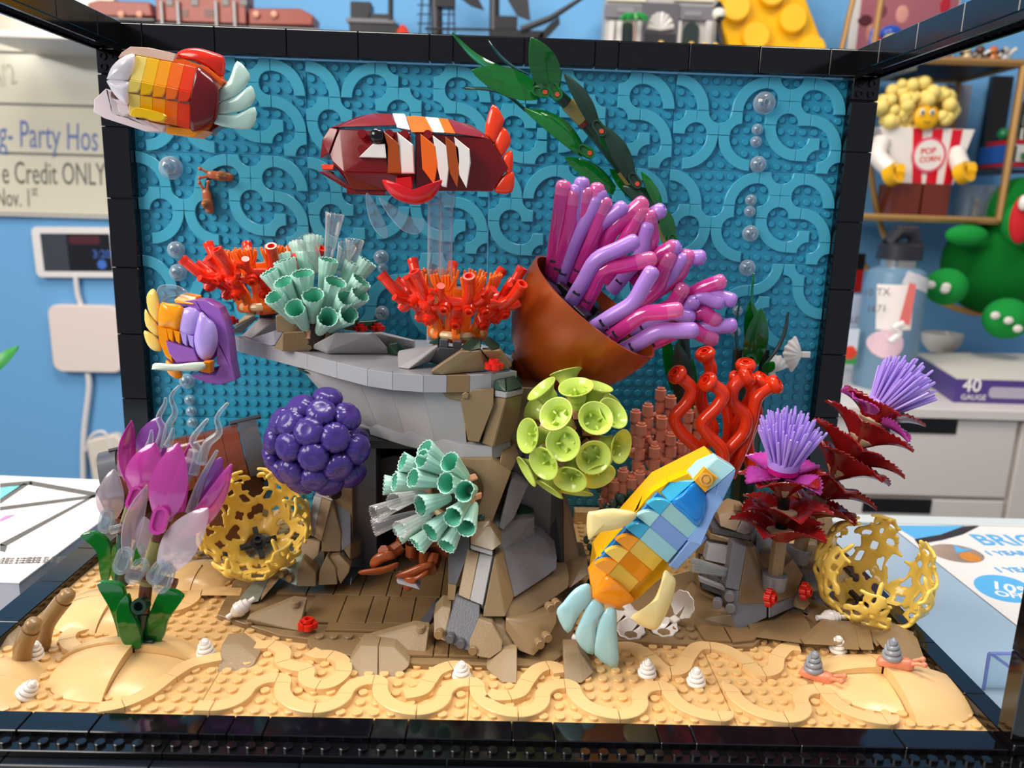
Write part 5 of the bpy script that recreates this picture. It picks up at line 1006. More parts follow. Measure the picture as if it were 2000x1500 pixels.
# ------------------------------------------------------------------ fish
FC = {}
def fc(h, r=.16): return plastic('fish_'+h[1:], h, r)
def fpart(t, name, pts, Y, th, col, lab=None, sm=0, bev=None):
    p2 = smoothpoly(pts, 4) if sm else pts
    return t.add(name, plate(p2, Y, th), fc(col) if isinstance(col, str) else col, label=lab)
def fhull(t, name, pts, th, col, bev=.05): return t.add(name, hullpx(pts, th, bev), fc(col) if isinstance(col, str) else col)
def dome(t, name, pts, Y, h, th, col, cen=None):
    """bulging shell over an outline: rings shrink towards the middle and rise towards the viewer"""
    p2 = smoothpoly(pts, 3); c = cen or (sum(p[0] for p in p2)/len(p2), sum(p[1] for p in p2)/len(p2)); mb = MB(); n = len(p2); v = []
    for k, s in enumerate((1, 1, .85, .62, .35, .12)):
        for (u, w_) in p2: v.append(P(c[0]+(u-c[0])*s, c[1]+(w_-c[1])*s, Y+(th if k == 0 else -h*math.sqrt(max(0, 1-s*s)))))
    f = [[k*n+i, k*n+(i+1) % n, (k+1)*n+(i+1) % n, (k+1)*n+i] for k in range(5) for i in range(n)]+[[5*n+i for i in range(n)]]
    mb.add(v, f); bm = bmesh.new(); vs = [bm.verts.new(p) for p in mb.v]
    for ff in mb.f: bm.faces.new([vs[i] for i in ff])
    bmesh.ops.recalc_face_normals(bm, faces=bm.faces); mb.f = [[x.index for x in ff.verts] for ff in bm.faces] if bm.verts.index_update() is None else mb.f; bm.free()
    return t.add(name, mb, fc(col), smooth=60)
# rainbow fish, top left
Y = 18.5; t = Thing('fish', 'white to red striped rainbow fish at the top left corner', 'fish', P(310, 180, Y+2), 'brick-built fish')
fhull(t, 'body', [(232, 112, Y+.8), (345, 108, Y+.8), (410, 135, Y+.8), (425, 200, Y+.8), (395, 258, Y+.8), (255, 232, Y+.8), (222, 160, Y+.8)], 3, '#c9711c')
dome(t, 'head', [(264, 108), (240, 111), (219, 129), (210, 150), (212, 155), (253, 157)], Y, .5, .8, '#efe7ec'); dome(t, 'head', [(211, 156), (213, 168), (228, 190), (250, 205), (253, 180), (253, 158)], Y, .5, .8, '#efe7ec')
up = [(264, 108), (288, 112), (312, 117), (336, 121), (361, 126), (384, 132)]; lo = [(253, 156), (277, 160), (301, 165), (325, 169), (349, 174), (375, 180)]
cl = ['#efd469', '#f2b90f', '#f79a0b', '#f26a16', '#e63a14']
for k in range(5): fhull(t, 'stripe', [(*up[k], Y+.3), (*up[k+1], Y+.3), (*lo[k+1], Y-.25), (*lo[k], Y-.25)], .5, cl[k])
lo2 = [(249, 181), (274, 186), (298, 190), (324, 195), (348, 199), (372, 205)]; bt = [(252, 225), (276, 230), (299, 237), (322, 240), (346, 246), (371, 252)]
for k in range(5):
    a, b, c, d = lo[k], lo[k+1], lo2[k+1], lo2[k]; q = [a, b, (b[0]-2, b[1]+12), ((c[0]+d[0])/2+6, (c[1]+d[1])/2-3), (d[0], d[1]-1)]
    fpart(t, 'scale', q, Y-.25, .3, cl[k]); fhull(t, 'stripe', [(*lo2[k], Y-.15), (*lo2[k+1], Y-.15), (*bt[k+1], Y+.4), (*bt[k], Y+.4)], .5, cl[k])
fpart(t, 'scale_bed', [(250, 158), (374, 181), (372, 206), (249, 182)], Y+.0, .4, '#a9867a')
dome(t, 'rear', [(384, 132), (402, 140), (420, 158), (428, 181), (424, 228), (411, 246), (390, 255), (371, 252), (372, 207), (375, 180)], Y, .6, .8, '#6a0a10', (372, 195))
fpart(t, 'fin', [(255, 222), (267, 210), (321, 223), (315, 237), (279, 231), (256, 227)], Y-.5, .3, '#f4c11a', sm=1)
fhull(t, 'belly', [(325, 246, Y+.5), (399, 254, Y+.5), (378, 268, Y+.6), (325, 261, Y+.5)], 2, '#f0941a')
fpart(t, 'crest', [(231, 112), (238, 102), (255, 91), (291, 93), (345, 105), (340, 121), (288, 112), (264, 107)], Y+.5, 1.2, '#ecc9b4')
fpart(t, 'crest', [(339, 115), (363, 117), (405, 131), (438, 159), (432, 168), (414, 149), (384, 132), (339, 121)], Y+.5, 1.2, '#f0641a')
dome(t, 'dorsal_fin', [(345, 105), (360, 96), (387, 94), (420, 103), (439, 114), (436, 150), (414, 136), (378, 119), (351, 113)], Y+1, .5, .3, '#e02a12')
for pts in ([(426, 177), (447, 156), (463, 119), (487, 144), (483, 165), (459, 188), (429, 198)], [(428, 201), (459, 189), (490, 167), (498, 195), (480, 213), (450, 222), (425, 222)], [(423, 224), (462, 223), (498, 209), (496, 246), (468, 252), (419, 242)]): dome(t, 'tail_fin', pts, Y+.8, .25, .25, '#bfe0d2')
fpart(t, 'jaw', [(184, 195), (207, 173), (216, 178), (217, 222), (260, 232), (324, 246), (318, 257), (285, 257), (204, 231), (183, 219)], Y+.8, 1.2, '#e3d3d6'); fpart(t, 'gill', [(229, 203), (251, 207), (256, 222), (244, 226), (232, 218)], Y+.5, .4, '#e3d3d6')
fpart(t, 'hanger', [(415, 235), (425, 238), (432, 244), (405, 262), (398, 255)], Y+2, 1.2, '#5a0a0e')
# dark red striped fish on its clear column
Y = 15.0; t = Thing('fish', 'dark red fish with orange and white stripes on a clear column', 'fish', P(810, 300, Y+2), 'brick-built fish'); DR = '#75080d'
Z1 = Y-.2
fhull(t, 'head_side', [(644, 302, Y+.5), (662, 252, Y+.7), (800, 258, Y), (809, 339, Z1), (671, 336, Z1), (648, 314, Y+.3)], 4, DR); fhull(t, 'head_lower', [(648, 316, Y+.3), (671, 338, Z1), (809, 341, Z1), (806, 371, Y+.4), (752, 373, Y+.4), (688, 370, Y+.5)], 4, DR)
fhull(t, 'snout', [(625, 309, Y+1), (629, 273, Y+1), (644, 249, Y+1), (660, 252, Y+.6), (642, 300, Y+.4)], 3, DR); fhull(t, 'jaw', [(621, 335, Y+1), (641, 333, Y+.6), (692, 369, Y+.6), (677, 370, Y+1)], 2.4, DR)
fhull(t, 'mouth', [(627, 321, Y+1), (653, 321, Y+.6), (650, 332, Y+.6), (629, 332, Y+1)], 2, '#f0441c')
fhull(t, 'back', [(644, 249, Y+1.2), (662, 248, Y+.6), (775, 245, Y+.3), (764, 222, Y+2), (728, 221, Y+2), (698, 228, Y+2)], 2.4, '#7f0b10')
fhull(t, 'white_band_top', [(766, 221, Y+2), (790, 222, Y+2), (801, 254, Y+.1), (775, 249, Y+.1)], 2, '#f3ece4'); fhull(t, 'rear_side', [(811, 258, Y+.4), (956, 270, Y+.8), (992, 327, Y+.9), (962, 373, Y+1), (812, 372, Y+.5)], 4, DR)
fpart(t, 'cheek', [(701, 307), (728, 281), (756, 281), (757, 309)], Y-.45, .5, '#f3ece4')
for pts, c in (([(749, 256), (781, 282), (784, 339), (757, 338), (757, 285)], '#a94a14'), ([(775, 258), (806, 282), (809, 339), (784, 339), (782, 280)], '#f3ece4'), ([(821, 261), (851, 285), (856, 315), (848, 360), (825, 330)], '#f06a14'), ([(845, 264), (872, 285), (877, 330), (872, 366), (863, 364), (855, 330)], '#f3ece4'), ([(869, 266), (896, 287), (899, 315), (893, 366), (879, 339)], '#a94a14'), ([(887, 267), (917, 291), (919, 318), (911, 367), (897, 342)], '#f3ece4')): fpart(t, 'stripe', pts, Y-.5, .7, c)
for pts, c in (([(794, 227), (810, 226), (830, 228), (846, 258), (803, 258)], '#f06a14'), ([(830, 228), (856, 230), (868, 259), (846, 258)], '#f3ece4'), ([(856, 230), (875, 232), (890, 261), (868, 259)], '#f06a14')): fhull(t, 'back_band', [(u, v, Y+1.8 if v < 240 else Y+.1) for u, v in pts], 2, c)
fhull(t, 'back', [(875, 232, Y+2), (917, 243, Y+2), (953, 265, Y+1), (956, 271, Y+.8), (890, 261, Y+.2)], 2.4, '#8a1a1e')
t.add('eye', MB().ball(P(737, 266, Y-.3), .56), plastic('eye_black', '#0c0c10', .04))
for u, v in ((708, 263), (708, 293), (761, 263), (791, 264), (836, 264)): t.add('stud', MB().lathe([(.3, -.1), (.3, .22)], 14, frame(P(u, v, Y-.1), -CFW)), fc(DR))
for pts in ([(947, 258), (962, 204), (984, 231), (980, 249), (965, 282)], [(965, 279), (983, 248), (998, 276), (980, 306), (972, 300)], [(980, 309), (1000, 294), (1001, 333), (989, 339)], [(980, 345), (1003, 336), (1000, 375), (965, 374)]): dome(t, 'tail_fin', pts, Y+1.2, .25, .3, '#ee3c14')
dome(t, 'fin', [(747, 357), (755, 351), (785, 366), (830, 369), (860, 351), (862, 360), (845, 387), (812, 400), (770, 387)], Y-1.4, .6, .4, '#d8141c'); fpart(t, 'fin_hinge', [(773, 348), (803, 345), (806, 368), (775, 366)], Y-.8, .8, '#c01018')
fhull(t, 'keel', [(677, 368, Y+.8), (752, 372, Y+.5), (752, 382, Y+.5), (676, 378, Y+.8)], 3, DR)
t.add('pelvic_fin', plate(smoothpoly([(714, 384), (722, 380), (745, 420), (757, 450), (753, 466), (738, 456), (722, 430)]), Y+.3, .2), CLEAR, label='clear fin'); t.add('pelvic_fin', plate(smoothpoly([(740, 386), (762, 398), (798, 424), (829, 429), (818, 457), (786, 450), (757, 418)]), Y-.4, .2), CLEAR, label='clear fin')
cl_ = Thing('clear_column', 'clear column holding up the dark red striped fish', 'column', P(862, 640, Y+3.2))
for du in (-11, 12):
    b, tp = P(860+du, 520, Y+3.2), P(860+du, 378, Y+3.2); b.x = tp.x; b.z = 19.4
    cl_.add('rod', MB().lathe([(.5, 0), (.5, tp.z-b.z)], 18, Matrix.Translation(b)), CLEAR)
cl_.add('sleeve', MB().bbox(-1.05, 1.05, -.55, .55, 0, .9, .08, Matrix.Translation(P(861, 400, Y+3.2))), CLEAR)
# purple and orange fish at the left
Y = 19.5; t = Thing('fish', 'purple and orange fish with pale yellow tail near the left post', 'fish', P(370, 660, Y+2), 'brick-built fish'); PU, LI, OR = '#9a62be', '#b49be6', '#f59a0c'
fhull(t, 'body', [(320, 600, Y+.9), (392, 598, Y+.9), (420, 625, Y+.9), (428, 690, Y+.9), (400, 720, Y+.9), (330, 715, Y+.9), (310, 650, Y+.9)], 3, '#7b42a6')
dome(t, 'tail_dome', [(313, 594), (328, 592), (359, 601), (350, 646), (324, 640), (309, 634)], Y+.1, .5, .8, OR, (340, 620)); fpart(t, 'tail_base', [(308, 636), (325, 641), (330, 664), (334, 690), (338, 709), (322, 694), (311, 665)], Y+.1, .6, OR)
dome(t, 'side', [(359, 602), (390, 609), (380, 655), (350, 646)], Y, .4, .8, LI); dome(t, 'head', [(390, 610), (407, 621), (421, 635), (426, 665), (417, 694), (402, 704), (388, 696), (380, 676), (379, 655)], Y-.1, .6, .9, LI, (392, 655))
for k, c in enumerate([OR, OR, LI, LI]): a = 325+k*13.5; fpart(t, 'scale', [(a, 641+k*4), (a+13, 645+k*4), (a+13, 668+k*4), (a+5, 662+k*4)], Y-.2, .3, c)
fpart(t, 'flank', [(324, 665), (379, 682), (388, 706), (346, 709), (330, 690)], Y-.1, .7, PU)
fpart(t, 'crest', [(352, 589), (381, 585), (403, 587), (428, 602), (441, 630), (448, 666), (452, 711), (454, 725), (424, 711), (426, 663), (415, 627), (403, 613), (376, 601)], Y+.4, 1.4, PU)
fpart(t, 'chin', [(372, 733), (423, 733), (432, 712), (453, 711), (460, 743), (432, 751), (405, 748), (378, 738)], Y+.4, 1.4, PU)
dome(t, 'side_fin', [(297, 719), (303, 709), (345, 711), (396, 707), (396, 723), (345, 725), (300, 722)], Y-1.2, .3, .3, '#d8e6d6'); fhull(t, 'fin_clip', [(394, 707, Y-1.1), (411, 707, Y-1), (411, 730, Y-.6), (390, 726, Y-.6)], .9, '#e8890c')
for pts in ([(286, 580), (297, 564), (306, 571), (312, 595), (309, 630), (292, 613)], [(283, 604), (292, 614), (309, 637), (309, 658), (285, 637)], [(282, 645), (309, 661), (315, 685), (297, 683), (285, 667)]): dome(t, 'tail_fin', pts, Y+.6, .25, .3, '#f0cf66')
t.add('dorsal_fin', plate(smoothpoly([(306, 568), (318, 556), (348, 559), (367, 576), (330, 580), (310, 598)]), Y+.6, .2), CLEAR, label='clear fin')
fhull(t, 'crest_brick', [(339, 586, Y+.3), (354, 574, Y+1), (384, 580, Y+1), (378, 595, Y+.2), (342, 592, Y+.2)], 1.2, OR); dome(t, 'belly_fin', [(324, 703), (340, 712), (357, 733), (345, 740), (327, 727)], Y+.3, .3, .4, OR)
# blue and yellow fish, lower right
Y = 5.4; t = Thing('fish', 'blue and yellow fish diving tail first at the lower right', 'fish', P(1290, 1050, Y+2), 'brick-built fish')
fhull(t, 'body', [(1400, 900, Y+1), (1432, 925, Y+1), (1405, 985, Y+.9), (1365, 1062, Y+.9), (1310, 1112, Y+.9), (1245, 1170, Y+.9), (1205, 1185, Y+1), (1160, 1160, Y+1), (1168, 1098, Y+.9), (1225, 1028, Y+.9), (1290, 955, Y+.9), (1350, 925, Y+1)], 3.2, '#f0b21c')
fpart(t, 'back_edge', [(1344, 924), (1310, 938), (1275, 959), (1260, 974), (1250, 1003), (1227, 1025), (1170, 1088), (1166, 1100), (1186, 1122), (1310, 981), (1290, 960), (1305, 940), (1358, 938)], Y+.3, .8, '#f5b90f')
fhull(t, 'head', [(1347, 930, Y+.5), (1368, 908, Y+.5), (1401, 894, Y+.4), (1437, 916, Y+.3), (1398, 948, Y-.1), (1378, 962, Y), (1355, 938, Y)], 1, '#a9dbe0')
fpart(t, 'eye_tile', [(1377, 913), (1402, 933), (1378, 962), (1355, 938)], Y-.3, .3, '#f0a50f'); t.add('eye', MB().lathe([(.42, 0), (.42, .18), (.3, .2), (.3, .12), (.2, .12), (.2, .26), (0, .26)], 18, frame(P(1378, 936, Y-.38), -CFW)), plastic('eye_amber', '#d8a24a', .1))
fhull(t, 'belly_strip', [(1437, 917, Y+.3), (1434, 932, Y+.3), (1411, 980, Y+.3), (1398, 970, Y+.1), (1402, 946, Y+0)], 1.4, '#8fb4ea'); fpart(t, 'belly_strip', [(1399, 946), (1412, 978), (1396, 1004), (1368, 1065), (1343, 1056), (1366, 1028), (1381, 992), (1378, 966)], Y+.2, 1.4, '#8fb4ea')
fhull(t, 'belly_strip', [(1345, 1058, Y+.2), (1369, 1065, Y+.4), (1382, 1050, Y+.6), (1322, 1113, Y+.5), (1306, 1106, Y+.4)], 1.2, '#8fb4ea')
dome(t, 'gill_dome', [(1309, 982), (1335, 960), (1359, 941), (1376, 962), (1380, 992), (1365, 1029), (1338, 1008)], Y, .4, .7, '#0f84d8', (1330, 975)); fhull(t, 'shoulder', [(1309, 982, Y-.2), (1288, 960, Y+.3), (1305, 939, Y+.4), (1358, 939, Y)], .7, '#3fb0d6')
A0, A1 = (1310, 982), (1365, 1029); stp = (-20.4, 23.6)
for k, c in enumerate(['#a8dcd8', '#86a9e6', '#a4dce2', '#f4c84e', '#f5920f', '#f4c84e']):
    o_ = (stp[0]*k, stp[1]*k); w_ = 1-.05*k*(k > 2); a = (A0[0]+o_[0], A0[1]+o_[1]); b = (a[0]+(A1[0]-A0[0])*w_, a[1]+(A1[1]-A0[1])*w_); a2 = (a[0]+stp[0], a[1]+stp[1]); b2 = (b[0]+stp[0]*1.0, b[1]+stp[1]*1.0)
    fhull(t, 'stripe', [(*a, Y-.3), (*b, Y+.3), (*b2, Y+.3), (*a2, Y-.3)], .6, c)
for k, c in enumerate(['#3fb0d6', '#a8dcd8', '#3fb0d6', '#f59a14', '#f4c84e', '#f59a14']):
    a = (A0[0]+stp[0]*k, A0[1]+stp[1]*k); e1 = (-27, -21); e2 = stp
    fpart(t, 'scale_bed', [a, (a[0]+e1[0], a[1]+e1[1]), (a[0]+e1[0]+e2[0], a[1]+e1[1]+e2[1]), (a[0]+e2[0], a[1]+e2[1])], Y+.1, .4, '#1277bd')
    q = [(a[0]+e2[0], a[1]+e2[1]), a]+[(a[0]+e2[0]+(-e2[0])*math.cos(th_)+e1[0]*math.sin(th_), a[1]+e2[1]+(-e2[1])*math.cos(th_)+e1[1]*math.sin(th_)) for th_ in (.25, .5, .75, 1.0, 1.3, 1.55)]
    fpart(t, 'scale', q, Y-.3, .3, c)
dome(t, 'rear_dome', [(1187, 1122), (1238, 1168), (1220, 1182), (1202, 1187), (1157, 1167), (1170, 1142)], Y, .5, .8, '#f5920f', (1205, 1140)); fhull(t, 'rear_slope', [(1150, 1119, Y+.6), (1167, 1098, Y+.5), (1186, 1122, Y-.2), (1157, 1163, Y+.2)], .8, '#f59a14')
for pts in ([(1147, 1005), (1161, 998), (1200, 993), (1245, 1004), (1215, 1031), (1170, 1040), (1149, 1054)], [(1298, 1114), (1311, 1122), (1320, 1136), (1313, 1170), (1295, 1212), (1274, 1231), (1233, 1207), (1252, 1191), (1277, 1170), (1290, 1140)]): dome(t, 'side_fin', pts, Y-.8, .35, .35, '#f3dc96')
for pts in ([(1087, 1197), (1100, 1176), (1124, 1149), (1150, 1140), (1157, 1168), (1130, 1203), (1109, 1237)], [(1124, 1248), (1133, 1212), (1157, 1170), (1181, 1185), (1166, 1218), (1158, 1279)], [(1161, 1278), (1163, 1236), (1178, 1194), (1202, 1188), (1205, 1230), (1206, 1305)]): dome(t, 'tail_fin', pts, Y+.3, .3, .35, '#a9d9e0')
rods = MB()
for k in range(5): rods.tube([P(1350, 1090+k*6, 9.5), P(1420, 1112+k*3, 12.5)], .12, 6)
hl = Thing('clear_rods', 'thin clear rods fixing the blue fish to the rock', 'rods', P(1385, 1100, 11)); hl.add('rod', rods, CLEAR)

# ------------------------------------------------------------------ crab and cannon
CRB = plastic('crab_brown', '#8c4420', .3)
t = Thing('crab', 'dark orange crab with black ball eyes lurking in the cave', 'crab', P(830, 1110, 12.5)); Y = 13
t.add('body', hullpx([(790, 1075, Y), (870, 1062, Y), (880, 1090, Y), (850, 1100, Y), (800, 1096, Y)], 3, .1), CRB); t.add('shell', hullpx([(770, 1058, Y+1), (800, 1040, Y+2), (870, 1040, Y+2), (885, 1066, Y+1), (840, 1074, Y+.5)], 3, .1), CRB)
for u, v in ((803, 1057), (829, 1069)): o = t.add('eye_stalk', MB().lathe([(.42, -.9), (.42, 0)], 14, Matrix.Translation(P(u, v+6, Y-.4))), CRB); t.add('eye', MB().ball(P(u, v, Y-.4), .42), plastic('eye_black', '#0c0c10', .04), parent=o)
for pts, c in (([(780, 1068), (762, 1080), (748, 1078)], None), ([(850, 1085), (845, 1105), (840, 1112)], None)): t.add('arm', MB().tube([P(u, v, Y-.3-.6*i) for i, (u, v) in enumerate(pts)], .5, 8), CRB)
for pts, Yk in (([(764, 1076), (742, 1078), (726, 1090), (722, 1104), (732, 1110), (750, 1098), (772, 1090)], Y-1.6), ([(776, 1098), (748, 1106), (704, 1114), (704, 1122), (742, 1122), (770, 1112), (778, 1104)], Y-1.8), ([(842, 1098), (818, 1102), (776, 1121), (776, 1128), (800, 1130), (832, 1114), (846, 1106)], Y-2.2), ([(836, 1112), (812, 1124), (790, 1128), (787, 1146), (796, 1155), (806, 1150), (818, 1132), (838, 1122)], Y-2.3)): dome(t, 'claw', pts, Yk, .35, .4, '#9a4a22')
t.add('rock_foot', hullpx([(774, 1132, 10.6), (812, 1140, 10.4), (820, 1152, 10), (776, 1140, 10.4)], 1.5, .04), GRAY)
BRL = plastic('barrel_brown', '#7a3d2a', .14)
t = Thing('treasure_chest', 'dark brown round-lidded chest with grey end bands lying behind the yellow coral', 'chest', P(360, 1010, 22))
a, b = P(226, 950, 19.5), P(512, 880, 23.5); ax = (b-a).normalized(); L = (b-a).length; M = frame(a, ax, Vector((0, 0, 1)))
def half(x0, x1, r, th=.3): 
    mb = MB(); v, f = [], []; n = 14
    for x in (x0, x1):
        for rr in (r, r-th):
            for i in range(n+1): g = -PI*.62+PI*1.24*i/n; v.append((rr*math.cos(g), rr*math.sin(g), x))
    m = n+1
    for i in range(n): f += [[i, i+1, 2*m+i+1, 2*m+i], [m+i+1, m+i, 3*m+i, 3*m+i+1], [i+1, i, m+i, m+i+1], [2*m+i, 2*m+i+1, 3*m+i+1, 3*m+i]]
    return mb.add(v, f, M)
R = 2.7; st = (L-2.2)/7
t.add('end_band', half(-.6, .7, R+.22, .6), DGRAY); t.add('end_band', half(L-1.4, L+.1, R+.22, .6), DGRAY)
for k in range(7): t.add('lid_stave', half(.75+k*st, .72+(k+1)*st, R), BRL)
t.add('end_cap', MB().cyl(R-.1, L-.3, L+.0, 24, M), plastic('chest_end', '#10262a', .3)); t.add('end_cap', MB().cyl(R-.15, -.3, 0, 24, M), BRL)
t.add('lid_rail', MB().tube([a+Vector((0, 0, R+.35))-ax*.3, a+Vector((0, 0, R+.35))+ax*2], .16, 6), DGRAY); t.add('lid_rail', MB().tube([b+Vector((0, 0, R+.3))-ax*2.5, b+Vector((0, 0, R+.3))], .2, 6), DGRAY)
t.add('box', hullpx([(215, 985, 19), (500, 905, 23), (520, 960, 22.5), (500, 1060, 21), (300, 1085, 17.5), (230, 1030, 18)], 4, .05), plastic('chest_box', '#6a3d22', .2))
t.add('corner', hullpx([(186, 960, 19), (200, 940, 19.2), (222, 1000, 18.6), (232, 1030, 18.2), (214, 1018, 18.4)], 1, .05), DGRAY)
# ------------------------------------------------------------------ the shop behind
WALLB = plastic('wall_blue_paint', '#6aa6d6', .75, bump=.15, bscale=40); FLR = plastic('floor_grey', '#8f8a84', .5)
YB = 200
def struct(name, mb, mat, label=None, parent=None): 
    o = single(name, mb, mat, kind='structure'); return o
struct('wall_back', MB().box(-420, 420, YB, YB+8, -118, 260), WALLB)
struct('floor', MB().box(-420, 420, -160, YB, -122, -118), FLR)
PAPER = plastic('paper_white', '#f3e9e2', .5); WOODW = plastic('white_lacquer', '#e6dcd3', .3); GOLD = plastic('gold_metal', '#b98d55', .35, metal=.5)
def txt(body, size, M, mat, shear=0, ext=.02, bold=0, align='LEFT'):
    c = bpy.data.curves.new('lettering', 'FONT'); c.body = body; c.size = size*S; c.extrude = ext*S; c.shear = shear; c.offset = bold*S; c.align_x = align; c.resolution_u = 3
    o = bpy.data.objects.new('tmp', c); C.objects.link(o); dg = bpy.context.evaluated_depsgraph_get()
    me = bpy.data.meshes.new_from_object(o.evaluated_get(dg)); bpy.data.objects.remove(o); me.name = 'lettering'; me.materials.clear(); me.materials.append(mat); return me
def wallM(u, v, Y, rot=0): return frame(P(u, v, Y), (0, -1, 0), (math.cos(rot), 0, math.sin(rot)))
kk = lambda Y: spp(P(1000, 400, Y))
ct = Thing('counter', 'pale blue glass counter top under the aquarium', 'counter', (0, 0, -118))
GLC = plastic('counter_glass', '#a9bdcc', .08); GLE = plastic('counter_edge', '#dfe3df', .3)
ct.add('glass_top', MB().bbox(-150, 150, -30, 47, -6.9, -6.02, .1), GLC); ct.add('rear_edge', MB().bbox(-150, 150, 47.1, 49.5, -8.5, -5.7, .1), GLE); ct.add('cabinet', MB().box(-149, 149, -28, 46, -117.9, -7), plastic('cabinet_white', '#d5d5d5', .4))
# whiteboard
WB = plastic('whiteboard_panel', '#d9d2bd', .12); Y = YB-1.2
wb = Thing('whiteboard', 'panelled white board with handwriting on the blue wall at left', 'whiteboard', P(60, 420, YB))
for v0, v1 in ((-80, 102), (107, 203), (208, 299), (304, 417)):
    q = [P(-340, v0-12, Y), P(222, v0+4, Y), P(222, v1+4, Y), P(-340, v1-12, Y)]; wb.add('board_panel', MB().hull([(p.x, y, p.z) for p in q for y in (Y, YB-.1)], .1), WB)
wb.add('board_trim', MB().hull([(p.x, y, p.z) for p in (P(-340, 406, Y), P(224, 422, Y), P(224, 428, Y), P(-340, 412, Y)) for y in (Y-.6, YB-.1)], .05), plastic('trim_grey', '#b9b7b2', .4))
wb.add('board_trim', MB().hull([(p.x, y, p.z) for p in (P(-340, -100, Y), P(224, -80, Y), P(224, 424, Y), P(-340, 410, Y)) for y in (YB-.5, YB-.1)], .05), plastic('seam_grey', '#8f8d86', .5))
INKB = plastic('ink_blue', '#5a6fa8', .5); INKK = plastic('ink_black', '#57524a', .5); k = kk(Y)
for body, u, v, px, m_, r in (('ing- Party Hos', -30, 283, 62, INKB, -.02), ('e Credit ONLY', 4, 358, 52, INKK, .015), ('Nov. 1', -8, 402, 42, INKK, .01), ('st', 62, 382, 26, INKK, .01), ("4/'2", -5, 172, 46, plastic('ink_faint', '#b3ab95', .5), .25)):
    wb.add('lettering', txt(body, px*k*1.15, None, m_, .12), m_, wallM(u, v, Y-.06, r) @ Matrix.Diagonal((.52, 1, 1, 1)), label='handwritten marker lettering')
# tablet, router, cable, adapter
Y = YB-1.6; k = kk(Y)
def rrect(w, h, r, n=5): return ARC(w/2-r, h/2-r, r, 0, PI/2, n)+ARC(-w/2+r, h/2-r, r, PI/2, PI, n)+ARC(-w/2+r, -h/2+r, r, PI, 1.5*PI, n)+ARC(w/2-r, -h/2+r, r, 1.5*PI, 2*PI, n)
WPL = plastic('device_white', '#e3ddda', .35)
t = Thing('tablet', 'white framed tablet with a dark clock screen mounted on the blue wall', 'tablet', P(152, 543, YB)); M = wallM(152, 493, Y, .025)
t.add('case', MB().prism(rrect(168*k, 98*k, 1.6), -1.4, .6, M, .12), WPL); t.add('screen', MB().prism(rrect(134*k, 73*k, .3), .6, .68, M), plastic('screen_dark', '#17181e', .1)); t.add('screen_panel', MB().prism(rrect(50*k, 72*k, .1), .69, .72, M @ Matrix.Translation((-42*k, 0, 0))), plastic('screen_grey', '#3c4048', .15))
BLU = plastic('screen_blue', '#3f6fc0', .3); t.add('digits', txt('3:20', 22*k, None, BLU), BLU, M @ Matrix.Translation((30*k, -10*k, .7))); t.add('dial', MB().cyl(9*k, .69, .73, 20, M @ Matrix.Translation((47*k, -23*k, 0))), BLU); t.add('wallpaper_patch', MB().prism(rrect(60*k, 16*k, .8), .69, .71, M @ Matrix.Translation((18*k, 24*k, 0))), plastic('screen_red', '#4a1420', .3))  # dull red rounded patch of wallpaper picture on the screen
t = Thing('router', 'white square router box below the tablet on the blue wall', 'router', P(172, 730, YB)); M = wallM(172, 661, Y, .01)
t.add('case', MB().prism(rrect(140*k, 136*k, 3), -1.4, 1.6, M, .35), plastic('router_white', '#e6d6cd', .4)); t.add('foot', MB().prism(rrect(120*k, 118*k, 2), -1.5, -1.2, M), WPL)
t = Thing('power_cable', 'white cable running from tablet past the router to the adapter', 'cable', P(165, 930, YB))
t.add('cord', MB().tube(spline([P(148, 540, Y), P(152, 575, Y), P(160, 600, Y)], 5), .75, 8), WPL); t.add('cord', MB().tube(spline([P(172, 728, Y), P(174, 760, Y), P(164, 850, Y), P(163, 935, Y)], 5), .9, 8), WPL); t.add('cord', MB().tube(spline([P(168, 880, Y-2), P(180, 850, Y-3), P(205, 845, Y-3), P(220, 880, Y-3)], 5), .5, 8), WPL)
t = Thing('power_adapter', 'cream power adapter hanging low on the blue wall behind the chest', 'adapter', P(210, 935, YB)); t.add('body', hullpx([(165, 860, 195), (225, 848, 195), (262, 885, 195), (270, 945, 195), (180, 945, 195)], 4, .8), plastic('adapter_cream', '#ded3c4', .4)); t.add('knob', MB().lathe([(2, 0), (1.6, 1)], 16, wallM(200, 898, 195)), plastic('adapter_grey', '#b7b09c', .4))
single('leaf_tip', leaf(P(-18, 728, 70), P(36, 676, 72), 24), KD if False else plastic('leaf_green', '#2f8a3a', .4), 'green leaf tip entering at the left edge before the blue wall', 'leaf', base=P(-10, 700, 71))
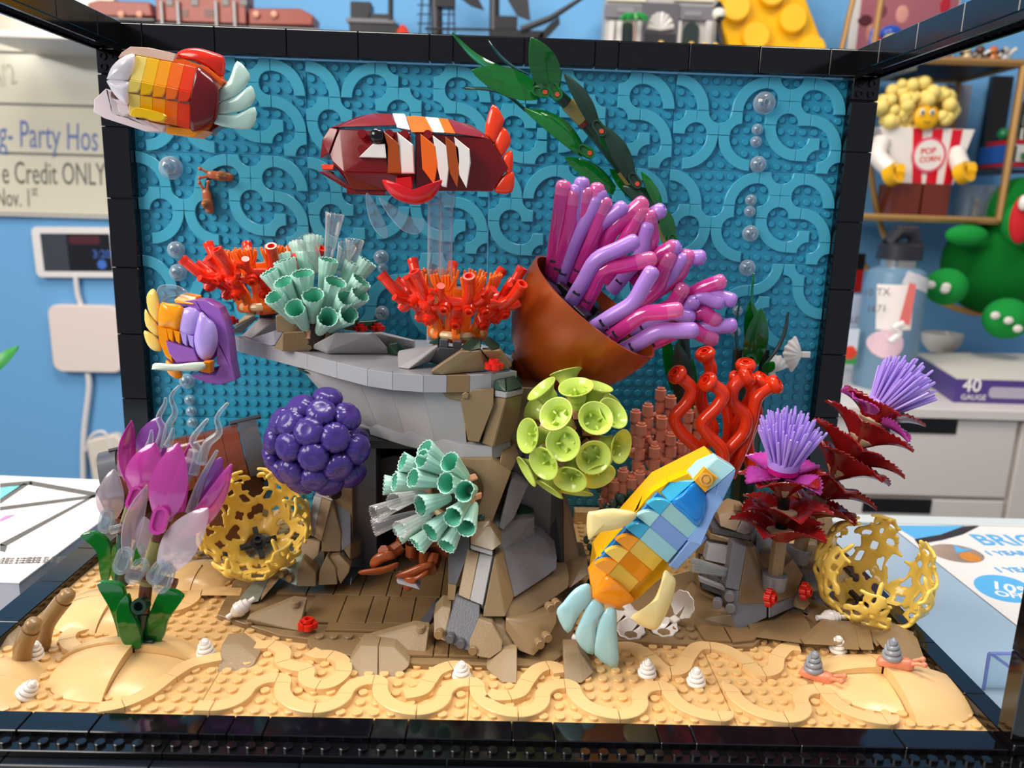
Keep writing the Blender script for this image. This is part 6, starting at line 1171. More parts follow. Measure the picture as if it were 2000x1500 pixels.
# instruction booklet
Zt = -2.3; Zb = -6.0
t = Thing('booklet', 'thick white instruction booklet lying on the counter at left', 'booklet', PZ(20, 1190, Zb))
q = [PZ(38, 1137, Zt), PZ(196, 1018, Zt), PZ(225, 938, Zt), PZ(-330, 915, Zt), PZ(-420, 1122, Zt)]
cv = [(p.x, p.y) for p in q]; t.add('cover', MB().prism(cv, Zt-.12, Zt, None, .02), PAPER); t.add('page_block', MB().prism([tuple((Vector(p)-Vector((-60, 35)))*.995+Vector((-60, 35))) for p in cv], Zb, Zt-.14), plastic('page_edges', '#a9a6ae', .6, var=.3, bscale=8))
GL2 = plastic('print_grey', '#69645e', .5)
def flat(name, pts, z, m_, th, lab=None): return th.add(name, MB().prism([tuple(PZ(u, v, z)[:2]) for u, v in pts], z-.03, z+.012), m_, label=lab)
for pts in ([(0, 944), (60, 939), (64, 946), (0, 952)], [(60, 939), (190, 962), (186, 970), (56, 947)], [(0, 975), (46, 944), (56, 946), (0, 984)], [(0, 990), (188, 966), (186, 972), (0, 997)], [(188, 968), (12, 1066), (0, 1066), (0, 1062), (176, 970)], [(0, 1062), (14, 1066), (10, 1078), (0, 1076)]): flat('grey_line', pts, Zt+.02, GL2, t)
flat('picture', [(0, 953), (47, 946), (0, 976)], Zt+.02, plastic('print_cyan', '#7fd0d0', .5, var=.3), t); flat('picture', [(0, 1014), (12, 1007), (30, 1005), (22, 1010), (0, 1019)], Zt+.02, plastic('print_lilac', '#c48fc0', .5), t)
p0, p1 = PZ(0, 1091, Zt+.03), PZ(76, 1089, Zt+.03)
for i in range(3): t.add('lettering', txt('Also available in English, en espanol', 1.0, None, GL2), GL2, frame(PZ(0-2*i, 1093+4.3*i, Zt+.03), (0, 0, 1), p1-p0) @ Matrix.Scale(.62, 4))
# flyer on the right counter
Zf = -5.96
t = Thing('flyer', 'white offer flyer with blue print lying on the right of the counter', 'flyer', PZ(1900, 1120, Zf))
flat('sheet', [(1734, 1023), (2140, 1017), (2300, 1330), (2030, 1256)], Zf+.05, PAPER, t); CYA = plastic('print_sky', '#5fb4e6', .5); DKB = plastic('print_dark', '#33292a', .5)
flat('blue_corner', [(1745, 1026), (1884, 1027), (1840, 1043), (1788, 1053)], Zf+.07, CYA, t); flat('dark_swoosh', [(1786, 1053), (1838, 1044), (1882, 1028), (1914, 1027), (1880, 1044), (1840, 1055), (1793, 1063)], Zf+.08, DKB, t)
def ell(u, v, a, b, r, n=28): return [(u+a*math.cos(g)*math.cos(r)-b*math.sin(g)*math.sin(r), v+a*math.cos(g)*math.sin(r)+b*math.sin(g)*math.cos(r)) for g in [2*PI*i/n for i in range(n)]]
PH = plastic('print_photo', '#a98f7c', .5, var=.6, bscale=9); flat('photo_disc', ell(1869, 1081, 55, 16, .17), Zf+.07, PH, t); flat('photo_patch', [(1862, 1064), (1880, 1072), (1900, 1072), (1878, 1078), (1868, 1079)], Zf+.09, CYA, t); flat('photo_patch', ell(1895, 1088, 22, 8, .2, 14), Zf+.09, plastic('print_orange', '#d98a2e', .5, var=.3), t)
flat('blue_disc', ell(1962, 1150, 62, 24, .23), Zf+.07, CYA, t)
def ftxt(body, u, v, u2, v2, px, m_, asp=1): 
    a, b = PZ(u, v, Zf+.1), PZ(u2, v2, Zf+.1); dirx = b-a; up_ = PZ(u, v-10, Zf+.1)-a; dirx.normalize()
    M = frame(a, (0, 0, 1), dirx); t.add('lettering', txt(body, px, None, m_, bold=.04), m_, M @ Matrix.Diagonal((1, asp, 1, 1)))
WHP = plastic('print_white', '#fbf6f2', .5)
ftxt('BRICK', 1918, 1064, 2006, 1065, 3.5, CYA, 1.2); ftxt('1 YEAR', 1930, 1084, 2000, 1084, 1.5, CYA); ftxt('1 YEAR', 1949, 1117, 2010, 1117, 1.5, CYA); ftxt('10%', 1934, 1148, 1990, 1160, 2.3, WHP, 1.2); ftxt('OFF', 1946, 1163, 2000, 1170, 1.6, WHP)
# acrylic stand
t = Thing('acrylic_stand', 'empty clear acrylic stand at the right edge of the counter', 'stand', PZ(1960, 1420, Zb)); EDG = trans('acrylic_edge', '#a9b6ee', .5, .1)
ys = PZ(1925, 1345, -6).y
c4 = [P(1933, 1275, ys), P(2090, 1275, ys), P(2080, 1425, ys-6), P(1922, 1345, ys)]
t.add('panel', MB().hull([P(u, v, ys+d) for u, v in ((1932, 1276), (2080, 1276), (2080, 1400), (1922, 1345)) for d in (0, .2)]), CLEAR)
for a, b in (((1932, 1276), (1921, 1346)), ((1932, 1276), (2060, 1276)), ((1936, 1277), (1975, 1305))): t.add('edge', MB().tube([P(*a, ys-.1), P(*b, ys-.1)], .13, 6), EDG)
# dresser
YD = 130; zt = P(1800, 796, YD).z
x = lambda u, v=850, Y=YD: P(u, v, Y).x
dr = Thing('dresser', 'white dresser with wide drawers behind the right of the counter', 'dresser', (110, 160, -118))
zz = lambda v: P(1800, v, YD).z
dr.add('top', MB().bbox(x(1570), 190, YD-1, 199, zt-2.2, zt, .15), WOODW); dr.add('carcass', MB().box(x(1580), 188, YD+1.2, 198, -117.8, zt-2.2), plastic('dresser_side', '#cfc5bc', .4))
for (u0, u1, v0, v1) in ((1590, 1984, 818, 968), (1590, 1984, 976, 1140), (1996, 2250, 818, 1140)):
    zc = zz(v0)-.0; o = dr.add('drawer', MB().bbox(x(u0), x(u1), YD, YD+1.5, zz(v1), zc, .12), WOODW)
    if u1 < 1990:
        h0, h1 = (1700, 1866) if v0 < 900 else (1703, 1840); dr.add('handle', MB().bbox(x(h0), x(h1), YD-.25, YD+.3, zc-3.3, zc+.1, .1), plastic('handle_black', '#100f10', .4), parent=o, label='black recessed handle')
dz = zt+.02
def on(u, v, Y): p = P(u, v, Y); return Vector((p.x, p.y, dz))
# bottle
Y = 152; b = on(1724, 735, Y); k = spp(P(1724, 600, Y)); zs = lambda v: P(1724, v, Y).z
t = Thing('water_bottle', 'blue grey water bottle with stickers and black cap on the dresser', 'bottle', b); M = Matrix.Translation((b.x, b.y, 0)); R = 57*k
t.add('body', MB().lathe([(R*.95, dz), (R, dz+1), (R, zs(560)), (R*.93, zs(530)), (R*.66, zs(520))], 28, M), plastic('bottle_blue', '#6d8ea6', .35)); t.add('neck_ring', MB().lathe([(R*.6, zs(521)), (R*.6, zs(504))], 24, M), plastic('steel', '#c9c3b8', .2, metal=.9))
cp2 = MB().lathe([(R*.72, zs(506)), (R*.72, zs(478)), (R*.5, zs(472))], 24, M); cp2.tube([(b.x-R*.45, b.y, zs(476)), (b.x-R*.1, b.y, zs(452)), (b.x+R*.35, b.y, zs(452)), (b.x+R*.5, b.y, zs(478))], R*.24, 8); t.add('cap', cp2, plastic('cap_black', '#25232a', .4))
def sticker(u, v, wd, ht, m_, rot=0, rnd_=False, name='sticker'):
    pts = []; n = 9
    mb = MB()
    def fn(s, w): 
        xx = (s-.5)*wd*k; yy = (w-.5)*ht*k; X, Z = xx*math.cos(rot)-yy*math.sin(rot), xx*math.sin(rot)+yy*math.cos(rot); cx = (u-1724)*k+X; return Vector((b.x+cx, b.y-math.sqrt(max(0, (R*1.012)**2-cx*cx)), zs(v)+Z))
    if rnd_:
        def fn(s, w): g = 2*PI*w; cx = (u-1724)*k+wd*k/2*s*math.cos(g); return Vector((b.x+cx, b.y-math.sqrt(max(0, (R*1.015)**2-cx*cx)), zs(v)+ht*k/2*s*math.sin(g)))
        mb.grid(fn, 3, 22, .06)
    else: mb.grid(fn, n, 2, .06)
    t.add(name, mb, m_, smooth=60)
sticker(1706, 594, 58, 86, PAPER, .06); sticker(1699, 664, 56, 56, plastic('sticker_pink', '#e6c3cc', .5, var=.2), 0, True); sticker(1742, 545, 62, 26, plastic('sticker_white', '#d9d6d6', .5, var=.2), -.3)
k1 = spp(P(1700, 575, Y-R)); t.add('lettering', txt('10 TX', 20*k1, None, INKK), INKK, wallM(1686, 578, Y-R-.3, .06)); t.add('lettering', txt('1671', 20*k1, None, INKK), INKK, wallM(1692, 610, Y-R-.3, .06))
t = Thing('ribbon_tag', 'coral pink ribbon tag hanging on the bottle from a white loop', 'tag', P(1770, 635, 138)); t.add('ribbon', hullpx([(1778, 552, 138), (1790, 556, 138), (1777, 636, 138), (1757, 630, 138)], .4, 0), plastic('ribbon_coral', '#f07a70', .5)); t.add('loop', MB().tube(spline([P(1764, 632, 138), P(1748, 640, 138), P(1756, 652, 138), P(1738, 668, 138)], 5), .8, 7), PAPER)
for (u0, v0, u1, v1, c, Y_, lab) in [(1636, 575, 1680, 640, '#b9c3d6', 160, 'pale card standing behind the bottle beside the frame post'), (1634, 640, 1672, 712, '#3c8f4a', 148, 'green picture card standing left of the bottle'), (1650, 495, 1682, 572, '#8a1512', 165, 'dark red and black boxed item behind the bottle')]:
    t = Thing('picture_card', lab, 'card', on(u0, v1, Y_)); p, q = P(u0, v0, Y_), P(u1, v1, Y_); t.add('card', MB().bbox(p.x, q.x, Y_, Y_+.8, q.z, p.z, .06), fc(c))
    if c == '#3c8f4a': t.add('sky_print', MB().bbox(p.x+.2, q.x-.2, Y_-.06, Y_, (p.z+q.z)/2-1, p.z-.1, .02), fc('#cfd8e6')); t.add('flower_print', MB().ball(((p.x+q.x)/2+1, Y_, (p.z+q.z)/2-1.5), 1.8, (1, .1, 1), 10, 6), fc('#d8452c'))
    if c == '#b9c3d6': t.add('lettering', txt('BOLO', 2.4, None, INKK), INKK, frame(Vector((p.x+.6, Y_-.05, q.z+1.2)), (0, -1, 0), (1, 0, 0)))
    if c == '#8a1512': t.add('dark_top', MB().bbox(p.x, q.x, Y_-.1, Y_+.9, p.z-4, p.z+.1, .05), fc('#14100e'))
# purple box
YP = 136; PV = plastic('box_purple', '#503a86', .45)
pb_ = Thing('purple_box', 'flat purple and white box marked 40 on the dresser', 'box', on(1900, 790, YP)); h_ = P(1880, 738, YP).z
xa, xb, xc = P(1862, 780, YP).x, P(1925, 780, YP).x, P(2150, 780, YP).x
side = P(1790, 760, 165)
pb_.add('body', MB().prism([(xa, YP), (xc, YP), (xc+4, 172), (side.x, 168)], dz, h_-.3), PV); pb_.add('lid', MB().prism([(xa, YP-.1), (xc, YP-.1), (xc+4, 172), (side.x, 168)], h_-.3, h_+.1), plastic('box_lid', '#e6dccf', .45))
d_ = (Vector((side.x, 168, 0))-Vector((xa, YP, 0))); nrm = Vector((d_.y, -d_.x, 0)).normalized(); 
if nrm.y > 0: nrm = -nrm
pb_.add('barcode_label', MB().bbox(.18*d_.length, .8*d_.length, 1.2, (h_-dz)*.8, 0, .1, .02, frame(Vector((side.x, 168, dz)), nrm, -d_)), PAPER)
for i in range(9): pb_.add('bar', MB().box(.5*d_.length+i*.62, .5*d_.length+i*.62+.3, 2, (h_-dz)*.62, .1, .13, frame(Vector((side.x, 168, dz)), nrm, -d_)), INKK)
pb_.add('lettering', txt('40', 4.3, None, WHP, bold=.06), WHP, frame(P(1879, 764, YP-.15), (0, -1, 0), (1, 0, 0))); pb_.add('lettering', txt('GAUGE', 1.75, None, WHP), WHP, frame(P(1876, 780, YP-.15), (0, -1, 0), (1, 0, 0)))
pb_.add('window', MB().prism(rrect(14, 2.6, 1), 0, .15, wallM(1990, 768, YP)), fc('#b9aec0'))
t = Thing('bowl', 'white bowl with blue foot on the dresser behind the box', 'bowl', on(1835, 690, 185)); q = on(1835, 690, 185); t.add('dish', MB().lathe([(3, 3.6), (5.2, 6), (5.8, 9), (5.4, 9), (4.6, 6.5)], 20, Matrix.Translation((q.x, q.y, dz))), fc('#d8d3cb')); t.add('foot', MB().lathe([(2.4, 0), (2, 3.8)], 16, Matrix.Translation((q.x, q.y, dz))), fc('#2f5f9a'))
t = Thing('dried_tufts', 'heap of beige dried tufts lying behind the purple box', 'decoration', on(1910, 700, 178)); mb = MB(); rnd = random.Random(5)
for i in range(240): 
    c_ = on(1850+rnd.random()*105, 700, 178); a = Vector((rnd.gauss(0, 1), rnd.gauss(0, .6), abs(rnd.gauss(.6, .7)))).normalized(); mb.tube([c_+Vector((0, 0, .3)), c_+a*rnd.uniform(2, 5.5)], [.34, .1], 4)
t.add('tufts', mb, plastic('tuft_beige', '#a99468', .8, var=.4, bscale=12), kind='stuff')
# green plush
PLG = plastic('plush_green', '#0f6b26', .95, bump=1.0, bscale=90, spec=.1); PLL = plastic('plush_paw', '#1f8f3c', .95, bump=.8, bscale=90, spec=.1)
t = Thing('plush_monster', 'green fuzzy plush monster with red mouth and clawed feet at the right edge', 'plush toy', P(1930, 650, 178)); k = kk(178)
def pball(name, u, v, rx, rz, m_, Y=178, ry=None): c_ = P(u, v, Y); return t.add(name, MB().ball(c_, 1, (rx*k, (ry or min(rx, rz))*k, rz*k), 22, 14), m_, smooth=80)
pball('body', 1955, 515, 110, 105, PLG); pball('head', 1990, 415, 62, 66, PLG, 172); pball('arm', 1888, 460, 40, 20, PLL, 166); pball('muzzle', 2006, 435, 44, 48, PLL, 166)
pball('mouth', 1996, 428, 22, 44, plastic('plush_red', '#c9141c', .8), 160, 12); pball('eye', 2000, 396, 9, 14, fc('#efe9df'), 158)
for u, v, rx, rz, r in ((1848, 560, 38, 34, .3), (1966, 622, 42, 38, .6)):
    o = pball('foot', u, v, rx, rz, PLL, 160)
    for du, dv in ((-22, -6), (4, 4), (22, 20)) if u > 1900 else ((-30, -4), (-2, 6), (0, 0)): cc = P(u+du, v+dv, 160-rx*k*.95); t.add('claw', MB().ball(cc, 1, (9*k, 5*k, 7*k), 10, 7), fc('#e6e0d6'), parent=o)
# shelf hoop and box shelf
t = Thing('gold_hoop', 'large gold metal hoop shelf on the wall at right', 'shelf', P(1870, 610, 190))
t.add('ring', MB().tube(spline([P(1725, -25, 176), P(1707, 90, 176), P(1698, 200, 176), P(1697, 300, 176), P(1716, 425, 176), P(1756, 520, 176), P(1800, 566, 176), P(1870, 603, 176), P(1940, 612, 176), P(2030, 596, 176)], 6), .85, 8), GOLD); t.add('ring', MB().tube(spline([P(1672, -25, 190), P(1652, 60, 190), P(1640, 150, 190), P(1645, 420, 190), P(1690, 520, 190), P(1745, 580, 190)], 6), .8, 8), GOLD)
t.add('strut', MB().tube([P(1790, 566, 176), P(1770, 560, 192)], .6, 6), GOLD)
DKW = plastic('shelf_dark_wood', '#241a14', .4)
t = Thing('box_shelf', 'gold framed dark box shelf holding the popcorn figure', 'shelf', P(1840, 430, 190)); y0, y1 = 168, 197
def beam(a, b, th=1.0): t.add('frame_bar', MB().tube([a, b], th, 6), GOLD)
c = {n: P(u, v, y0) for n, (u, v) in dict(tl=(1672, 118), tr=(1996, 124), br=(1956, 432), bl=(1672, 424)).items()}; c['tl'].z = c['tr'].z; c['bl'].z = c['br'].z; c['br'].x = c['tr'].x = P(1975, 280, y0).x
for a, b in (('tl', 'tr'), ('tr', 'br'), ('br', 'bl'), ('bl', 'tl')): beam(c[a], c[b]); beam(c[a]+Vector((0, y1-y0, 0)), c[b]+Vector((0, y1-y0, 0)), .8)
for n in c: beam(c[n], c[n]+Vector((0, y1-y0, 0)), .8)
t.add('top_board', MB().box(c['tl'].x, c['tr'].x, y0, y1, c['tl'].z, c['tl'].z+1), DKW); t.add('floor_board', MB().box(c['bl'].x, c['br'].x, y0, y1, c['bl'].z-.5, c['bl'].z+.5), DKW)
t.add('mirror', MB().box(P(1842, 200, y1).x, P(1893, 200, y1).x, y1-.4, y1, P(1860, 290, y1).z, P(1860, 165, y1).z), plastic('mirror_grey', '#8f8f98', .2))
t.add('dark_panel', MB().box(P(1925, 200, y1).x, P(1965, 200, y1).x, y1-2, y1, P(1940, 330, y1).z, P(1940, 150, y1).z), fc('#141110')); t.add('mid_board', MB().box(P(1910, 200, y0).x, P(2060, 200, y0).x, y0+6, y1, P(1960, 334, y0).z, P(1960, 328, y0).z), DKW)
zf = c['bl'].z+.52
# popcorn figure
k = kk(174); YF = 174; z_ = lambda v: P(1800, v, YF).z; x_ = lambda u, v=300: P(u, v, YF).x
t = Thing('popcorn_figure', 'toy figure dressed as a striped popcorn carton standing in the box shelf', 'toy figure', Vector((x_(1790), YF, zf)))
PCY = plastic('popcorn_yellow', '#f3d877', .6); SKY = plastic('toy_yellow', '#f4b50f', .3); rnd = random.Random(9); mb = MB()
hair = []
for i in range(150): 
    g = rnd.uniform(0, 2*PI); r = math.sqrt(rnd.random()); u, v = 1790+72*r*math.cos(g)*(1-.18*math.sin(-g)), 208+50*r*math.sin(g)
    if not (1782 < u < 1838 and 200 < v < 252): hair.append((u, v, rnd.uniform(-3, 2)))
for i, (u, v, d) in enumerate(hair): t.add('popcorn_kernel', MB().ball(P(u, v, YF-1+d), rnd.uniform(1.2, 1.9), (1, 1, 1), 10, 7), PCY, smooth=80)
t.add('hair_base', MB().ball(P(1790, 212, YF+3), 1, (76*k, 30*k, 48*k), 18, 12), PCY, smooth=80)
o = t.add('face', MB().ball(P(1809, 228, YF-4), 1, (24*k, 10*k, 24*k), 16, 10), SKY, smooth=80)
for u in (1802, 1821): t.add('eye', MB().ball(P(u, 219, YF-5.6), .62, (1, .4, 1.2), 10, 6), fc('#f2efe8'), parent=o); t.add('pupil', MB().ball(P(u, 219, YF-5.95), .36, (1, .4, 1.2), 8, 5), fc('#221a16'), parent=o); t.add('brow', MB().tube([P(u-5, 209, YF-5.6), P(u+5, 207 if u > 1810 else 205, YF-5.6)], .14, 5), fc('#5a3a12'), parent=o)
t.add('mouth', MB().tube([P(1804, 237, YF-5.6), P(1810, 240, YF-5.8), P(1817, 238, YF-5.6)], .14, 5), fc('#5a3a12'), parent=o)
W8 = fc('#ebe2d8'); RD = fc('#d51426')
t.add('carton', MB().hull([(x_(u, v), YF+d, z_(v)) for u, v, d0 in ((1708, 252, 0), (1892, 252, 0), (1745, 360, 0), (1850, 360, 0)) for d in (-3, 5)], .1), W8)
for (a0, a1, b0, b1) in ((1772, 1790, 1770, 1788), (1810, 1830, 1796, 1816), (1848, 1868, 1830, 1846)): t.add('red_stripe', MB().hull([(x_(u, v), YF-3.15+d, z_(v)) for u, v in ((a0, 253), (a1, 253), (b1, 359), (b0, 359)) for d in (0, .2)]), RD)
M = wallM(1814, 303, YF-3.3); o = t.add('round_label', MB().lathe([(33*k, 0), (33*k, .15)], 28, M), fc('#e2526a')); t.add('label_disc', MB().lathe([(28*k, .1), (28*k, .22)], 28, M), W8, parent=o)
t.add('lettering', txt('POP', 16*k, None, RD, bold=.05, align='CENTER'), RD, M @ Matrix.Translation((-2*k, 2*k, .24)) @ Matrix.Rotation(.12, 4, 'Z'), parent=o); t.add('lettering', txt('CORN', 14*k, None, RD, bold=.05, align='CENTER'), RD, M @ Matrix.Translation((3*k, -12*k, .24)) @ Matrix.Rotation(.12, 4, 'Z'), parent=o)
for s_, (ua, va), (ub, vb) in ((0, (1722, 275), (1742, 335)), (1, (1866, 296), (1880, 332))):
    t.add('arm', MB().tube(spline([P(ua, va, YF-2), P(ua-8 if not s_ else ua+6, (va+vb)/2, YF-4), P(ub, vb, YF-7)], 5), [2.3]*11, 12), W8); t.add('hand', MB().lathe([(1.5, -1.4), (2.7, -1.2), (2.7, 1.4), (1.5, 1.4), (1.4, -.5)], 16, frame(P(ub+2, vb+6, YF-8), (.4, -.8, .35))), SKY); t.add('wrist', MB().tube([P(ub+18, vb+2, YF-7), P(ub, vb, YF-7)], 2.2, 10), SKY)
for u0, u1 in ((1738, 1796), (1800, 1852)): t.add('leg', MB().bbox(x_(u0), x_(u1), YF-4, YF+4, zf, z_(361), .2), fc('#6d2c1c'))
t = Thing('display_case', 'small clear case with a tiny figure on the box shelf', 'case', Vector((P(1908, 415, 176).x, 176, zf))); p, q = P(1882, 362, 176), P(1936, 418, 176)
t.add('case', MB().bbox(p.x, q.x, 172, 180, zf, p.z, .05), trans('case_clear', '#c9d6df', .12, .05)); t.add('tiny_figure', MB().lathe([(1, 0), (.8, 2), (.4, 3), (.9, 3.6), (.3, 4.6)], 12, Matrix.Translation((P(1905, 410, 176).x, 176, zf+.6))), fc('#b88a6a'))
t = Thing('toy_house', 'small red and white toy building with green bushes on the right shelf', 'toy building', P(1980, 330, 176)); 
for (u0, v0, u1, v1, c_) in ((1945, 318, 2040, 330, '#c01820'), (1948, 285, 1964, 320, '#2456a8'), (1964, 284, 2040, 320, '#e3dfd8'), (1962, 274, 2040, 286, '#c01820'), (1976, 300, 2000, 314, '#1f7a35')): p, q = P(u0, v0, 176), P(u1, v1, 176); t.add('block', MB().bbox(p.x, q.x, 172-(3 if c_ == '#1f7a35' else 0), 184, q.z, p.z, .1), fc(c_))
t.add('tree', MB().lathe([(4, 0), (2.6, 3.5), (3.2, 3.5), (1.6, 7), (2, 7), (.2, 11)], 12, Matrix.Translation(P(1992, 275, 180))), fc('#1c2a20')); t.add('bush', MB().ball(P(1960, 262, 178), 1.6, (1, 1, 1), 10, 7), fc('#1f7a45'))
# poster and figures
t = Thing('poster', 'framed reddish poster on the wall at the top right', 'poster', P(1770, 110, YB)); YQ = YB-1.5
p, q = P(1674, -60, YQ), P(1862, 112, YQ); t.add('frame', MB().bbox(p.x, q.x, YQ, YB-.1, q.z-3, p.z, .2), fc('#d9d2cc')); t.add('print', MB().box(p.x+2.2, q.x-.6, YQ-.15, YQ, q.z-1, p.z), plastic('poster_print', '#9c5a62', .4, var=.55, bscale=1.6))
for u, v, rx, rz, c_ in ((1762, 28, 14, 18, '#dc9a8c'), (1702, 66, 12, 20, '#c9876e'), (1690, 40, 16, 12, '#5e2630'), (1846, 10, 12, 18, '#b3202f'), (1722, 22, 12, 14, '#7d4048')): t.add('print_patch', MB().ball(P(u, v, YQ-.1), 1, (rx*k, .2, rz*k), 14, 8), fc(c_))
t = Thing('round_toy', 'blue and red round toy with a yellow face below the poster', 'toy', P(1738, 100, 186)); pball('cap', 1740, 66, 22, 16, fc('#1f4fb0'), 186); pball('face', 1740, 80, 16, 14, fc('#e0bd5a'), 183); pball('body', 1718, 88, 14, 18, fc('#c81a20'), 188); pball('arm', 1702, 76, 5, 22, fc('#3a5fc0'), 188)
rnd = random.Random(12)
for i, (u, c_, lab) in enumerate(((1886, '#c9b58c', 'pale small figurine, first on top of the box shelf'), (1912, '#5a3a26', 'brown small figurine on top of the box shelf'), (1938, '#c46a2a', 'orange small figurine on top of the box shelf'), (1962, '#a9a9a9', 'silver small figurine on top of the box shelf'))):
    q = P(u, 112, 180); q.z = c['tl'].z+1.02; t = Thing('figurine', lab, 'figurine', q, 'figurines on the box shelf'); t.add('body', MB().lathe([(1.6, 0), (1.9, 1.5), (1.2, 3)], 10, Matrix.Translation(q)), fc(c_)); t.add('head', MB().ball(q+Vector((0, 0, 4)), 1.2, (1, 1, 1), 10, 7), fc(c_)); t.add('arm', MB().tube([q+Vector((-2, -1, 3)), q+Vector((0, 0, 2.4)), q+Vector((2.2, -1, 3.4+i*.4))], .5, 6), fc('#e0d8c8' if i % 2 else '#33261c'))
# ------------------------------------------------------------------ things on the high shelf
YS = 184; zsf = P(800, 104, YS).z
t = Thing('wall_shelf', 'long high shelf behind the top rail carrying the models', 'shelf', (0, 190, zsf-2)); t.add('board', MB().bbox(-130, 105, 172, 199.5, zsf-1.6, zsf, .1), WOODW)
def sp(u, v, Y=YS): return P(u, v, Y)
def sbox(t, name, u0, v0, u1, v1, c_, Y=YS, d=8, bev=.1, lab=None): p, q = P(u0, v0, Y), P(u1, v1, Y); z0 = max(q.z, zsf+.02); return t.add(name, MB().bbox(p.x, q.x, Y, Y+d, z0, max(p.z, z0+.3), bev), fc(c_, .35), label=lab)
t = Thing('toy_locomotive', 'red brown toy electric locomotive on the high shelf', 'toy train', sp(410, 70)); RB = '#8e3a26'
t.add('nose', hullpx([(170, 6, YS), (190, 0, YS), (292, 4, YS), (298, 32, YS), (172, 32, YS)], 8, .3), fc(RB, .35)); t.add('nose', hullpx([(485, 16, YS), (585, 16, YS), (612, 30, YS), (610, 50, YS), (486, 48, YS)], 8, .3), fc(RB, .35))
o = sbox(t, 'cab', 302, -30, 480, 46, RB, YS-.5)
for u in (326, 375, 435, 470): t.add('window', MB().bbox(P(u, 0, YS).x, P(u+14, 0, YS).x, YS-.8, YS-.4, P(u, 12, YS).z, P(u, -16, YS).z, .05), fc('#2a2322'), parent=o)
for u in (348, 400): 
    for i in range(4): t.add('louvre', MB().bbox(P(u, 0, YS).x, P(u+20, 0, YS).x, YS-.75, YS-.4, P(u, 33-i*4, YS).z, P(u, 31-i*4, YS).z, .02), fc('#5e2416'), parent=o)
for u in (318, 350, 424, 460): t.add('handrail', MB().bbox(P(u-2, 0, YS).x, P(u+3, 0, YS).x, YS-1.6, YS-.9, P(u, 56, YS).z, P(u, 4, YS).z, .05), fc('#7d7d80'))
sbox(t, 'frame', 176, 32, 300, 40, '#7a7674', YS-1, 9); sbox(t, 'frame', 304, 44, 482, 54, '#77726e', YS-1, 9); sbox(t, 'frame', 484, 50, 622, 60, '#77726e', YS-1, 9)
for u in (200, 250, 290, 335, 380, 430, 475, 520, 560, 600): t.add('wheel', MB().lathe([(2.1, 0), (2.1, 1.4), (1.4, 1.5)], 14, frame(Vector((P(u, 60, YS).x, YS+.5, zsf+2.15)), (0, -1, 0))), fc('#1d1b1c'))
for u in (236, 272, 500, 535): t.add('lamp', MB().ball(P(u, 28, YS-.6), .9, (1, .6, 1), 10, 7), fc('#d99a80'))
sbox(t, 'bogie', 230, 42, 320, 60, '#241f20', YS+1, 5); sbox(t, 'bogie', 490, 58, 640, 66, '#241f20', YS+1, 5); t.add('roof_gear', MB().tube([sp(490, 14), sp(470, -4), sp(500, -20)], .5, 6), fc('#333'+'333'))
t = Thing('toy_ship', 'black toy sailing ship with masts and rigging on the high shelf', 'toy ship', sp(880, 76)); BK = '#1b1a1e'
t.add('hull', MB().bbox(sp(672, 0).x, sp(1070, 0).x, YS+1, YS+9, zsf+.02, zsf+1.4, .2), fc(BK, .4))
sbox(t, 'stern_castle', 682, 42, 778, 68, BK, YS); sbox(t, 'stern_trim', 676, 34, 770, 46, '#6e6a6e', YS-.5, 9); sbox(t, 'stern_top', 684, 2, 724, 36, BK, YS+1, 6); sbox(t, 'stern_top', 720, 26, 765, 38, '#2b2a2e', YS+1, 6)
for u, cc in ((678, '#c9a24a'), (702, '#d9a860'), (727, '#d9a860'), (746, '#caa'+'98a'), (778, '#d8b070'), (832, '#d9a98c'), (896, '#e0bd7a'), (940, '#c99a84')): t.add('crew' if u > 740 else 'lantern', MB().lathe([(1.2, 0), (1.3, 1.6), (.7, 2.6), (1, 3.2), (.4, 3.9)], 10, Matrix.Translation((sp(u, 70).x, YS-1.2, zsf+.1))), fc(cc))
t.add('crew', MB().lathe([(1.5, 0), (1.6, 2.5), (2, 3), (1.1, 4.6), (.3, 5.4)], 12, Matrix.Translation((sp(788, 60).x, YS-1, zsf+1.4))), fc('#c33a24')); t.add('flag_pole', MB().tube([sp(763, 40), sp(763, -30)], .7, 8), fc(BK))
for u, th in ((852, 1.6), (966, 1.4)): t.add('mast', MB().tube([Vector((sp(u, 70).x, YS+4, zsf)), sp(u, -40, YS+4)], th, 10), fc(BK))
for u0, u1 in ((816, 826), (834, 840), (872, 880), (888, 884)): t.add('rigging', MB().tube([Vector((sp(u0, 70).x, YS+3, zsf+1)), sp(u1, -30, YS+3)], .28, 5), fc('#3a4250'))
for v in (10, 28, 46): t.add('rigging', MB().tube([sp(815, v, YS+3), sp(890, v, YS+3)], .2, 5), fc('#3a4250'))
sbox(t, 'yard', 850, -20, 888, 14, BK, YS+2, 4); t.add('sail', hullpx([(890, -10, YS+3), (930, -12, YS+3), (946, 20, YS+3), (920, 12, YS+3)], .5, 0), fc(BK, .5)); t.add('sail', hullpx([(998, -20, YS+3), (1030, -20, YS+3), (1036, 40, YS+3), (1010, 30, YS+3), (992, 0, YS+3)], .6, 0), fc('#29272b', .5))
sbox(t, 'bow_castle', 955, 56, 1062, 76, '#252327', YS, 8); sbox(t, 'forecastle', 966, 30, 1010, 58, '#2a282c', YS+2, 6); t.add('capstan', MB().lathe([(2.8, 0), (3.2, 2.4), (3.4, 3), (1, 3.2)], 16, Matrix.Translation((sp(857, 70).x, YS-1.5, zsf+.05))), fc('#8f8a88'))
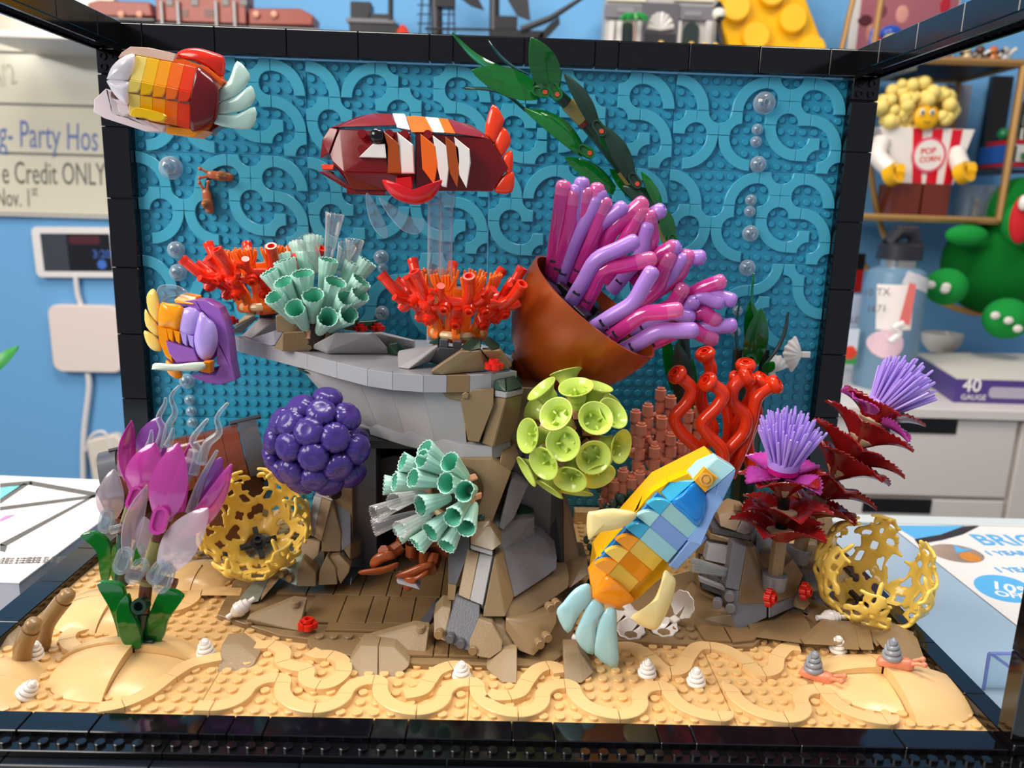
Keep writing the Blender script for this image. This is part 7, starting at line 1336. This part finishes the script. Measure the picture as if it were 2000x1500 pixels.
t.add('bowsprit', MB().tube([sp(1018, 58), sp(1075, 36), sp(1140, -6)], [.9, .8, .5], 8), fc(BK)); t.add('figurehead', hullpx([(1048, 74, YS), (1074, 46, YS), (1092, 32, YS), (1094, 46, YS), (1066, 76, YS)], 1.2, .1), fc(BK)); t.add('rail', MB().tube([sp(830, 56), sp(960, 58)], .35, 6), fc(BK))
t = Thing('toy_building', 'grey and white toy corner building with arched doors on the high shelf', 'toy building', sp(1292, 90)); G1, G2, G3 = '#b9b4ae', '#77747a', '#2c2b2e'
sbox(t, 'wall', 1186, -10, 1394, 110, G1, YS+1, 10); sbox(t, 'upper_band', 1186, -14, 1262, 4, '#e6dcc4', YS+.2, 2); sbox(t, 'upper_band', 1318, -14, 1396, 4, '#e6dcc4', YS+.2, 2); sbox(t, 'cornice', 1184, 8, 1258, 36, G2, YS-.4, 3); sbox(t, 'cornice', 1322, 10, 1394, 40, G2, YS-.4, 3); sbox(t, 'porch', 1257, 4, 1322, 92, '#5e5b60', YS-1, 4)
for i in range(8): a = PI*(i+.5)/8; t.add('fan_rib', MB().tube([P(1290, 58, YS-1.4), P(1290+26*math.cos(a), 58-34*math.sin(a), YS-1.4)], [.3, .75], 6), fc('#c9c4be'))
sbox(t, 'door', 1260, 64, 1318, 98, G3, YS-1.5, 1); 
for u in (1209, 1334): t.add('arch_window', MB().prism([(0, -8), (4.2, -8), (4.2, 0)]+ARC(2.1, 0, 2.1, 0, PI, 8)+[(0, 0)], 0, .5, wallM(u, 60, YS+.8)), fc('#2f3a36'))
for u in (1190, 1205, 1244, 1256, 1320, 1380): sbox(t, 'column', u, 40, u+7, 110, '#cfcac4', YS-.6, 2)
t.add('frieze', MB().bbox(P(1206, 0, YS).x, P(1240, 0, YS).x, YS-.7, YS-.4, P(1206, 25, YS).z, P(1206, 15, YS).z, .03), fc('#8d8a8f')); t.add('frieze', MB().bbox(P(1338, 0, YS).x, P(1372, 0, YS).x, YS-.7, YS-.4, P(1338, 32, YS).z, P(1338, 22, YS).z, .03), fc('#8d8a8f'))
t = Thing('toy_palm', 'small green toy palm in front of the grey toy building', 'toy tree', Vector((sp(1236, 90).x, YS-4, zsf))); t.add('trunk', MB().tube([Vector((sp(1236, 90).x, YS-4, zsf)), P(1240, 40, YS-4)], .4, 6), fc('#7a4a36')); q = P(1238, 36, YS-4)
for i in range(9): a = 2*PI*i/9; t.add('frond', MB().tube(bez(q, q+Vector((2.2*math.cos(a), .8*math.sin(a), 1.8)), q+Vector((3.9*math.cos(a), 1.2*math.sin(a), -.6+.6*math.sin(a)))), [.7, .8, .8, .8, .7, .6, .5, .3, .1], 5), fc('#1f8f3c'))
t = Thing('toy_lamp', 'toy street lamp with white globe beside the yellow brick', 'toy lamp', Vector((sp(1404, 90).x, YS-5, zsf))); t.add('post', MB().tube([Vector((sp(1404, 90).x, YS-5, zsf)), P(1404, 14, YS-5)], .5, 8), fc('#17161a')); t.add('globe', MB().ball(P(1404, 27, YS-6), 1.7, (1, 1, 1), 14, 9), fc('#efe6d2'), smooth=80); t.add('cap', MB().lathe([(1.5, 0), (.4, 1.6)], 10, Matrix.Translation(P(1404, 16, YS-6))), fc('#17161a')); t.add('collar', MB().lathe([(.6, 0), (1.6, 1.2)], 10, Matrix.Translation(P(1404, 44, YS-6))), fc('#17161a'))
for u, c_, lab in ((1284, '#d9a04a', 'tiny orange toy figure at the door of the grey toy building'), (1342, '#e07a1e', 'tiny bright orange toy figure right of the door'), (1368, '#c98a5e', 'tiny toy figure with a red pole at the right of the building'), (1388, '#7a6a5e', 'tiny grey toy figure beside the lamp')): q = Vector((sp(u, 90).x, YS-5, zsf)); t = Thing('toy_minifigure', lab, 'toy figure', q, 'tiny toy figures before the building'); t.add('body', MB().lathe([(1, 0), (1.1, 2), (.7, 3)], 8, Matrix.Translation(q)), fc(c_)); t.add('head', MB().ball(q+Vector((0, 0, 3.7)), .8, (1, 1, 1), 8, 6), fc('#e0b04a'))
YG = 188; t = Thing('yellow_brick', 'huge yellow studded brick decoration leaning on the blue wall', 'decoration', sp(1510, 105, YG)); YL = plastic('giant_yellow', '#f2b705', .35)
t.add('slab', hullpx([(1386, -20, YG), (1398, 20, YG), (1432, 112, YG), (1620, 118, YG), (1560, -40, YG), (1440, -60, YG)], 6, .4), YL)
for u, v in ((1546, 40), (1474, 74), (1436, 18), (1506, -12), (1582, 100)): t.add('stud', MB().lathe([(3.6, -.1), (3.6, 2.0), (3.3, 2.3), (0, 2.3)], 24, frame(P(u, v, YG), (-.1, -1, .1))), YL)
